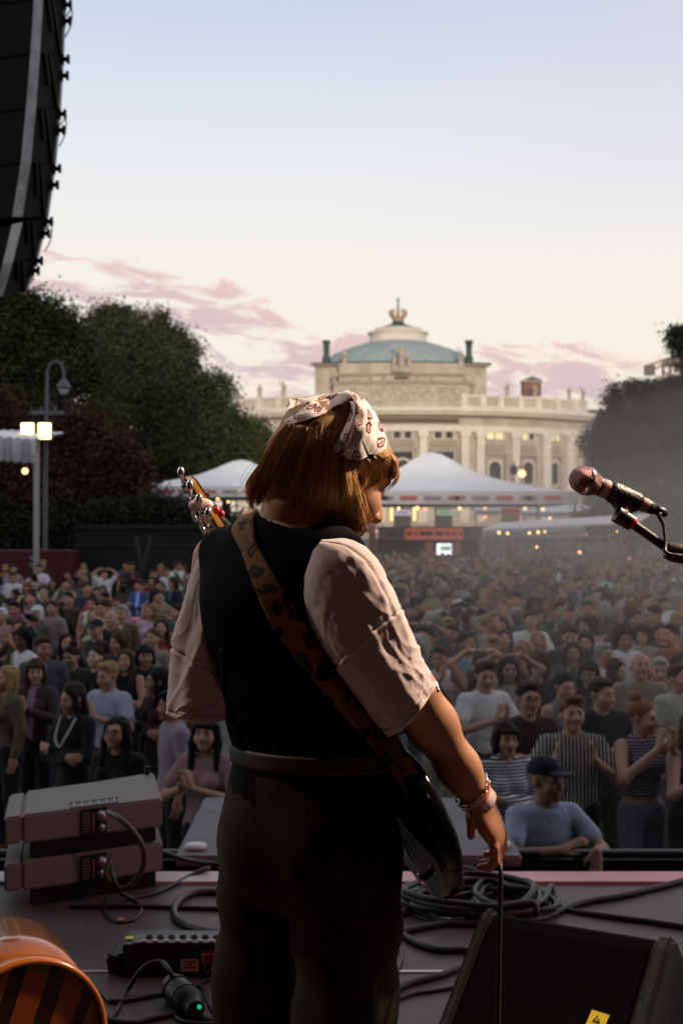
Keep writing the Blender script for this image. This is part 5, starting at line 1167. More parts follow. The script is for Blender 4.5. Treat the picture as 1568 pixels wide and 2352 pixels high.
# ------------------------------------------------------------------ the audience
M_SKIN = mat('skin', (1, 1, 1), rough=.55, spec=.35, objcol=True, vcol=True, nscale=14, namt=.12)
M_CLOTH = mat('clothing', (1, 1, 1), rough=.9, spec=.1, objcol=True, vcol=True, nscale=9, namt=.10, bump=.5, bscale=16, sheen=.1, bdist=.02)
M_HAIR = mat('hair', (1, 1, 1), rough=.65, spec=.12, objcol=True, nscale=60, namt=.5, aniso=(1, 1, .12), bump=.6, bscale=90)
def stripe_mat(name, axis, sc, th=.5):
    m = mat(name, (1, 1, 1), rough=.9, spec=.1, objcol=True, bump=.4, bscale=16, bdist=.02); t = m.node_tree; b = t.nodes['Principled BSDF']
    w = t.nodes.new('ShaderNodeTexWave'); w.bands_direction = axis; w.inputs['Scale'].default_value = sc; w.inputs['Distortion'].default_value = .6
    cd = t.nodes.new('ShaderNodeTexCoord'); t.links.new(cd.outputs['Object'], w.inputs['Vector'])
    cr = t.nodes.new('ShaderNodeValToRGB'); cr.color_ramp.elements[0].position = th-.06; cr.color_ramp.elements[1].position = th+.08
    cr.color_ramp.elements[0].color = (.05, .05, .08, 1); cr.color_ramp.elements[1].color = (1, 1, 1, 1)
    t.links.new(w.outputs['Fac'], cr.inputs[0])
    src = b.inputs['Base Color'].links[0].from_socket
    n = t.nodes.new('ShaderNodeMix'); n.data_type = 'RGBA'; n.blend_type = 'MULTIPLY'; n.inputs[0].default_value = 1
    t.links.new(src, n.inputs[6]); t.links.new(cr.outputs[0], n.inputs[7]); t.links.new(n.outputs[2], b.inputs['Base Color'])
    return m
M_STRH = stripe_mat('striped_clothing', 'Z', 14); M_STRV = stripe_mat('upright_striped_clothing', 'X', 13, .74)
M_BLACK = mat('black_plastic', (.015, .015, .016), rough=.45)
M_CUP = mat('white_paper', (.75, .75, .72), rough=.7)
HC = np.array((0, -.015, 1.60))
ARMS = {   # elbow, wrist, hand direction, palm normal for the person's +x arm, then the -x arm (None: mirrored)
 'down': (((.225, .03, 1.13), (.245, -.05, .89), (0, -.2, -1), (-1, 0, 0)), None),
 'clap': (((.275, -.09, 1.15), (.040, -.29, 1.26), (-.05, -.35, .93), (-1, 0, 0)), None),
 'claphigh': (((.285, -.19, 1.20), (.055, -.28, 1.42), (-.06, -.15, .98), (-1, 0, 0)), None),
 'wide': (((.29, -.12, 1.16), (.13, -.33, 1.33), (-.15, -.35, .92), (-1, -.1, 0)), None),
 'crossed': (((.245, -.07, 1.13), (-.10, -.175, 1.20), (-1, .05, .1), (0, 1, 0)), ((-.245, -.07, 1.13), (.11, -.185, 1.14), (1, .05, .1), (0, 1, 0))),
 'phone': (((.235, -.12, 1.17), (.09, -.33, 1.37), (-.2, -.1, .95), (-1, 0, 0)), ((-.225, .03, 1.13), (-.245, -.05, .89), (0, -.2, -1), (1, 0, 0))),
 'raised': (((.33, .02, 1.60), (.13, .07, 1.74), (-1, -.1, .05), (0, 0, -1)), None),
 'lean': (((.27, -.16, 1.22), (.12, -.42, 1.275), (-.25, -.5, -.75), (-.5, -.7, .4)), ((-.27, -.16, 1.22), (-.07, -.40, 1.29), (.45, -.35, .35), (.5, .2, -.6))),
 'cup': (((.22, -.05, 1.13), (.17, -.29, 1.18), (-.2, -.9, .25), (-1, 0, 0)), ((-.225, .03, 1.13), (-.245, -.05, .89), (0, -.2, -1), (1, 0, 0))),
}
def arms_of(pose):
    a, b = ARMS[pose]
    if b is None: b = tuple((-q[0], q[1], q[2]) for q in a)
    return ((1, a), (-1, b))
def torso(Fd, g, fem):
    Fd.ell((0, .005, 1.27), (.165+g, .106+g, .20+g), k=.04); Fd.ell((0, 0, 1.06), ((.132 if fem else .148)+g, .098+g, .20+g), k=.05)
    Fd.ell((0, .005, .93), (.165+g, .112+g, .13+g), k=.05); Fd.cap((-.142, .012, 1.395), (.142, .012, 1.395), .052+g, k=.05)
    if fem:
        for x in (-1, 1): Fd.ell((x*.07, -.082, 1.27), (.06+g, .05+g, .06+g), k=.03)
_cache = {}
HEADS = [(0, 0), (.5, .04), (-.5, .02), (.18, -.16), (-.2, .14)]
def head_rot(k): return Matrix.Rotation(HEADS[k][0], 3, 'Z') @ Matrix.Rotation(HEADS[k][1], 3, 'X')
def body_mesh(pose, fem, hv=0, h=.0092):
    key = ('body', pose, fem, hv, h)
    if key in _cache: return _cache[key]
    Fd = Field((-.46, -.52, -.02), (.46, .22, 1.90 if pose == 'raised' else 1.76), h)
    torso(Fd, 0, fem)
    Fd.cap((0, .02, 1.36), (0, .012, 1.54), .062, .053, .03)
    head(Fd, HC, np.array(head_rot(hv)), mouth=(.010 if hv in (1, 3) else 0))
    for sd, (e, w, d, n) in arms_of(pose):
        sh = (sd*.17, .012, 1.395)
        Fd.chain([sh, e, w], [.050, .040, .026], .025); hand(Fd, w, d, n, 1 if sd > 0 else -1, curl=.12 if 'clap' in pose or pose == 'wide' else .3)
    for x in (-1, 1):
        Fd.chain([(x*.085, .005, .90), (x*.09, -.01, .50), (x*.095, .02, .09)], [.078, .055, .04], .03)
        Fd.cap((x*.095, .03, .045), (x*.11, -.13, .035), .042, .034, .02)
        Fd.paint.append(((x*.105, -.05, .03), (.09, .18, .07), (.08, .07, .07), .1))
    me = Fd.mesh('person_body'); me.materials.append(M_SKIN)
    _cache[key] = me; return me
def top_mesh(pose, kind, fem, m=None, h=.0085):
    m = m or M_CLOTH; key = ('top', pose, kind, fem, m.name, h)
    if key in _cache: return _cache[key]
    Fd = Field((-.46, -.50, .80), (.46, .22, 1.80 if pose == 'raised' else 1.50), h)
    torso(Fd, .013, fem); Fd.cap((0, .03, 1.40), (0, .03, 1.455), .078, .066, .03)
    Fd.plane_cut((0, 0, {'crop': 1.045}.get(kind, .885)), (0, 0, -1))
    for sd, (e, w, d, n) in arms_of(pose):
        sh = np.array((sd*.165, .012, 1.39)); e = np.array(e); w = np.array(w)
        if kind in ('tank', 'crop'): Fd.ell((sd*.205, .0, 1.40), (.060, .13, .14), k=.02, mode='sub')
        elif kind in ('long', 'jacket'): Fd.chain([sh, e, e+(w-e)*.93], [.064, .054, .042], .03)
        else: Fd.chain([sh, sh+(e-sh)*.62], [.064, .066], .03)
    Fd.cap((0, -.075, 1.50), (0, .02, 1.50), .062, .058, .01, 'sub')
    Fd.disp(lambda X, Y, Z: .0045*fbm(X, Y, Z*1.0, 34, 3)*(1+.5*np.sin(Z*9)))
    if kind == 'jacket':
        for z_ in np.arange(.86, 1.44, .05): Fd.paint.append(((0, -.14, z_), (.022+.05*max(0, z_-1.0), .09, .06), (5.0, 5.0, 5.4), .25))
    if kind == 'strap':
        for q_ in np.linspace(0, 1, 12): Fd.paint.append(((-.12+.27*q_, -.11, 1.42-.46*q_), (.030, .12, .050), (.08, .07, .07), .3))
    if kind == 'print': Fd.paint.append(((0, -.13, 1.26), (.075, .08, .07), (.12, .12, .14), .15)); Fd.paint.append(((.01, -.13, 1.27), (.035, .08, .03), (2.2, 1.8, 1.2), .2))
    me = Fd.mesh('shirt'); me.materials.append(m)
    if 'tint' not in me.attributes: plain_tint(me)
    _cache[key] = me; return me
def trouser_mesh(wide=False, h=.011):
    key = ('tr', wide)
    if key in _cache: return _cache[key]
    Fd = Field((-.25, -.2, .03), (.25, .2, 1.02), h); g = .016
    Fd.ell((0, .005, .93), (.165+g, .112+g, .13+g), k=.03)
    for x in (-1, 1): Fd.chain([(x*.088, .005, .88), (x*.095, -.01, .50), (x*.10, .02, .08)], [.098, .085 if wide else .072, .10 if wide else .056], .03)
    Fd.plane_cut((0, 0, .995), (0, 0, 1)); Fd.disp(lambda X, Y, Z: .004*fbm(X, Y, Z, 30, 5))
    me = Fd.mesh('trousers'); plain_tint(me); me.materials.append(M_CLOTH); _cache[key] = me; return me
def hair_mesh(kind, h=.008):
    key = ('hair', kind)
    if key in _cache: return _cache[key]
    Fd = Field(HC+(-.17, -.17, -.36), HC+(.17, .20, .22), h)
    c = lambda *q: HC+np.array(q)
    big = kind in ('curly',)
    if big: Fd.ell(c(0, .035, .045), (.118, .120, .112), k=0); Fd.ell(c(0, .06, -.06), (.11, .08, .10), k=.03)
    else: Fd.ell(c(0, .022, .048), (.083, .101, .090), k=0)
    Fd.ell(c(0, -.105, -.03), (.078, .080, .100), k=.02, mode='sub')
    Fd.ell(c(0, -.02, -.10), (.10, .085, .085), k=.01, mode='sub') if not big else None
    if kind in ('long', 'fringe', 'wavy'):
        Fd.ell(c(0, .065, -.08), (.092, .058, .19), k=.03)
        for x in (-1, 1): Fd.chain([c(x*.072, -.02, .06), c(x*.088, -.012, -.06), c(x*.092, -.03, -.24)], [.026, .028, .022], .025)
    if kind in ('bob',):
        Fd.ell(c(0, .05, -.03), (.096, .066, .10), k=.02)
        for x in (-1, 1): Fd.chain([c(x*.072, -.02, .06), c(x*.088, -.015, -.08)], [.024, .026], .02)
    if kind in ('fringe', 'bob'): Fd.cap(c(-.045, -.078, .065), c(.045, -.078, .065), .022, k=.015)
    if kind == 'bun': Fd.ell(c(0, .06, .145), (.05, .05, .042), k=.01)
    if kind == 'pony': Fd.chain([c(0, .10, .07), c(0, .15, .02), c(0, .14, -.16)], [.03, .035, .018], .01)
    if kind == 'swept': Fd.ell(c(.01, -.05, .115), (.065, .055, .032), k=.02)
    if kind == 'short': Fd.ell(c(0, -.045, .10), (.062, .045, .025), k=.02)
    amp, fr = (.012, 75) if big else ((.006, 55) if kind == 'wavy' else (.0035, 70))
    Fd.disp(lambda X, Y, Z: amp*fbm(X, Y, Z*(1 if big else .35), fr, 8))
    me = Fd.mesh('hair'); me.materials.append(M_HAIR); _cache[key] = me; return me
def cap_mesh():
    if 'cap' in _cache: return _cache['cap']
    Fd = Field(HC+(-.12, -.24, .0), HC+(.12, .16, .2), .007)
    Fd.ell(HC+(0, .018, .055), (.087, .105, .092), k=0); Fd.plane_cut(HC+(0, 0, .045), (0, -.12, -1))
    Fd.ell(HC+(0, -.115, .058), (.07, .085, .010), k=.008)
    me = Fd.mesh('cap'); plain_tint(me); me.materials.append(M_CLOTH); _cache['cap'] = me; return me
def glasses_mesh():
    if 'gl' in _cache: return _cache['gl']
    m = MB()
    for x in (-1, 1):
        pts = [HC+np.array((x*.033+.025*math.cos(a), -.108, .002+.020*math.sin(a))) for a in np.linspace(0, 6.283, 15)]
        m.tube(pts, .0028, 5, cap=False); m.tube([HC+np.array((x*.058, -.106, .006)), HC+np.array((x*.084, .01, .006))], .0028, 5)
    m.tube([HC+np.array((-.009, -.110, .006)), HC+np.array((.009, -.110, .006))], .0028, 5)
    me = m.mesh('glasses'); me.materials.append(M_BLACK); _cache['gl'] = me; return me
def phone_mesh():
    if 'ph' in _cache: return _cache['ph']
    m = MB(); m.box((.065, -.36, 1.47), (.012, .075, .15)); o = m.build('phone', M_BLACK, bevel=.003); me = o.data; bpy.data.objects.remove(o); _cache['ph'] = me; return me
def cup_mesh():
    if 'cup' in _cache: return _cache['cup']
    m = MB(); m.lathe([(0, 0), (.030, 0), (.043, .12), (.045, .122), (.040, .118), (.028, .01), (0, .01)], (.115, -.375, 1.15), 16)
    me = m.mesh('cup'); me.materials.append(M_CUP); _cache['cup'] = me; return me
def bag_mesh():
    if 'bag' in _cache: return _cache['bag']
    Fd = Field((-.26, .05, .98), (.26, .34, 1.50), .01); Fd.ell((0, .19, 1.20), (.14, .085, .20), k=0)
    me = Fd.mesh('backpack'); plain_tint(me); me.materials.append(M_CLOTH); _cache['bag'] = me; return me
CROWD = []; rv = random.Random(21)
GROUP = 'spectators standing in the square'
def person(x, y, s, rot, pose, top, tcol, hair, hcol, skin, trou, label, fem=False, extra=(), tmat=None, wide=False, group=GROUP, hv=None):
    hv = rv.randrange(5) if hv is None else hv
    o = bpy.data.objects.new('person', body_mesh(pose, fem, hv)); COL.objects.link(o)
    o.location = (x, y, GZ); o.rotation_euler = (0, 0, rot); o.scale = (s*rv.uniform(.94, 1.13), s*rv.uniform(.95, 1.12), s)
    o.color = (*skin, 1); tag(o, label, 'person', group)
    def ch(name, me, col):
        c = bpy.data.objects.new(name, me); COL.objects.link(c); c.parent = o; c.color = (*col, 1)
        if name in ('hair', 'cap', 'glasses') and hv: c.matrix_local = Matrix.Translation(HC) @ head_rot(hv).to_4x4() @ Matrix.Translation(-Vector(HC))
        return c
    ch('shirt', top_mesh(pose, top, fem, tmat), tcol)
    ch('trousers', trouser_mesh(wide), trou)
    if hair != 'bald' and 'cap' not in extra: ch('hair', hair_mesh(hair), hcol)
    if 'cap' in extra: ch('cap', cap_mesh(), (.02, .022, .03))
    if 'glasses' in extra: ch('glasses', glasses_mesh(), (1, 1, 1))
    CROWD.append((x, y, o)); return o
def hold(o, name, me, label, cat):
    c = bpy.data.objects.new(name, me); COL.objects.link(c); c.matrix_world = Matrix.Translation(o.location) @ Matrix.Rotation(o.rotation_euler.z, 4, 'Z') @ Matrix.Diagonal((*o.scale, 1))
    return tag(c, label, cat)
LIGHT, TAN, DARK = (.42, .235, .16), (.33, .18, .115), (.12, .06, .04)
BLK, BRN, DBR, BLD, RED_, GRY, WHT_ = (.012, .010, .010), (.060, .032, .018), (.028, .016, .011), (.30, .19, .09), (.17, .06, .025), (.30, .29, .28), (.6, .6, .58)
C = dict(white=(.70, .69, .70), black=(.012, .012, .014), navy=(.02, .028, .06), grey=(.16, .16, .17), blue=(.32, .40, .55), beige=(.42, .34, .26), olive=(.075, .075, .035),
         maroon=(.075, .018, .022), red=(.36, .03, .03), pink=(.55, .30, .36), cream=(.58, .54, .45), brown=(.11, .065, .04), teal=(.05, .16, .17), mustard=(.45, .40, .10),
         green=(.03, .09, .055), lilac=(.42, .36, .50), orange=(.42, .14, .05), denim=(.07, .09, .15), lime=(.35, .50, .08), magenta=(.45, .04, .16))
for k_ in C:
    if k_ in ('white', 'cream'): C[k_] = tuple(q*.86 for q in C[k_])
    elif k_ != 'black': g_ = sum(C[k_])/3; C[k_] = tuple((.72*q+.28*g_)*.60*w for q, w in zip(C[k_], (1.04, 1.0, .94)))
JN, BK = (.045, .055, .085), (.014, .014, .016)
def at_head(px, py, s):
    Y = (ZC-GZ-1.715*s)*F/(py-H0); return (px-784)*Y/F, Y
def spot(px, py, s, rot, *a, dy=0, **k):
    x, y = at_head(px, py, s); y += dy; return person(x, y, s, rot+math.atan2(x, y)*-.0, *a, **k)
# the people one can pick out, right of the player
capman = spot(1244, 1738, .97, .25, 'lean', 'tee', (.34, .39, .52), 'short', DBR, TAN, BK, 'man in dark cap and pale blue polo leaning his forearms on the barrier', extra=('cap',), dy=-.12)
spot(1473, 1612, .99, .35, 'claphigh', 'crop', C['lilac'], 'bun', (.22, .10, .045), LIGHT, (.17, .16, .22), 'woman in striped cropped top, hair in a bun, clapping before her face', fem=True, tmat=M_STRH, wide=True, hv=1)
spot(1313, 1606, 1.0, -.1, 'wide', 'tee', C['cream'], 'swept', (.14, .07, .03), LIGHT, BK, 'person with swept back hair in open upright striped shirt, hands apart mid clap', tmat=M_STRV)
spot(1112, 1521, 1.03, .35, 'clap', 'tee', C['white'], 'swept', BRN, LIGHT, BK, 'young man in white t-shirt with swept brown hair clapping beside the player\'s arm')
spot(1212, 1568, 1.04, .2, 'crossed', 'tee', C['maroon'], 'short', DBR, LIGHT, BK, 'man with glasses in dark maroon t-shirt, arms crossed', extra=('glasses',))
spot(1159, 1660, .95, .25, 'crossed', 'long', C['white'], 'bob', DBR, LIGHT, BK, 'woman with dark bob in striped cardigan beside the man in cap', fem=True, tmat=M_STRH)
spot(1380, 1560, 1.02, .1, 'crossed', 'tee', C['black'], 'short', BRN, LIGHT, BK, 'laughing broad man with cropped brown hair in black t-shirt')
spot(1469, 1500, 1.05, -.1, 'down', 'long', C['beige'], 'bald', BRN, LIGHT, BK, 'tall bald man in beige cardigan behind the woman with the bun')
spot(1512, 1513, 1.0, .3, 'down', 'long', C['denim'], 'short', GRY, LIGHT, BK, 'grey haired man in dark blue shirt beside the bald man')
spot(1235, 1505, .98, .2, 'down', 'long', C['black'], 'curly', (.05, .024, .012), LIGHT, BK, 'woman with big curly brown hair in black top', fem=True)
spot(1104, 1500, .97, 0, 'raised', 'tank', C['black'], 'wavy', BRN, LIGHT, BK, 'woman with both arms raised to her head behind the man in white t-shirt', fem=True)
spot(1068, 1455, 1.02, .5, 'down', 'long', C['blue'], 'short', DBR, TAN, BK, 'dark haired man in light blue long sleeved shirt looking sideways')
spot(1217, 1406, 1.04, 0, 'clap', 'tee', C['white'], 'short', BRN, LIGHT, JN, 'man in white t-shirt with short brown hair clapping in mid crowd')
spot(1023, 1365, 1.04, .5, 'crossed', 'long', (.38, .42, .52), 'short', DBR, TAN, JN, 'bearded man in pale blue shirt standing sideways, arms crossed')
spot(1068, 1383, 1.02, 0, 'phone', 'tee', C['cream'], 'short', BRN, TAN, JN, 'man in cream t-shirt raising a dark phone')
spot(1307, 1439, 1.04, .1, 'down', 'jacket', C['navy'], 'short', DBR, LIGHT, BK, 'man in open navy blazer over pale blue shirt')
spot(1343, 1453, .98, 0, 'down', 'long', C['grey'], 'long', BLK, LIGHT, BK, 'smiling woman with long black hair beside the man in navy blazer', fem=True)
spot(1384, 1478, 1.0, .1, 'down', 'long', C['white'], 'short', GRY, LIGHT, BK, 'older man with grey hair and glasses in white shirt', extra=('glasses',))
spot(1431, 1442, 1.05, .3, 'down', 'tee', C['white'], 'curly', BLK, TAN, JN, 'man with thick black curls in white t-shirt')
spot(1158, 1448, .96, -.2, 'down', 'long', C['green'], 'long', DBR, LIGHT, BK, 'woman with long dark hair in dark green top', fem=True)
spot(1104, 1419, 1.0, 0, 'phone', 'jacket', C['grey'], 'short', GRY, LIGHT, JN, 'grey haired man in grey jacket holding up a phone')
spot(1289, 1374, 1.0, .1, 'down', 'long', C['blue'], 'short', BRN, LIGHT, JN, 'man with orange sweater tied over his light blue shirt')
spot(1226, 1376, 1.02, 0, 'down', 'tee', C['brown'], 'curly', BLK, DARK, JN, 'person with huge round black curls in brown t-shirt')
spot(1352, 1372, .98, -.3, 'down', 'tee', C['mustard'], 'bob', BLD, LIGHT, JN, 'blonde person in bright mustard yellow top', fem=True)
spot(1059, 1335, .98, 0, 'down', 'tank', C['white'], 'long', BRN, TAN, JN, 'woman with long brown hair in white tank top', fem=True)
spot(1524, 1374, 1.0, 0, 'raised', 'tee', C['white'], 'short', DBR, LIGHT, JN, 'person in white t-shirt with both hands on the head')
spot(1352, 1522, .95, .1, 'down', 'long', C['navy'], 'fringe', BLK, LIGHT, BK, 'woman with glasses and black fringe in navy top', fem=True, extra=('glasses',))
spot(1294, 1548, .97, .6, 'down', 'tank', (.10, .13, .15), 'pony', BLK, LIGHT, BK, 'woman with black ponytail in slate sleeveless top, side on', fem=True)
spot(1415, 1516, .95, .2, 'phone', 'long', C['black'], 'wavy', DBR, LIGHT, BK, 'woman in black jacket holding a phone to her face', fem=True)
spot(1556, 1529, 1.0, .4, 'down', 'tee', (.36, .36, .27), 'short', BRN, LIGHT, BK, 'man in greenish beige t-shirt at the edge of the picture')
spot(1592, 1640, .95, .5, 'wide', 'tank', C['black'], 'wavy', (.10, .05, .025), LIGHT, BK, 'woman in black vest clapping beside the striped cropped top', fem=True)
# left of the player
spot(272, 1650, .93, -.55, 'down', 'tee', C['black'], 'wavy', BLK, (.42, .22, .15), BK, 'woman with long dark curls and glasses in short sleeved black dress', fem=True, extra=('glasses',))
spot(170, 1572, .98, -.6, 'crossed', 'long', (.012, .016, .018), 'long', DBR, LIGHT, BK, 'woman in black top with silver necklace, hands clasped', fem=True)
spot(250, 1523, 1.0, -.45, 'clap', 'tee', (.34, .38, .50), 'short', BLD, LIGHT, C['navy'], 'person with short blonde hair in pale blue shirt and navy waistcoat, clapping')
spot(84, 1516, .98, -.3, 'clap', 'jacket', (.055, .036, .045), 'fringe', BRN, LIGHT, BK, 'woman with brown fringe and pink top under a dark jacket, clapping', fem=True)
spot(476, 1652, .95, -.4, 'clap', 'tee', C['pink'], 'fringe', BLK, LIGHT, BK, 'woman with black fringe in pink t-shirt clapping beside the player', fem=True)
bp = spot(398, 1588, .98, -1.1, 'down', 'tee', C['lilac'], 'short', BLK, TAN, BK, 'person in lilac white t-shirt wearing a black backpack by the player\'s sleeve')
hold(bp, 'backpack', bag_mesh(), 'black backpack on the back of the person in lilac t-shirt', 'backpack').color = (.012, .012, .014, 1)
spot(364, 1536, .97, -.8, 'crossed', 'long', (.035, .018, .016), 'long', BLK, (.36, .18, .12), BK, 'woman with long black hair in dark brown top, side on, arms crossed', fem=True)
spot(290, 1494, .96, -.3, 'crossed', 'tank', C['black'], 'long', BRN, LIGHT, BK, 'woman with long brown hair in sleeveless black top', fem=True)
cuph = spot(334, 1483, .96, -.2, 'cup', 'tee', (.02, .02, .022), 'bob', BLK, LIGHT, BK, 'woman with black bob in dark t-shirt holding a white cup', fem=True)
hold(cuph, 'paper_cup', cup_mesh(), 'white paper cup in the hand of the woman with black bob', 'cup')
spot(221, 1486, .97, -.5, 'crossed', 'long', C['black'], 'bun', DBR, (.55, .36, .28), BK, 'woman with hair tied up in black jumper looking upwards', fem=True)
spot(165, 1486, .95, -.1, 'down', 'long', (.05, .045, .03), 'bun', DBR, LIGHT, BK, 'smiling woman with tied hair in dark olive jacket', fem=True)
spot(99, 1464, 1.02, .1, 'down', 'jacket', (.08, .09, .10), 'short', BRN, (.36, .18, .12), JN, 'laughing man in dark grey jacket and pale blue shirt')
spot(55, 1446, 1.02, -.9, 'down', 'strap', C['white'], 'curly', BLK, DARK, JN, 'person with black hair in white t-shirt with dark shoulder straps')
spot(371, 1424, .98, -.1, 'down', 'long', C['red'], 'long', DBR, LIGHT, BK, 'woman with dark hair in bright red top', fem=True)
spot(351, 1446, .98, -.4, 'down', 'long', C['beige'], 'pony', BRN, LIGHT, JN, 'woman with ponytail in beige cardigan', fem=True)
spot(274, 1453, 1.0, -.2, 'down', 'long', C['brown'], 'curly', (.09, .05, .025), LIGHT, BK, 'young man with light brown curls in brown jumper')
spot(256, 1402, 1.03, -.3, 'down', 'long', C['navy'], 'bald', BRN, LIGHT, BK, 'bald man in navy jacket')
spot(281, 1391, 1.04, -.2, 'down', 'jacket', (.11, .075, .045), 'short', GRY, LIGHT, BK, 'grey haired man in tan blazer over pale blue shirt')
spot(223, 1426, 1.0, -.9, 'down', 'long', C['black'], 'short', DBR, LIGHT, BK, 'man in black cap and black coat', extra=('cap',))
spot(348, 1389, .98, 0, 'down', 'long', (.48, .36, .44), 'long', (.20, .12, .06), LIGHT, JN, 'woman with long fair hair in pale pink blouse', fem=True)
spot(31, 1316, 1.03, -.1, 'down', 'long', C['white'], 'short', DBR, TAN, BK, 'man in white shirt and black trousers standing before the red stall')
spot(384, 1305, 1.02, .2, 'crossed', 'long', (.60, .60, .68), 'short', BRN, LIGHT, BK, 'man in pale lilac shirt standing near the dark fence')
spot(241, 1309, 1.02, 0, 'raised', 'tee', C['white'], 'short', DBR, LIGHT, BK, 'man in white t-shirt, hands behind his head, near the dark fence')
spot(320, 1333, 1.0, -.2, 'crossed', 'jacket', (.06, .09, .20), 'short', BRN, LIGHT, JN, 'man in open blue jacket over white shirt, arms crossed')
spot(351, 1325, .97, 0, 'down', 'long', (.20, .02, .02), 'long', BRN, LIGHT, BK, 'woman with long brown hair in dark red dress', fem=True)
spot(236, 1345, .97, .2, 'down', 'tank', C['cream'], 'long', (.12, .07, .035), TAN, JN, 'woman with long light brown hair in cream sleeveless top', fem=True)
spot(18, 1532, .97, -.9, 'down', 'long', (.10, .08, .05), 'long', BLD, LIGHT, BK, 'woman with long blonde hair and dark brown coat seen from the side', fem=True)
spot(4, 1398, 1.0, -.3, 'down', 'tee', C['pink'], 'short', WHT_, LIGHT, BK, 'white haired elderly person in pink t-shirt')
spot(86, 1393, 1.0, -.5, 'down', 'long', C['grey'], 'bob', WHT_, LIGHT, BK, 'white haired elderly woman in grey jumper', fem=True)
spot(200, 1340, 1.0, .3, 'down', 'long', C['denim'], 'short', DBR, LIGHT, (.16, .17, .16), 'man in denim blue shirt and pale trousers, seen from the side')
def extra_part(label_bit, name, pts_list, r, col, m_):
    for _, _, o in CROWD:
        if label_bit in o['label']:
            m = MB()
            for pts in pts_list: m.tube(catmull(pts, 6), r, 8)
            c = m.build(name, m_, o); plain_tint(c.data); c.color = (*col, 1)
extra_part('orange sweater tied', 'sweater', [[(-.20, .03, 1.44), (-.12, -.09, 1.42), (-.05, -.14, 1.32), (.0, -.16, 1.24), (.03, -.17, 1.12)], [(.20, .03, 1.44), (.12, -.09, 1.42), (.05, -.14, 1.32), (.0, -.16, 1.25), (-.03, -.17, 1.14)]], .042, (.40, .07, .03), M_CLOTH)
extra_part('silver necklace', 'necklace', [[(-.09, -.06, 1.45), (-.06, -.15, 1.30), (0, -.165, 1.22), (.06, -.15, 1.30), (.09, -.06, 1.45)]], .010, (.5, .5, .5), M_CLOTH)
# and everyone else: a unique look for each
HN = {'short': 'short', 'long': 'long', 'bob': 'bobbed', 'bun': 'bunned', 'curly': 'curly', 'pony': 'ponytailed', 'wavy': 'wavy', 'fringe': 'fringed', 'swept': 'swept'}
HCN = [('black', BLK), ('brown', BRN), ('dark brown', DBR), ('blonde', BLD), ('auburn', RED_), ('grey', GRY)]
TN = {'tee': 't-shirt', 'long': 'long sleeved top', 'tank': 'sleeveless top', 'jacket': 'open jacket', 'strap': 't-shirt with bag strap', 'print': 'printed t-shirt'}
PN = {'down': 'arms hanging', 'clap': 'clapping at the chest', 'claphigh': 'clapping high', 'wide': 'mid clap', 'crossed': 'arms crossed', 'phone': 'one hand raised', 'raised': 'hands on the head'}
TC = [('white', 9), ('black', 20), ('navy', 8), ('grey', 8), ('blue', 6), ('beige', 6), ('olive', 4), ('maroon', 4), ('red', 2), ('pink', 4), ('cream', 5), ('brown', 5), ('teal', 3), ('mustard', 2), ('green', 4), ('lilac', 4), ('orange', 2), ('denim', 6), ('magenta', 1)]
used = set(); rr = random.Random(5)
def look():
    while True:
        fem = rr.random() < .52
        hk = rr.choice(['long', 'long', 'bob', 'bun', 'wavy', 'pony', 'fringe', 'curly'] if fem else ['short', 'short', 'short', 'swept', 'curly', 'short'])
        hc = rr.choices(HCN, [3, 5, 5, 3, 1, 2])[0]; tc_ = rr.choices([t[0] for t in TC], [t[1] for t in TC])[0]
        tk = rr.choice(['tee', 'long', 'tank', 'jacket', 'strap'] if fem else ['tee', 'print', 'long', 'jacket', 'strap'])
        if tk == 'jacket' and tc_ in ('white', 'cream', 'pink', 'lilac', 'mustard', 'orange'): continue
        if tk in ('strap', 'print') and tc_ in ('black', 'navy'): continue
        ps = rr.choices(list(PN), [6, 6, 5, 4, 3, 2, .8])[0]
        key = (hk, hc[0], tc_, tk, ps)
        if key in used: continue
        used.add(key)
        who = 'woman' if fem else 'man'
        return fem, hk, hc[1], C[tc_], tk, ps, '%s with %s %s hair in %s %s, %s' % (who, HN[hk], hc[0], tc_, TN[tk], PN[ps])
def too_close(x, y, r): return any((x-a)**2+(y-b)**2 < r*r for a, b, _ in CROWD)
tries = 0; LIM = 300
cand = []
while len(CROWD)+len(cand) < LIM and tries < 60000:
    tries += 1
    y = 11.6+34*rr.random()**.95; half = 800/F*y
    x = rr.uniform(-half, half); px = 784+x/y*F
    if 470 < px < 880 or (px > 1000 and y < 12.4): continue
    if px < 470 and y < 15: continue
    if px < 470 and (y > 24 and rr.random() < .55): continue
    if px > 880 and y > 40 and rr.random() < .4: continue
    r = .40+.006*y if px > 880 else .50+.010*y
    if too_close(x, y, r) or any((x-a)**2+(y-b)**2 < r*r for a, b in cand): continue
    cand.append((x, y))
for x, y in sorted(cand, key=lambda q: q[1]):
    fem, hk, hc, tcol, tk, ps, lab = look()
    j = lambda c: tuple(min(1, q*rr.uniform(.8, 1.15)) for q in c)
    person(x, y, rr.uniform(.92, .99) if fem else rr.uniform(.98, 1.07), rr.gauss(.02*x, .5), ps, tk, j(tcol), hk, hc, j(rr.choices([LIGHT, TAN, DARK], [6, 3, 1])[0]),
           rr.choice([JN, BK, BK, (.12, .11, .10), (.2, .17, .13)]), lab, fem)
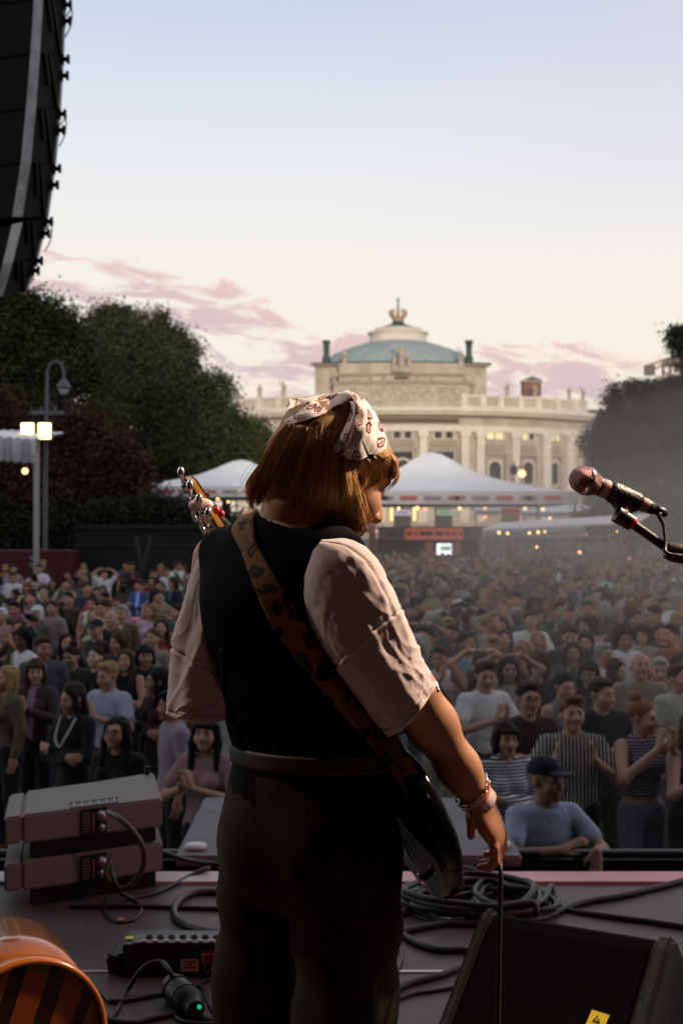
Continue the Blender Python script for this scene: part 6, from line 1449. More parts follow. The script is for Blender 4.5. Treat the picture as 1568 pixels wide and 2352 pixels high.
# phones held up by the two people who raise one
for q in list(CROWD):
    lb = q[2]['label']
    if 'raising a dark phone' in lb: hold(q[2], 'phone', phone_mesh(), 'dark phone raised by the man in cream t-shirt', 'phone')
    elif 'holding up a phone' in lb: hold(q[2], 'phone', phone_mesh(), 'dark phone held up by the grey haired man', 'phone')
    elif 'phone to her face' in lb: hold(q[2], 'phone', phone_mesh(), 'dark phone held to the face by woman in black jacket', 'phone')
# far back the heads melt into one mass
def far_person(k):
    Fd = Field((-.40, -.34, 0), (.40, .2, 1.76), .026)
    torso(Fd, .014, k % 2); Fd.ell((0, 0, 1.60), (.085, .10, .125), k=.02); Fd.cap((0, 0, 1.4), (0, 0, 1.52), .06, k=.02)
    for sd, (e, w, d, n) in arms_of(['down', 'clap', 'crossed'][k]): Fd.chain([(sd*.16, 0, 1.39), e, w], [.062, .05, .04], .02)
    for x in (-1, 1): Fd.chain([(x*.09, 0, .9), (x*.09, 0, .05)], [.095, .06], .02)
    if k % 2: Fd.ell((0, .06, 1.53), (.09, .06, .15), k=.02)
    me = Fd.mesh('x'); V = np.empty(len(me.vertices)*3, np.float32); me.vertices.foreach_get('co', V); V = V.reshape(-1, 3)
    Q = np.empty(len(me.loops), np.int32); me.loops.foreach_get('vertex_index', Q); bpy.data.meshes.remove(me); return V, Q.reshape(-1, 4)
FP3 = [far_person(k) for k in range(3)]
Vs, Qs, Ts, off = [], [], [], 0
far_pts = []
while len(far_pts) < 330:
    y = rr.uniform(37, 63); x = rr.uniform(-.02*y, .26*y)
    if any((x-a)**2+(y-b)**2 < .42 for a, b in far_pts) or too_close(x, y, .6): continue
    far_pts.append((x, y))
for i, (x, y) in enumerate(far_pts):
    V, Q = FP3[i % 3]; s = rr.uniform(.92, 1.06); a = rr.gauss(0, .5); ca, sa = math.cos(a), math.sin(a)
    t = np.ones((len(V), 4), np.float32); z = V[:, 2]
    tcol = C[rr.choices([t_[0] for t_ in TC], [t_[1] for t_ in TC])[0]]; hcol = rr.choice(HCN)[1]; sk = rr.choice([LIGHT, TAN])
    t[:, :3] = tcol; t[z < .92, :3] = rr.choice([JN, BK]); t[z > 1.47, :3] = sk; hm = (z > 1.655) | ((z > 1.45) & (V[:, 1] > .015)); t[hm, :3] = hcol
    arm = (np.abs(V[:, 0]) > .2) & (z < 1.22) & (z > .85); t[arm, :3] = sk
    W_ = np.stack([(V[:, 0]*ca-V[:, 1]*sa)*s+x, (V[:, 0]*sa+V[:, 1]*ca)*s+y, V[:, 2]*s+GZ], 1)
    Vs.append(W_); Qs.append(Q+off); Ts.append(t); off += len(V)
V = np.concatenate(Vs); Q = np.concatenate(Qs); T_ = np.concatenate(Ts)
me = bpy.data.meshes.new('distant_crowd'); me.vertices.add(len(V)); me.vertices.foreach_set('co', V.astype(np.float32).ravel())
me.loops.add(len(Q)*4); me.loops.foreach_set('vertex_index', Q.astype(np.int32).ravel()); me.polygons.add(len(Q))
me.polygons.foreach_set('loop_start', np.arange(0, len(Q)*4, 4, dtype=np.int32)); me.polygons.foreach_set('use_smooth', np.ones(len(Q), bool)); me.update(calc_edges=True)
at = me.attributes.new('tint', 'FLOAT_COLOR', 'POINT'); at.data.foreach_set('color', T_.ravel())
tag(link_mesh('distant_crowd', me, mat('crowd_cloth', (1, 1, 1), rough=.85, spec=.1, vcol=True)), 'packed far part of the crowd, too small to tell apart', 'crowd', kind='stuff')

# ------------------------------------------------------------------ stage smoke drifting over the right of the square
M_SMOKE = bpy.data.materials.new('stage_smoke'); M_SMOKE.use_nodes = True; t = M_SMOKE.node_tree; t.nodes.clear()
vp = t.nodes.new('ShaderNodeVolumePrincipled'); vp.inputs['Color'].default_value = (1.0, .86, .74, 1); vp.inputs['Density'].default_value = .0056; vp.inputs['Anisotropy'].default_value = .1
mo = t.nodes.new('ShaderNodeOutputMaterial'); t.links.new(vp.outputs[0], mo.inputs['Volume'])
M_SMOKE2 = M_SMOKE.copy(); M_SMOKE2.name = 'near_stage_smoke'; [n for n in M_SMOKE2.node_tree.nodes if n.type == 'PRINCIPLED_VOLUME'][0].inputs['Density'].default_value = .011
for k_s, (c_, r_) in enumerate((((15, 40, 1.0), (12.5, 27, 5.6)), ((11.5, 36, .6), (12, 22, 4.2)), ((6.2, 19, -.1), (7.2, 10.5, 2.6)), ((3.6, 12.5, -.2), (4.0, 4.2, 2.1)))):
    m = MB(); m.sphere(c_, 1, 32, r_)
    o = m.build('stage_smoke', M_SMOKE if k_s < 2 else M_SMOKE2); tag(o, 'thin pale smoke drifting over the right half of the square', 'smoke', kind='stuff')
# ------------------------------------------------------------------ microphone on its boom
M_GRILLE = mat('mic_grille', (.26, .13, .14), rough=.35, metal=.8); M_MICB = mat('mic_body', (.045, .042, .045), rough=.4, metal=.3); M_STAND = mat('black_stand', (.018, .017, .017), rough=.4, metal=.2)
t = M_GRILLE.node_tree; b = t.nodes['Principled BSDF']; cd = t.nodes.new('ShaderNodeTexCoord'); ck = t.nodes.new('ShaderNodeTexBrick'); ck.inputs['Scale'].default_value = 260; ck.inputs['Mortar Size'].default_value = .02
cm_ = t.nodes.new('ShaderNodeSeparateXYZ'); t.links.new(cd.outputs['Generated'], cm_.inputs[0])
wv = t.nodes.new('ShaderNodeTexWave'); wv.inputs['Scale'].default_value = 14; wv.bands_direction = 'Z'; t.links.new(cd.outputs['Generated'], wv.inputs['Vector'])
wv2 = t.nodes.new('ShaderNodeTexWave'); wv2.inputs['Scale'].default_value = 14; wv2.bands_direction = 'X'; t.links.new(cd.outputs['Generated'], wv2.inputs['Vector'])
mm_ = t.nodes.new('ShaderNodeMath'); mm_.operation = 'MULTIPLY'; t.links.new(wv.outputs['Fac'], mm_.inputs[0]); t.links.new(wv2.outputs['Fac'], mm_.inputs[1])
bp = t.nodes.new('ShaderNodeBump'); bp.inputs['Strength'].default_value = 1; bp.inputs['Distance'].default_value = .002; t.links.new(mm_.outputs[0], bp.inputs['Height']); t.links.new(bp.outputs[0], b.inputs['Normal'])
t.nodes.remove(ck)
YM = 2.62; mh, mt_ = P(1338, 1102, YM), P(1508, 1172, YM+.03); ax = (mt_-mh).normalized(); Q = ax.to_track_quat('Z', 'Y').to_matrix()
e = empty('microphone', mh, 'vocal microphone with round grille pointing at the player', 'microphone')
s_ = .0262
m = MB(); m.lathe([(0, -s_), (s_*.5, -s_*.88), (s_*.85, -s_*.52), (s_, 0), (s_*.97, .006)], mh, 28, Q); m.lathe([(s_*.97, .010), (s_*.93, .018), (s_*.74, .028), (s_*.70, .030), (.0, .030)], mh, 28, Q); attach(e, m, 'grille', M_GRILLE)
m = MB(); m.lathe([(s_*.99, .004), (s_*1.03, .006), (s_*1.03, .010), (s_*.99, .012)], mh, 28, Q); attach(e, m, 'grille_ring', M_CHR)
Lm = (mt_-mh).length
m = MB(); m.lathe([(.0, .028), (.0178, .028), (.0178, .033), (.0172, .034), (.0172, .052), (.0165, .053), (.0122, Lm-.02), (.0118, Lm-.008), (.0, Lm-.008)], mh, 24, Q); attach(e, m, 'mic_body', M_MICB)
M_TAPE = mat('worn_pink_tape', (.42, .26, .22), rough=.6, nscale=60, namt=.4)
m = MB(); m.lathe([(.0177, .037), (.0180, .038), (.0178, .050), (.0173, .051)], mh, 24, Q); attach(e, m, 'tape', M_TAPE); m = MB(); m.lathe([(.0134, .118), (.0138, .119), (.0134, .134), (.0128, .135)], mh, 24, Q); attach(e, m, 'tape', M_TAPE)
m = MB(); m.lathe([(0, Lm-.012), (.0095, Lm-.012), (.0095, Lm+.012), (.006, Lm+.020), (0, Lm+.022)], mh, 16, Q); attach(e, m, 'plug', M_STAND)
e = empty('microphone_stand', P(1690, 1290, YM)*1.0, 'black boom stand holding the microphone at the right edge', 'mic stand'); e.location = (P(1700, 0, YM).x, YM+.1, 0)
c0 = mh+ax*.085
Fd = Field(np.array(c0)-(.08, .06, .13), np.array(c0)+(.10, .08, .06), .003); Fd.cap(mh+ax*.062, mh+ax*.112, .0205, .0178, k=0); Fd.cap(mh+ax*.075-Vector((0, 0, .012)), P(1424, 1182, YM), .011, .010, k=.012); Fd.cap(mh+ax*.100-Vector((0, 0, .012)), P(1432, 1184, YM), .009, .010, k=.012)
Fd.cap(mh+ax*.05, mh+ax*.13, .0172, .0140, .001, 'sub'); me = Fd.mesh('clip'); o = link_mesh('clip', me, M_STAND, e); o.matrix_parent_inverse = Matrix.Translation(-e.location)
m = MB(); m.tube([P(1414, 1180, YM), P(1450, 1202, YM+.004)], [.0165, .0145], 14); m.tube([P(1422, 1170, YM), P(1420, 1182, YM)], .009, 10); attach(e, m, 'swivel', M_STAND)
m = MB(); m.tube([P(1448, 1199, YM-.0), P(1454, 1205, YM)], .0115, 12); attach(e, m, 'red_ring', mat('red_ring', (.5, .01, .01), rough=.2))
bend = P(1700, 1310, YM+.06)
m = MB(); m.tube([P(1450, 1202, YM), P(1535, 1262, YM+.02)], .0088, 12); attach(e, m, 'boom_tube', M_STAND)
m = MB(); m.tube([P(1528, 1262, YM+.02), P(1545, 1268, YM+.02), P(1600, 1276, YM+.03), bend], [.016, .019, .021, .020], 14); m.tube([bend, bend+Vector((.12, .02, -.04))], .02, 12); attach(e, m, 'boom_clutch', M_STAND)
m = MB(); m.tube([bend, (bend.x, bend.y, .03)], .0125, 12); attach(e, m, 'upright', M_STAND)
for k in range(3): a = k*2.09+.4; m = MB(); m.tube([(bend.x, bend.y, .10), (bend.x+.32*math.cos(a), bend.y+.32*math.sin(a), .012)], .009, 8); attach(e, m, 'leg', M_STAND)
def cable(name, pts, r, label, m_=None, n=7, cat='cable', group=None):
    mb = MB(); mb.tube(catmull(pts, n), r, 8); o = mb.build(name, m_ or M_CAB); tag(o, label, cat, group); return o
M_CAB = mat('black_rubber_cable', (.020, .017, .017), rough=.45, spec=.4); M_CAB2 = mat('grey_rubber_cable', (.055, .05, .048), rough=.45)
pe = mh+ax*(Lm+.02)
cable('microphone_cable', [pe, P(1512, 1182, YM+.02), P(1522, 1205, YM+.02), P(1526, 1232, YM+.01), P(1526, 1256, YM-.0), P(1534, 1272, YM-.01), P(1600, 1296, YM), bend+Vector((-.02, -.02, -.1)), (bend.x-.02, bend.y-.02, .2), (bend.x-.1, bend.y-.1, .006)], .0036, 'thin black cable looping from the microphone to its stand')
cable('guitar_cable', [P(1122, 1928, 2.52), P(1140, 1955, 2.50), P(1149, 2000, 2.45), P(1147, 2100, 2.44), P(1145, 2250, 2.42), P(1142, 2400, 2.40), P(1140, 2600, 2.38), (.25, 2.36, .006), (.1, 2.2, .006)], .0042, 'black cable hanging straight down from the bass guitar')
# ------------------------------------------------------------------ cables on the floor
def fl(pts, r): return [FP(a, b, r) for a, b in pts]
rc = random.Random(9)
def loops(cx, cy, ax_, ay_, n, r, jit=.10, start=0):
    c = FP(cx, cy, r); rad = abs(FP(cx+ax_, cy, r).x-c.x); dep = abs(FP(cx, cy-ay_, r).y-FP(cx, cy+ay_, r).y)/2; out = []
    for k in range(n*10):
        a = 2*math.pi*k/10+start; q = 1+rc.uniform(-jit, jit); out.append(Vector((c.x+rad*q*math.cos(a)+rc.uniform(-.02, .02), c.y+dep*q*math.sin(a)+rc.uniform(-.03, .03), r+(k//10)*r*1.3+rc.uniform(0, r*.6))))
    return out
cable('coiled_cable', fl([(905, 2170), (918, 2140)], .012)+loops(1085, 2082, 150, 38, 5, .011)+fl([(1240, 2110), (1330, 2075), (1440, 2055), (1600, 2015)], .012), .0125, 'thick cable coiled in a wide pile on the stage floor right of the player', n=5)
cable('coiled_cable', loops(1180, 2078, 85, 34, 4, .010, start=1)+fl([(1290, 2085), (1400, 2105), (1500, 2118), (1640, 2140)], .011), .011, 'second cable coiled over the right part of the pile, tail running right', n=5)
lp = fl([(918, 2100), (940, 2080), (958, 2040)], .014); lp += [FP(966, 2015, .03), FP(1010, 1995, .07), FP(1070, 1995, .07), FP(1118, 2012, .05)]+fl([(1120, 2028), (1080, 2052), (1000, 2062), (930, 2082), (860, 2120)], .016)
cable('looped_cable', lp, .0125, 'grey cable rising in one open loop behind the guitar body', M_CAB2)
cable('floor_cable', fl([(860, 2080), (930, 2150), (1000, 2180), (1080, 2185), (1180, 2230)], .012), .012, 'thick cable running under the right hand wedge speaker from the pile', n=8)
cable('floor_cable', fl([(860, 2300), (930, 2262), (1010, 2240), (1060, 2220)], .010), .011, 'thick cable from the player\'s heel to the left side of the wedge', n=8)
cable('floor_cable', fl([(880, 2310), (940, 2285), (1000, 2275), (1060, 2265)], .006), .006, 'thin cable lying in front of the wedge speaker', n=8)
cable('floor_cable', fl([(880, 2150), (912, 2170), (922, 2200), (905, 2240), (880, 2270)], .007), .007, 'thin cable curling beside the player\'s right trouser leg', n=8)
cable('floor_cable', fl([(640, 2065), (520, 2050), (440, 2052), (402, 2082), (412, 2115), (480, 2140), (620, 2150)], .013), .0135, 'grey cable making a half loop left of the player\'s legs', M_CAB2, 8)
cable('floor_cable', fl([(160, 2082), (260, 2082), (360, 2083), (520, 2088), (640, 2090)], .008), .009, 'straight cable along the floor before the stacked speakers', n=6)
cable('floor_cable', fl([(246, 2065), (240, 2095), (270, 2118), (310, 2110), (325, 2085), (300, 2062)], .006), .006, 'thin dark loop of cable below the stacked speakers', n=8)
cable('speaker_cable', [P(247, 1866, 5.36), P(275, 1880, 5.28), P(310, 1915, 5.25), P(331, 1955, 5.25), P(325, 2000, 5.28), P(290, 2040, 5.3), P(255, 2030, 5.32), P(244, 2000, 5.34), P(258, 1965, 5.38)], .011, 'cable looping from the upper to the lower stacked speaker', mat('two_tone_cable', (.09, .06, .045), rough=.4), 8)
cable('speaker_cable', [P(255, 1990, 5.36), P(268, 2035, 5.30)]+fl([(300, 2062), (360, 2050), (430, 2015), (450, 2003)], .009)+[Vector((-1.4, 6.0, -.3))], .009, 'cable from the lower stacked speaker over the stage edge')
cable('speaker_cable', [P(320, 1940, 5.6), P(370, 1955, 5.8), P(430, 1975, 6.0), P(500, 1984, 6.1), P(600, 1985, 6.12)], .010, 'cable sagging from the stacked speakers towards the platform')
# ------------------------------------------------------------------ wedge monitor on the right
M_WED = mat('textured_black_paint', (.007, .0055, .006), rough=.7, nscale=200, namt=.3, bump=.5, bscale=260, bdist=.002); M_FOAM = mat('black_speaker_foam', (.0035, .0026, .0028), rough=.95, spec=.05, bump=.8, bscale=350, bdist=.003)
A0, B0 = Vector((.355, 3.58, .455)), Vector((.735, 3.34, .425)); tx = (B0-A0); tx.z = 0; wl = tx.length; tx.normalize(); dn = Vector((tx.y, -tx.x, 0))
if dn.y > 0: dn = -dn
e = empty('wedge_monitor', (A0.x, A0.y, 0), 'black wedge stage monitor with yellow tape mark at lower right', 'stage monitor')
prof_ = [(-.20, 0), (-.16, .30), (-.03, .452), (.0, .455), (.03, .44), (.42, .07), (.44, .03), (.42, 0)]
def wp(d, z, s): q = Vector((A0.x, A0.y, 0))+tx*s+dn*d; return Vector((q.x, q.y, z))
m = MB(); m.prism([wp(d, z, .03) for d, z in prof_], tx*(wl-.03)); attach(e, m, 'cabinet', M_FOAM, bevel=.006)
for s0_, s1_ in ((0, .03), (wl, wl+.045)):
    m = MB(); m.prism([wp(d*1.03, z*1.03, s0_) for d, z in prof_], tx*(s1_-s0_)); attach(e, m, 'side_panel', M_WED, bevel=.012)
fx = tx; fy = (wp(.42, .07, 0)-wp(.03, .44, 0)).normalized(); fz = fx.cross(fy); fz = fz if fz.z > 0 else -fz
dr_ = (P(1371, 2348, 2.0)-Vector((0, 0, ZC))); pl0 = wp(.03, .44, 0); cA = Vector((0, 0, ZC))+dr_*((pl0-Vector((0, 0, ZC))).dot(fz)/dr_.dot(fz))
TILT = Matrix([list(fx), list(-fy), list(fz)]).transposed()
M_YEL = mat('yellow_tape', (.85, .62, .02), rough=.6)
m = MB(); m.box(cA+fz*.004, (.044, .046, .001), M=TILT @ Matrix.Rotation(-.12, 3, 'Z')); o = attach(e, m, 'yellow_tape', M_YEL)
m = MB(); up_ = -fy
for a, b in (((-.001, .013), (-.009, -.001)), ((-.009, -.001), (.008, -.001)), ((.003, .007), (.003, -.012))): m.tube([cA+fz*.0052+fx*a[0]+up_*a[1], cA+fz*.0052+fx*b[0]+up_*b[1]], .0013, 5)
m.build('numeral', M_BLACK_, o)
# ------------------------------------------------------------------ stacked speakers on the left
M_CAB_ = mat('grey_speaker_paint', (.20, .19, .178), rough=.6, nscale=120, namt=.12, bump=.4, bscale=300, bdist=.002); M_PAN = mat('connector_panel', (.012, .012, .013), rough=.4); M_WTXT = mat('panel_print', (.50, .40, .37), rough=.6)
def spk(z0, label, lid):
    # front lower edge runs from FL to FR; the top leans back
    FL, FR = P(52, 0, 5.30), P(374, 0, 5.62); FL.z = FR.z = z0; back = Vector((-.12, .62, 0)); H = .17
    e = empty('stage_speaker', (FL+FR)/2, label, 'speaker', 'stacked grey stage speakers')
    up = Vector((0, 0, H)); rise = Vector((0, 0, .055)); d = FR-FL
    base = [FL, FR, FR+back, FL+back]; k1 = FL+back*.5+up+Vector((-.02, 0, .012))
    poly = [FL+up*.34, FR+up*.30, FR+up, FR+back*.9+up+rise, FL+d*.45+back*.9+up+rise*.3, FL+back*.9+up+rise*.2, FL+up]
    m = MB(); top = [FL+up, FR+up, FR+back*.92+up*1.02, FL+d*.52+back*.86+up*.98, FL+back*.80+up*.98]; bot = [FL+up*.36, FR+up*.34, FR+back*.92+up*.34, FL+d*.52+back*.86+up*.36, FL+back*.80+up*.36]
    n = len(top); m.add(top+bot, [tuple(range(n)), tuple(range(n, 2*n))[::-1]]+[(i, i+n, (i+1) % n+n, (i+1) % n) for i in range(n)]); attach(e, m, 'cabinet', M_CAB_, bevel=.008)
    m = MB(); sh = Vector((.0, .03, 0)); bt = [FL+sh+d*.04, FR+sh-d*.06, FR+back*.85-d*.06, FL+back*.75+d*.04]; m.add(bt+[q+up*.36 for q in bt], [(0, 1, 2, 3), (7, 6, 5, 4)]+[(i, i+4, (i+1) % 4+4, (i+1) % 4) for i in range(4)]); attach(e, m, 'base', M_PAN)
    L0 = FL+Vector((-.04, .10, 0)); m = MB(); q = [FL+up*.38-d*.002, FL+back*.8+up*.38-d*.002, FL+back*.8+up*.94-d*.002, FL+up*.985-d*.002]; m.prism(q, -d*.12); attach(e, m, 'end_cap', M_CAB_, bevel=.008)
    ux = d.normalized(); nf = Vector((ux.y, -ux.x, 0)); nf = nf if nf.y < 0 else -nf
    fp = lambda a, z: FL+ux*a*d.length+up*z+nf*.002
    m = MB(); m.prism([fp(.40, .38), fp(.58, .38), fp(.58, .97), fp(.40, .97)], nf*.006); pn = attach(e, m, 'connector_panel', M_PAN)
    m = MB(); rk_ = random.Random(2)
    for r_ in range(7):
        z = .46+r_*.07
        for c_ in range(3): a = .418+c_*.018; w_ = rk_.uniform(.006, .014); q = fp(a, z)+nf*.0065; m.box(q, (w_*d.length, .002, .006))
        if r_ < 6: q = fp(.485, z+.02)+nf*.0065; m.box(q, (.010, .002, .009))
    m.build('print', M_WTXT, pn)
    m = MB(); Qn = nf.to_track_quat('Z', 'Y').to_matrix(); m.lathe([(0, .02), (.018, .02), (.022, .012), (.022, 0)], fp(.535, .78)+nf*.006, 16, Qn); m.lathe([(0, .012), (.016, .012), (.016, 0)], fp(.535, .52)+nf*.006, 14, Qn); attach(e, m, 'socket', mat('nickel_socket', (.35, .32, .38), rough=.3, metal=.8))
    if lid:
        m = MB(); ctr = FL+d*.50+up*1.0; bk = back.normalized()
        for k in range(6): p = ctr+ux*(-.085+k*.034)+bk*.06+Vector((0, 0, .003)); m.tube([p-bk*.045-ux*.0, p+bk*.045], .0035, 6)
        m.tube([ctr+ux*-.10+bk*.012+Vector((0, 0, .003)), ctr+ux*.10+bk*.012+Vector((0, 0, .003))], .0035, 6); m.tube([ctr+ux*-.10+bk*.108+Vector((0, 0, .003)), ctr+ux*.10+bk*.108+Vector((0, 0, .003))], .0035, 6); attach(e, m, 'vent_grille', mat('grille_metal', (.20, .21, .21), rough=.4, metal=.6))
        m = MB(); m.prism([ctr+ux*-.085+bk*.018+Vector((0, 0, .0015)), ctr+ux*.085+bk*.018+Vector((0, 0, .0015)), ctr+ux*.085+bk*.102+Vector((0, 0, .0015)), ctr+ux*-.085+bk*.102+Vector((0, 0, .0015))], (0, 0, .001)); attach(e, m, 'vent_opening', M_PAN)
        m = MB(); m.tube([FR+back*.86-d*.06+up*1.02, FR+back*.86-d*.055+up*1.02+Vector((0, 0, .035))], .012, 8); attach(e, m, 'pin', M_BAR)
    return e
spk(0.004, 'grey stage speaker with connector panel, standing on the floor under its twin', False)
spk(.180, 'grey stage speaker with slotted vent in its top, stacked on its twin', True)
# ------------------------------------------------------------------ power strip box, plug and small bits
a0, b0 = FP(282, 2246), FP(640, 2240); e = empty('power_box', (a0+b0)/2, 'black rack power box with white lit switches and yellow tape', 'power box'); yb = a0.y; zt = .105
m = MB(); m.bbox(a0.x, b0.x, yb, yb+.16, .004, zt); attach(e, m, 'case', M_PAN, bevel=.004)
m = MB(); m.bbox(a0.x+.03, b0.x, yb+.01, yb+.10, zt+.001, zt+.004); attach(e, m, 'face_plate', mat('brushed_plate', (.10, .085, .085), rough=.4, metal=.4, nscale=40, namt=.5))
m = MB()
for k in range(9): m.box((a0.x+.065+k*.036, yb+.018, zt+.007), (.016, .010, .006))
attach(e, m, 'switches', mat('pale_switch', (.65, .62, .66), rough=.4))
m = MB()
for k in range(9): m.lathe([(.012, 0), (.012, .006), (.009, .006), (.009, .001), (0, .001)], (a0.x+.075+k*.036, yb+.065, zt+.004), 12)
attach(e, m, 'sockets', M_PAN)
m = MB(); m.box((a0.x+.013, yb+.06, zt+.003), (.024, .030, .004)); attach(e, m, 'yellow_tape', mat('neon_tape', (.62, .75, .02), rough=.6))
m = MB(); q = P(436, 2217, yb); m.bbox(q.x-.028, q.x+.028, yb-.003, yb, q.z-.019, q.z+.019); lb_ = attach(e, m, 'sticker', mat('cream_label', (.42, .36, .27), rough=.7))
m = MB()
for k, w_ in enumerate((.040, .018, .042)): m.bbox(q.x-w_/2, q.x+w_/2, yb-.004, yb-.003, q.z+.010-k*.009, q.z+.014-k*.009)
m.build('sticker_print', M_PAN, lb_)
m = MB(); q = P(480, 2205, yb); m.bbox(q.x-.026, q.x+.045, yb-.002, yb, q.z-.012, q.z+.030); attach(e, m, 'red_sticker', mat('dark_red_label', (.16, .012, .012), rough=.6))
m = MB(); T_ = [q+Vector((-.022, -.003, .018)), q+Vector((.040, -.003, .022)), q+Vector((-.006, -.003, -.045))]; m.tube(T_+[T_[0]], .0016, 5); attach(e, m, 'triangle_mark', M_WTXT)
m = MB(); m.bbox(a0.x-.05, a0.x, yb+.02, yb+.12, .01, .07); m.tube([(a0.x-.03, yb, .05), (a0.x-.03, yb+.12, .05)], .022, 10); attach(e, m, 'handle', M_BAR)
pa, pb = FP(395, 2262, .045), FP(450, 2320, .03); e = empty('power_plug', (pa.x, pa.y, 0), 'big black power connector lying on the floor with a green light', 'plug'); d = pb-pa
m = MB(); m.tube([pa, pa+d*.15, pa+d*.75, pa+d*.8, pb], [.035, .042, .044, .032, .028], 14); m.tube([pa+d*.2, pa+d*.22], .046, 14); m.tube([pa+d*.55, pa+d*.58], .047, 14); attach(e, m, 'body', M_STAND)
m = MB(); q = FP(458, 2313, .055); m.sphere(q, .007, 8); attach(e, m, 'green_light', mat('green_led', (.0, .3, .1), emis=(.0, .8, .25), estr=.6))
cable('plug_cable', [pa]+[P(392, 2235, 4.25), P(370, 2210, 4.3), P(330, 2222, 4.3)]+fl([(290, 2280), (262, 2330), (200, 2380)], .007), .0075, 'black cable arching from the power connector to the floor')
cable('floor_cable', fl([(200, 2270), (240, 2285), (262, 2300), (330, 2290), (395, 2278)], .008), .008, 'black cable lying between the drum and the power connector', n=8)
cable('floor_cable', fl([(240, 2340), (300, 2350), (345, 2340), (420, 2328), (520, 2352), (640, 2360)], .009), .009, 'black cable curving along the bottom left of the floor', n=8)
cable('floor_cable', fl([(500, 2240), (440, 2270), (408, 2300), (405, 2335), (440, 2350), (520, 2352)], .006), .0065, 'thin cable looped round the power connector by the trouser leg', n=8)
cable('floor_cable', fl([(440, 2262), (462, 2265), (478, 2300), (500, 2330), (560, 2340)], .006), .006, 'thin cable passing behind the green light', n=8)
m = MB(); q = FP(268, 2116, .004); m.prism([q, q+Vector((.022, .0, 0)), q+Vector((.026, .03, 0)), q+Vector((.004, .045, 0))], (0, 0, .004)); tag(m.build('paper_scrap', mat('orange_scrap', (.42, .17, .06), rough=.8)), 'small orange scrap on the stage floor', 'scrap')
# ------------------------------------------------------------------ drum in the corner
M_SHELL = mat('amber_drum_shell', (.30, .085, .012), rough=.22, coat=.5, nscale=6, namt=.25, aniso=(1, 1, 6)); M_HOOP = mat('amber_hoop', (.34, .10, .015), rough=.25, coat=.5)
dc = P(70, 2384, 3.46); dr = .187; da = Vector((.34, -.86, 0)).normalized(); Qd = da.to_track_quat('Z', 'Y').to_matrix()
dc.z = dr+.006
e = empty('drum', (dc.x, dc.y, 0), 'amber lacquered drum lying on its side with dark striped head', 'drum')
m = MB(); m.lathe([(dr-.012, -.42), (dr-.008, -.42), (dr-.008, -.012), (dr-.012, -.012)], dc, 48, Qd); attach(e, m, 'shell', M_SHELL)
m = MB(); m.lathe([(dr-.008, -.03), (dr, -.03), (dr, .012), (dr-.012, .012), (dr-.012, -.004), (dr-.008, -.03)], dc, 48, Qd); attach(e, m, 'hoop', M_HOOP)
M_HEAD = mat('striped_drum_head', (.030, .010, .006), rough=.3, spec=.5); M_ORS = mat('orange_stripe', (.13, .030, .004), rough=.35)
m = MB(); m.lathe([(0, -.006), (dr-.013, -.006)], dc, 48, Qd); hd_ = attach(e, m, 'head', M_HEAD)
m = MB(); q = lambda x, y: dc+Qd @ Vector((x, y, -.004))
ex = Vector((0, 0, 1)); xr = Qd.transposed() @ Vector((da.y*-1, da.x, 0)); xr.normalize(); zr_ = Qd.transposed() @ Vector((0, 0, 1))
for c_, w_ in ((-.125, .03), (-.03, .028), (.065, .026), (.14, .02)):
    pts = []
    for s_1, s_2 in ((-1, -1), (1, -1), (1, 1), (-1, 1)):
        xx = c_+s_1*w_; hh = math.sqrt(max(0, (dr-.016)**2-xx*xx)); v_ = xr*(xx)+zr_*(s_2*hh); ang = -.33; v_ = Matrix.Rotation(ang, 3, 'Z') @ v_; pts.append(dc+Qd @ Vector((v_.x, v_.y, -.0045)))
    m.add(pts, [(0, 1, 2, 3)])
m.build('stripes', M_ORS, hd_)
# ------------------------------------------------------------------ hung loudspeaker array at upper left
e = empty('line_array', P(20, 300, 12), 'curved black array of hung loudspeakers at the upper left', 'loudspeaker')
M_LA = mat('array_black', (.006, .006, .0065), rough=.8, spec=.2); M_LAS = mat('array_side_grey', (.30, .30, .315), rough=.6, nscale=5, namt=.5); M_LAF = mat('array_flange', (.50, .50, .53), rough=.5, metal=.2, nscale=6, namt=.35)
YA = 12.0
RE = [(156, -90), (154, 0), (149, 125), (142, 250), (131, 375), (113, 500), (90, 592), (66, 668)]     # right (front) edge
ST_P = [(100, -90), (96, 0), (88, 110), (78, 220), (66, 320), (46, 430), (24, 520), (2, 585)]              # pale side strip
def lerpY(L_, y):
    for (a, b), (c, d) in zip(L_, L_[1:]):
        if y <= d: return a+(c-a)*(y-b)/(d-b)
    return L_[-1][0]
lv = [-90, 0, 125, 250, 375, 500, 592, 668]
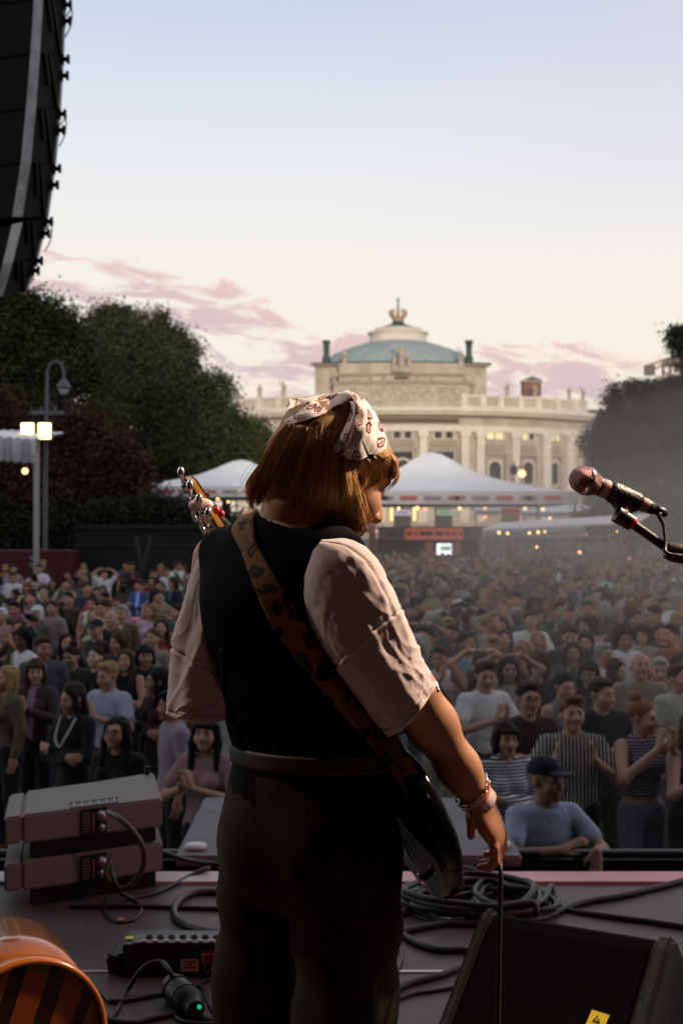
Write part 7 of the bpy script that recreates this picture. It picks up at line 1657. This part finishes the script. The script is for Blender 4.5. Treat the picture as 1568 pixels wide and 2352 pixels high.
for i in range(7):
    y0, y1 = lv[i]+.4, lv[i+1]-.4
    fr0, fr1 = P(RE[i][0], y0, YA+.6), P(RE[i+1][0], y1, YA+.6); s0, s1 = P(ST_P[i][0]-16, y0+18*(i > 4), YA), P(ST_P[i+1][0]-16, y1+18*(i > 4), YA); bk0, bk1 = P(-420, y0+60+i*6, YA+1.0), P(-420, y1+60+i*6, YA+1.0)
    fb0, fb1 = fr0+Vector((-1.1, .9, 0)), fr1+Vector((-1.1, .9, 0)); bb0, bb1 = bk0+Vector((0, .6, 0)), bk1+Vector((0, .6, 0))
    m = MB(); t4 = [s0, fr0, fb0, bb0, bk0]; b4 = [s1, fr1, fb1, bb1, bk1]; m.add(t4+b4, [(0, 1, 2, 3, 4), (9, 8, 7, 6, 5)]+[(k, k+5, (k+1) % 5+5, (k+1) % 5) for k in range(5)]); cb = attach(e, m, 'cabinet', M_LA, bevel=.01)
    # pale side strip, front flange and hooks of the rigging
    nrm = Vector((-.0, -.05, 0)); f = lambda a, b, t_: a.lerp(b, t_)
    q = [f(s0, fr0, .02)+nrm, f(s0, fr0, .27)+nrm, f(s1, fr1, .27)+nrm, f(s1, fr1, .02)+nrm]; md = [(q[1]+q[2])/2]
    m = MB(); m.prism(q, (0, .03, 0)); m.build('side_plate', M_LAS if i != 5 else M_LAF, cb)
    m = MB(); q = [fr0+Vector((-.07, -.06, 0)), fr0+Vector((0, -.06, 0)), fr1+Vector((0, -.06, 0)), fr1+Vector((-.07, -.06, 0))]; m.prism(q, (0, .05, 0)); m.build('flange', M_LAF, cb)
    m = MB(); q0_, q1_ = f(s0, fr0, .42), f(s1, fr1, .72); m.tube([q0_+nrm, f(q0_, q1_, .6)+nrm], .022, 6); m.tube([f(s0, fr0, .55)+nrm, f(s1, fr1, .9)+nrm], .018, 6)
    m.build('brace', M_BAR, cb)
    for t_ in (.12, .42):
        p = f(fr0, fr1, t_)+Vector((0, -.05, 0)); m = MB(); m.tube([p+Vector((-.06, 0, 0)), p+Vector((.04, 0, 0))], .022, 6); m.box(p+Vector((.045, 0, .0)), (.022, .04, .075)); m.box(p+Vector((-.03, 0, 0)), (.07, .05, .09)); m.build('rigging_hook', M_LA, cb)
    if i % 2: m = MB(); p = f(fr0, fr1, .3); m.tube(catmull([p, p+Vector((.06, -.05, .04)), p+Vector((.05, -.05, -.10)), p+Vector((.0, -.05, -.2))], 6), .006, 5); m.build('safety_wire', M_LA, cb)
m = MB(); t_ = P(-120, -160, YA+.6); m.bbox(t_.x-1.2, t_.x+1.2, YA+.3, YA+.9, t_.z-.1, t_.z+.1); m.tube([(t_.x, YA+.6, t_.z), (t_.x, YA+.6, 14)], .03, 8); attach(e, m, 'hanging_frame', M_LA)
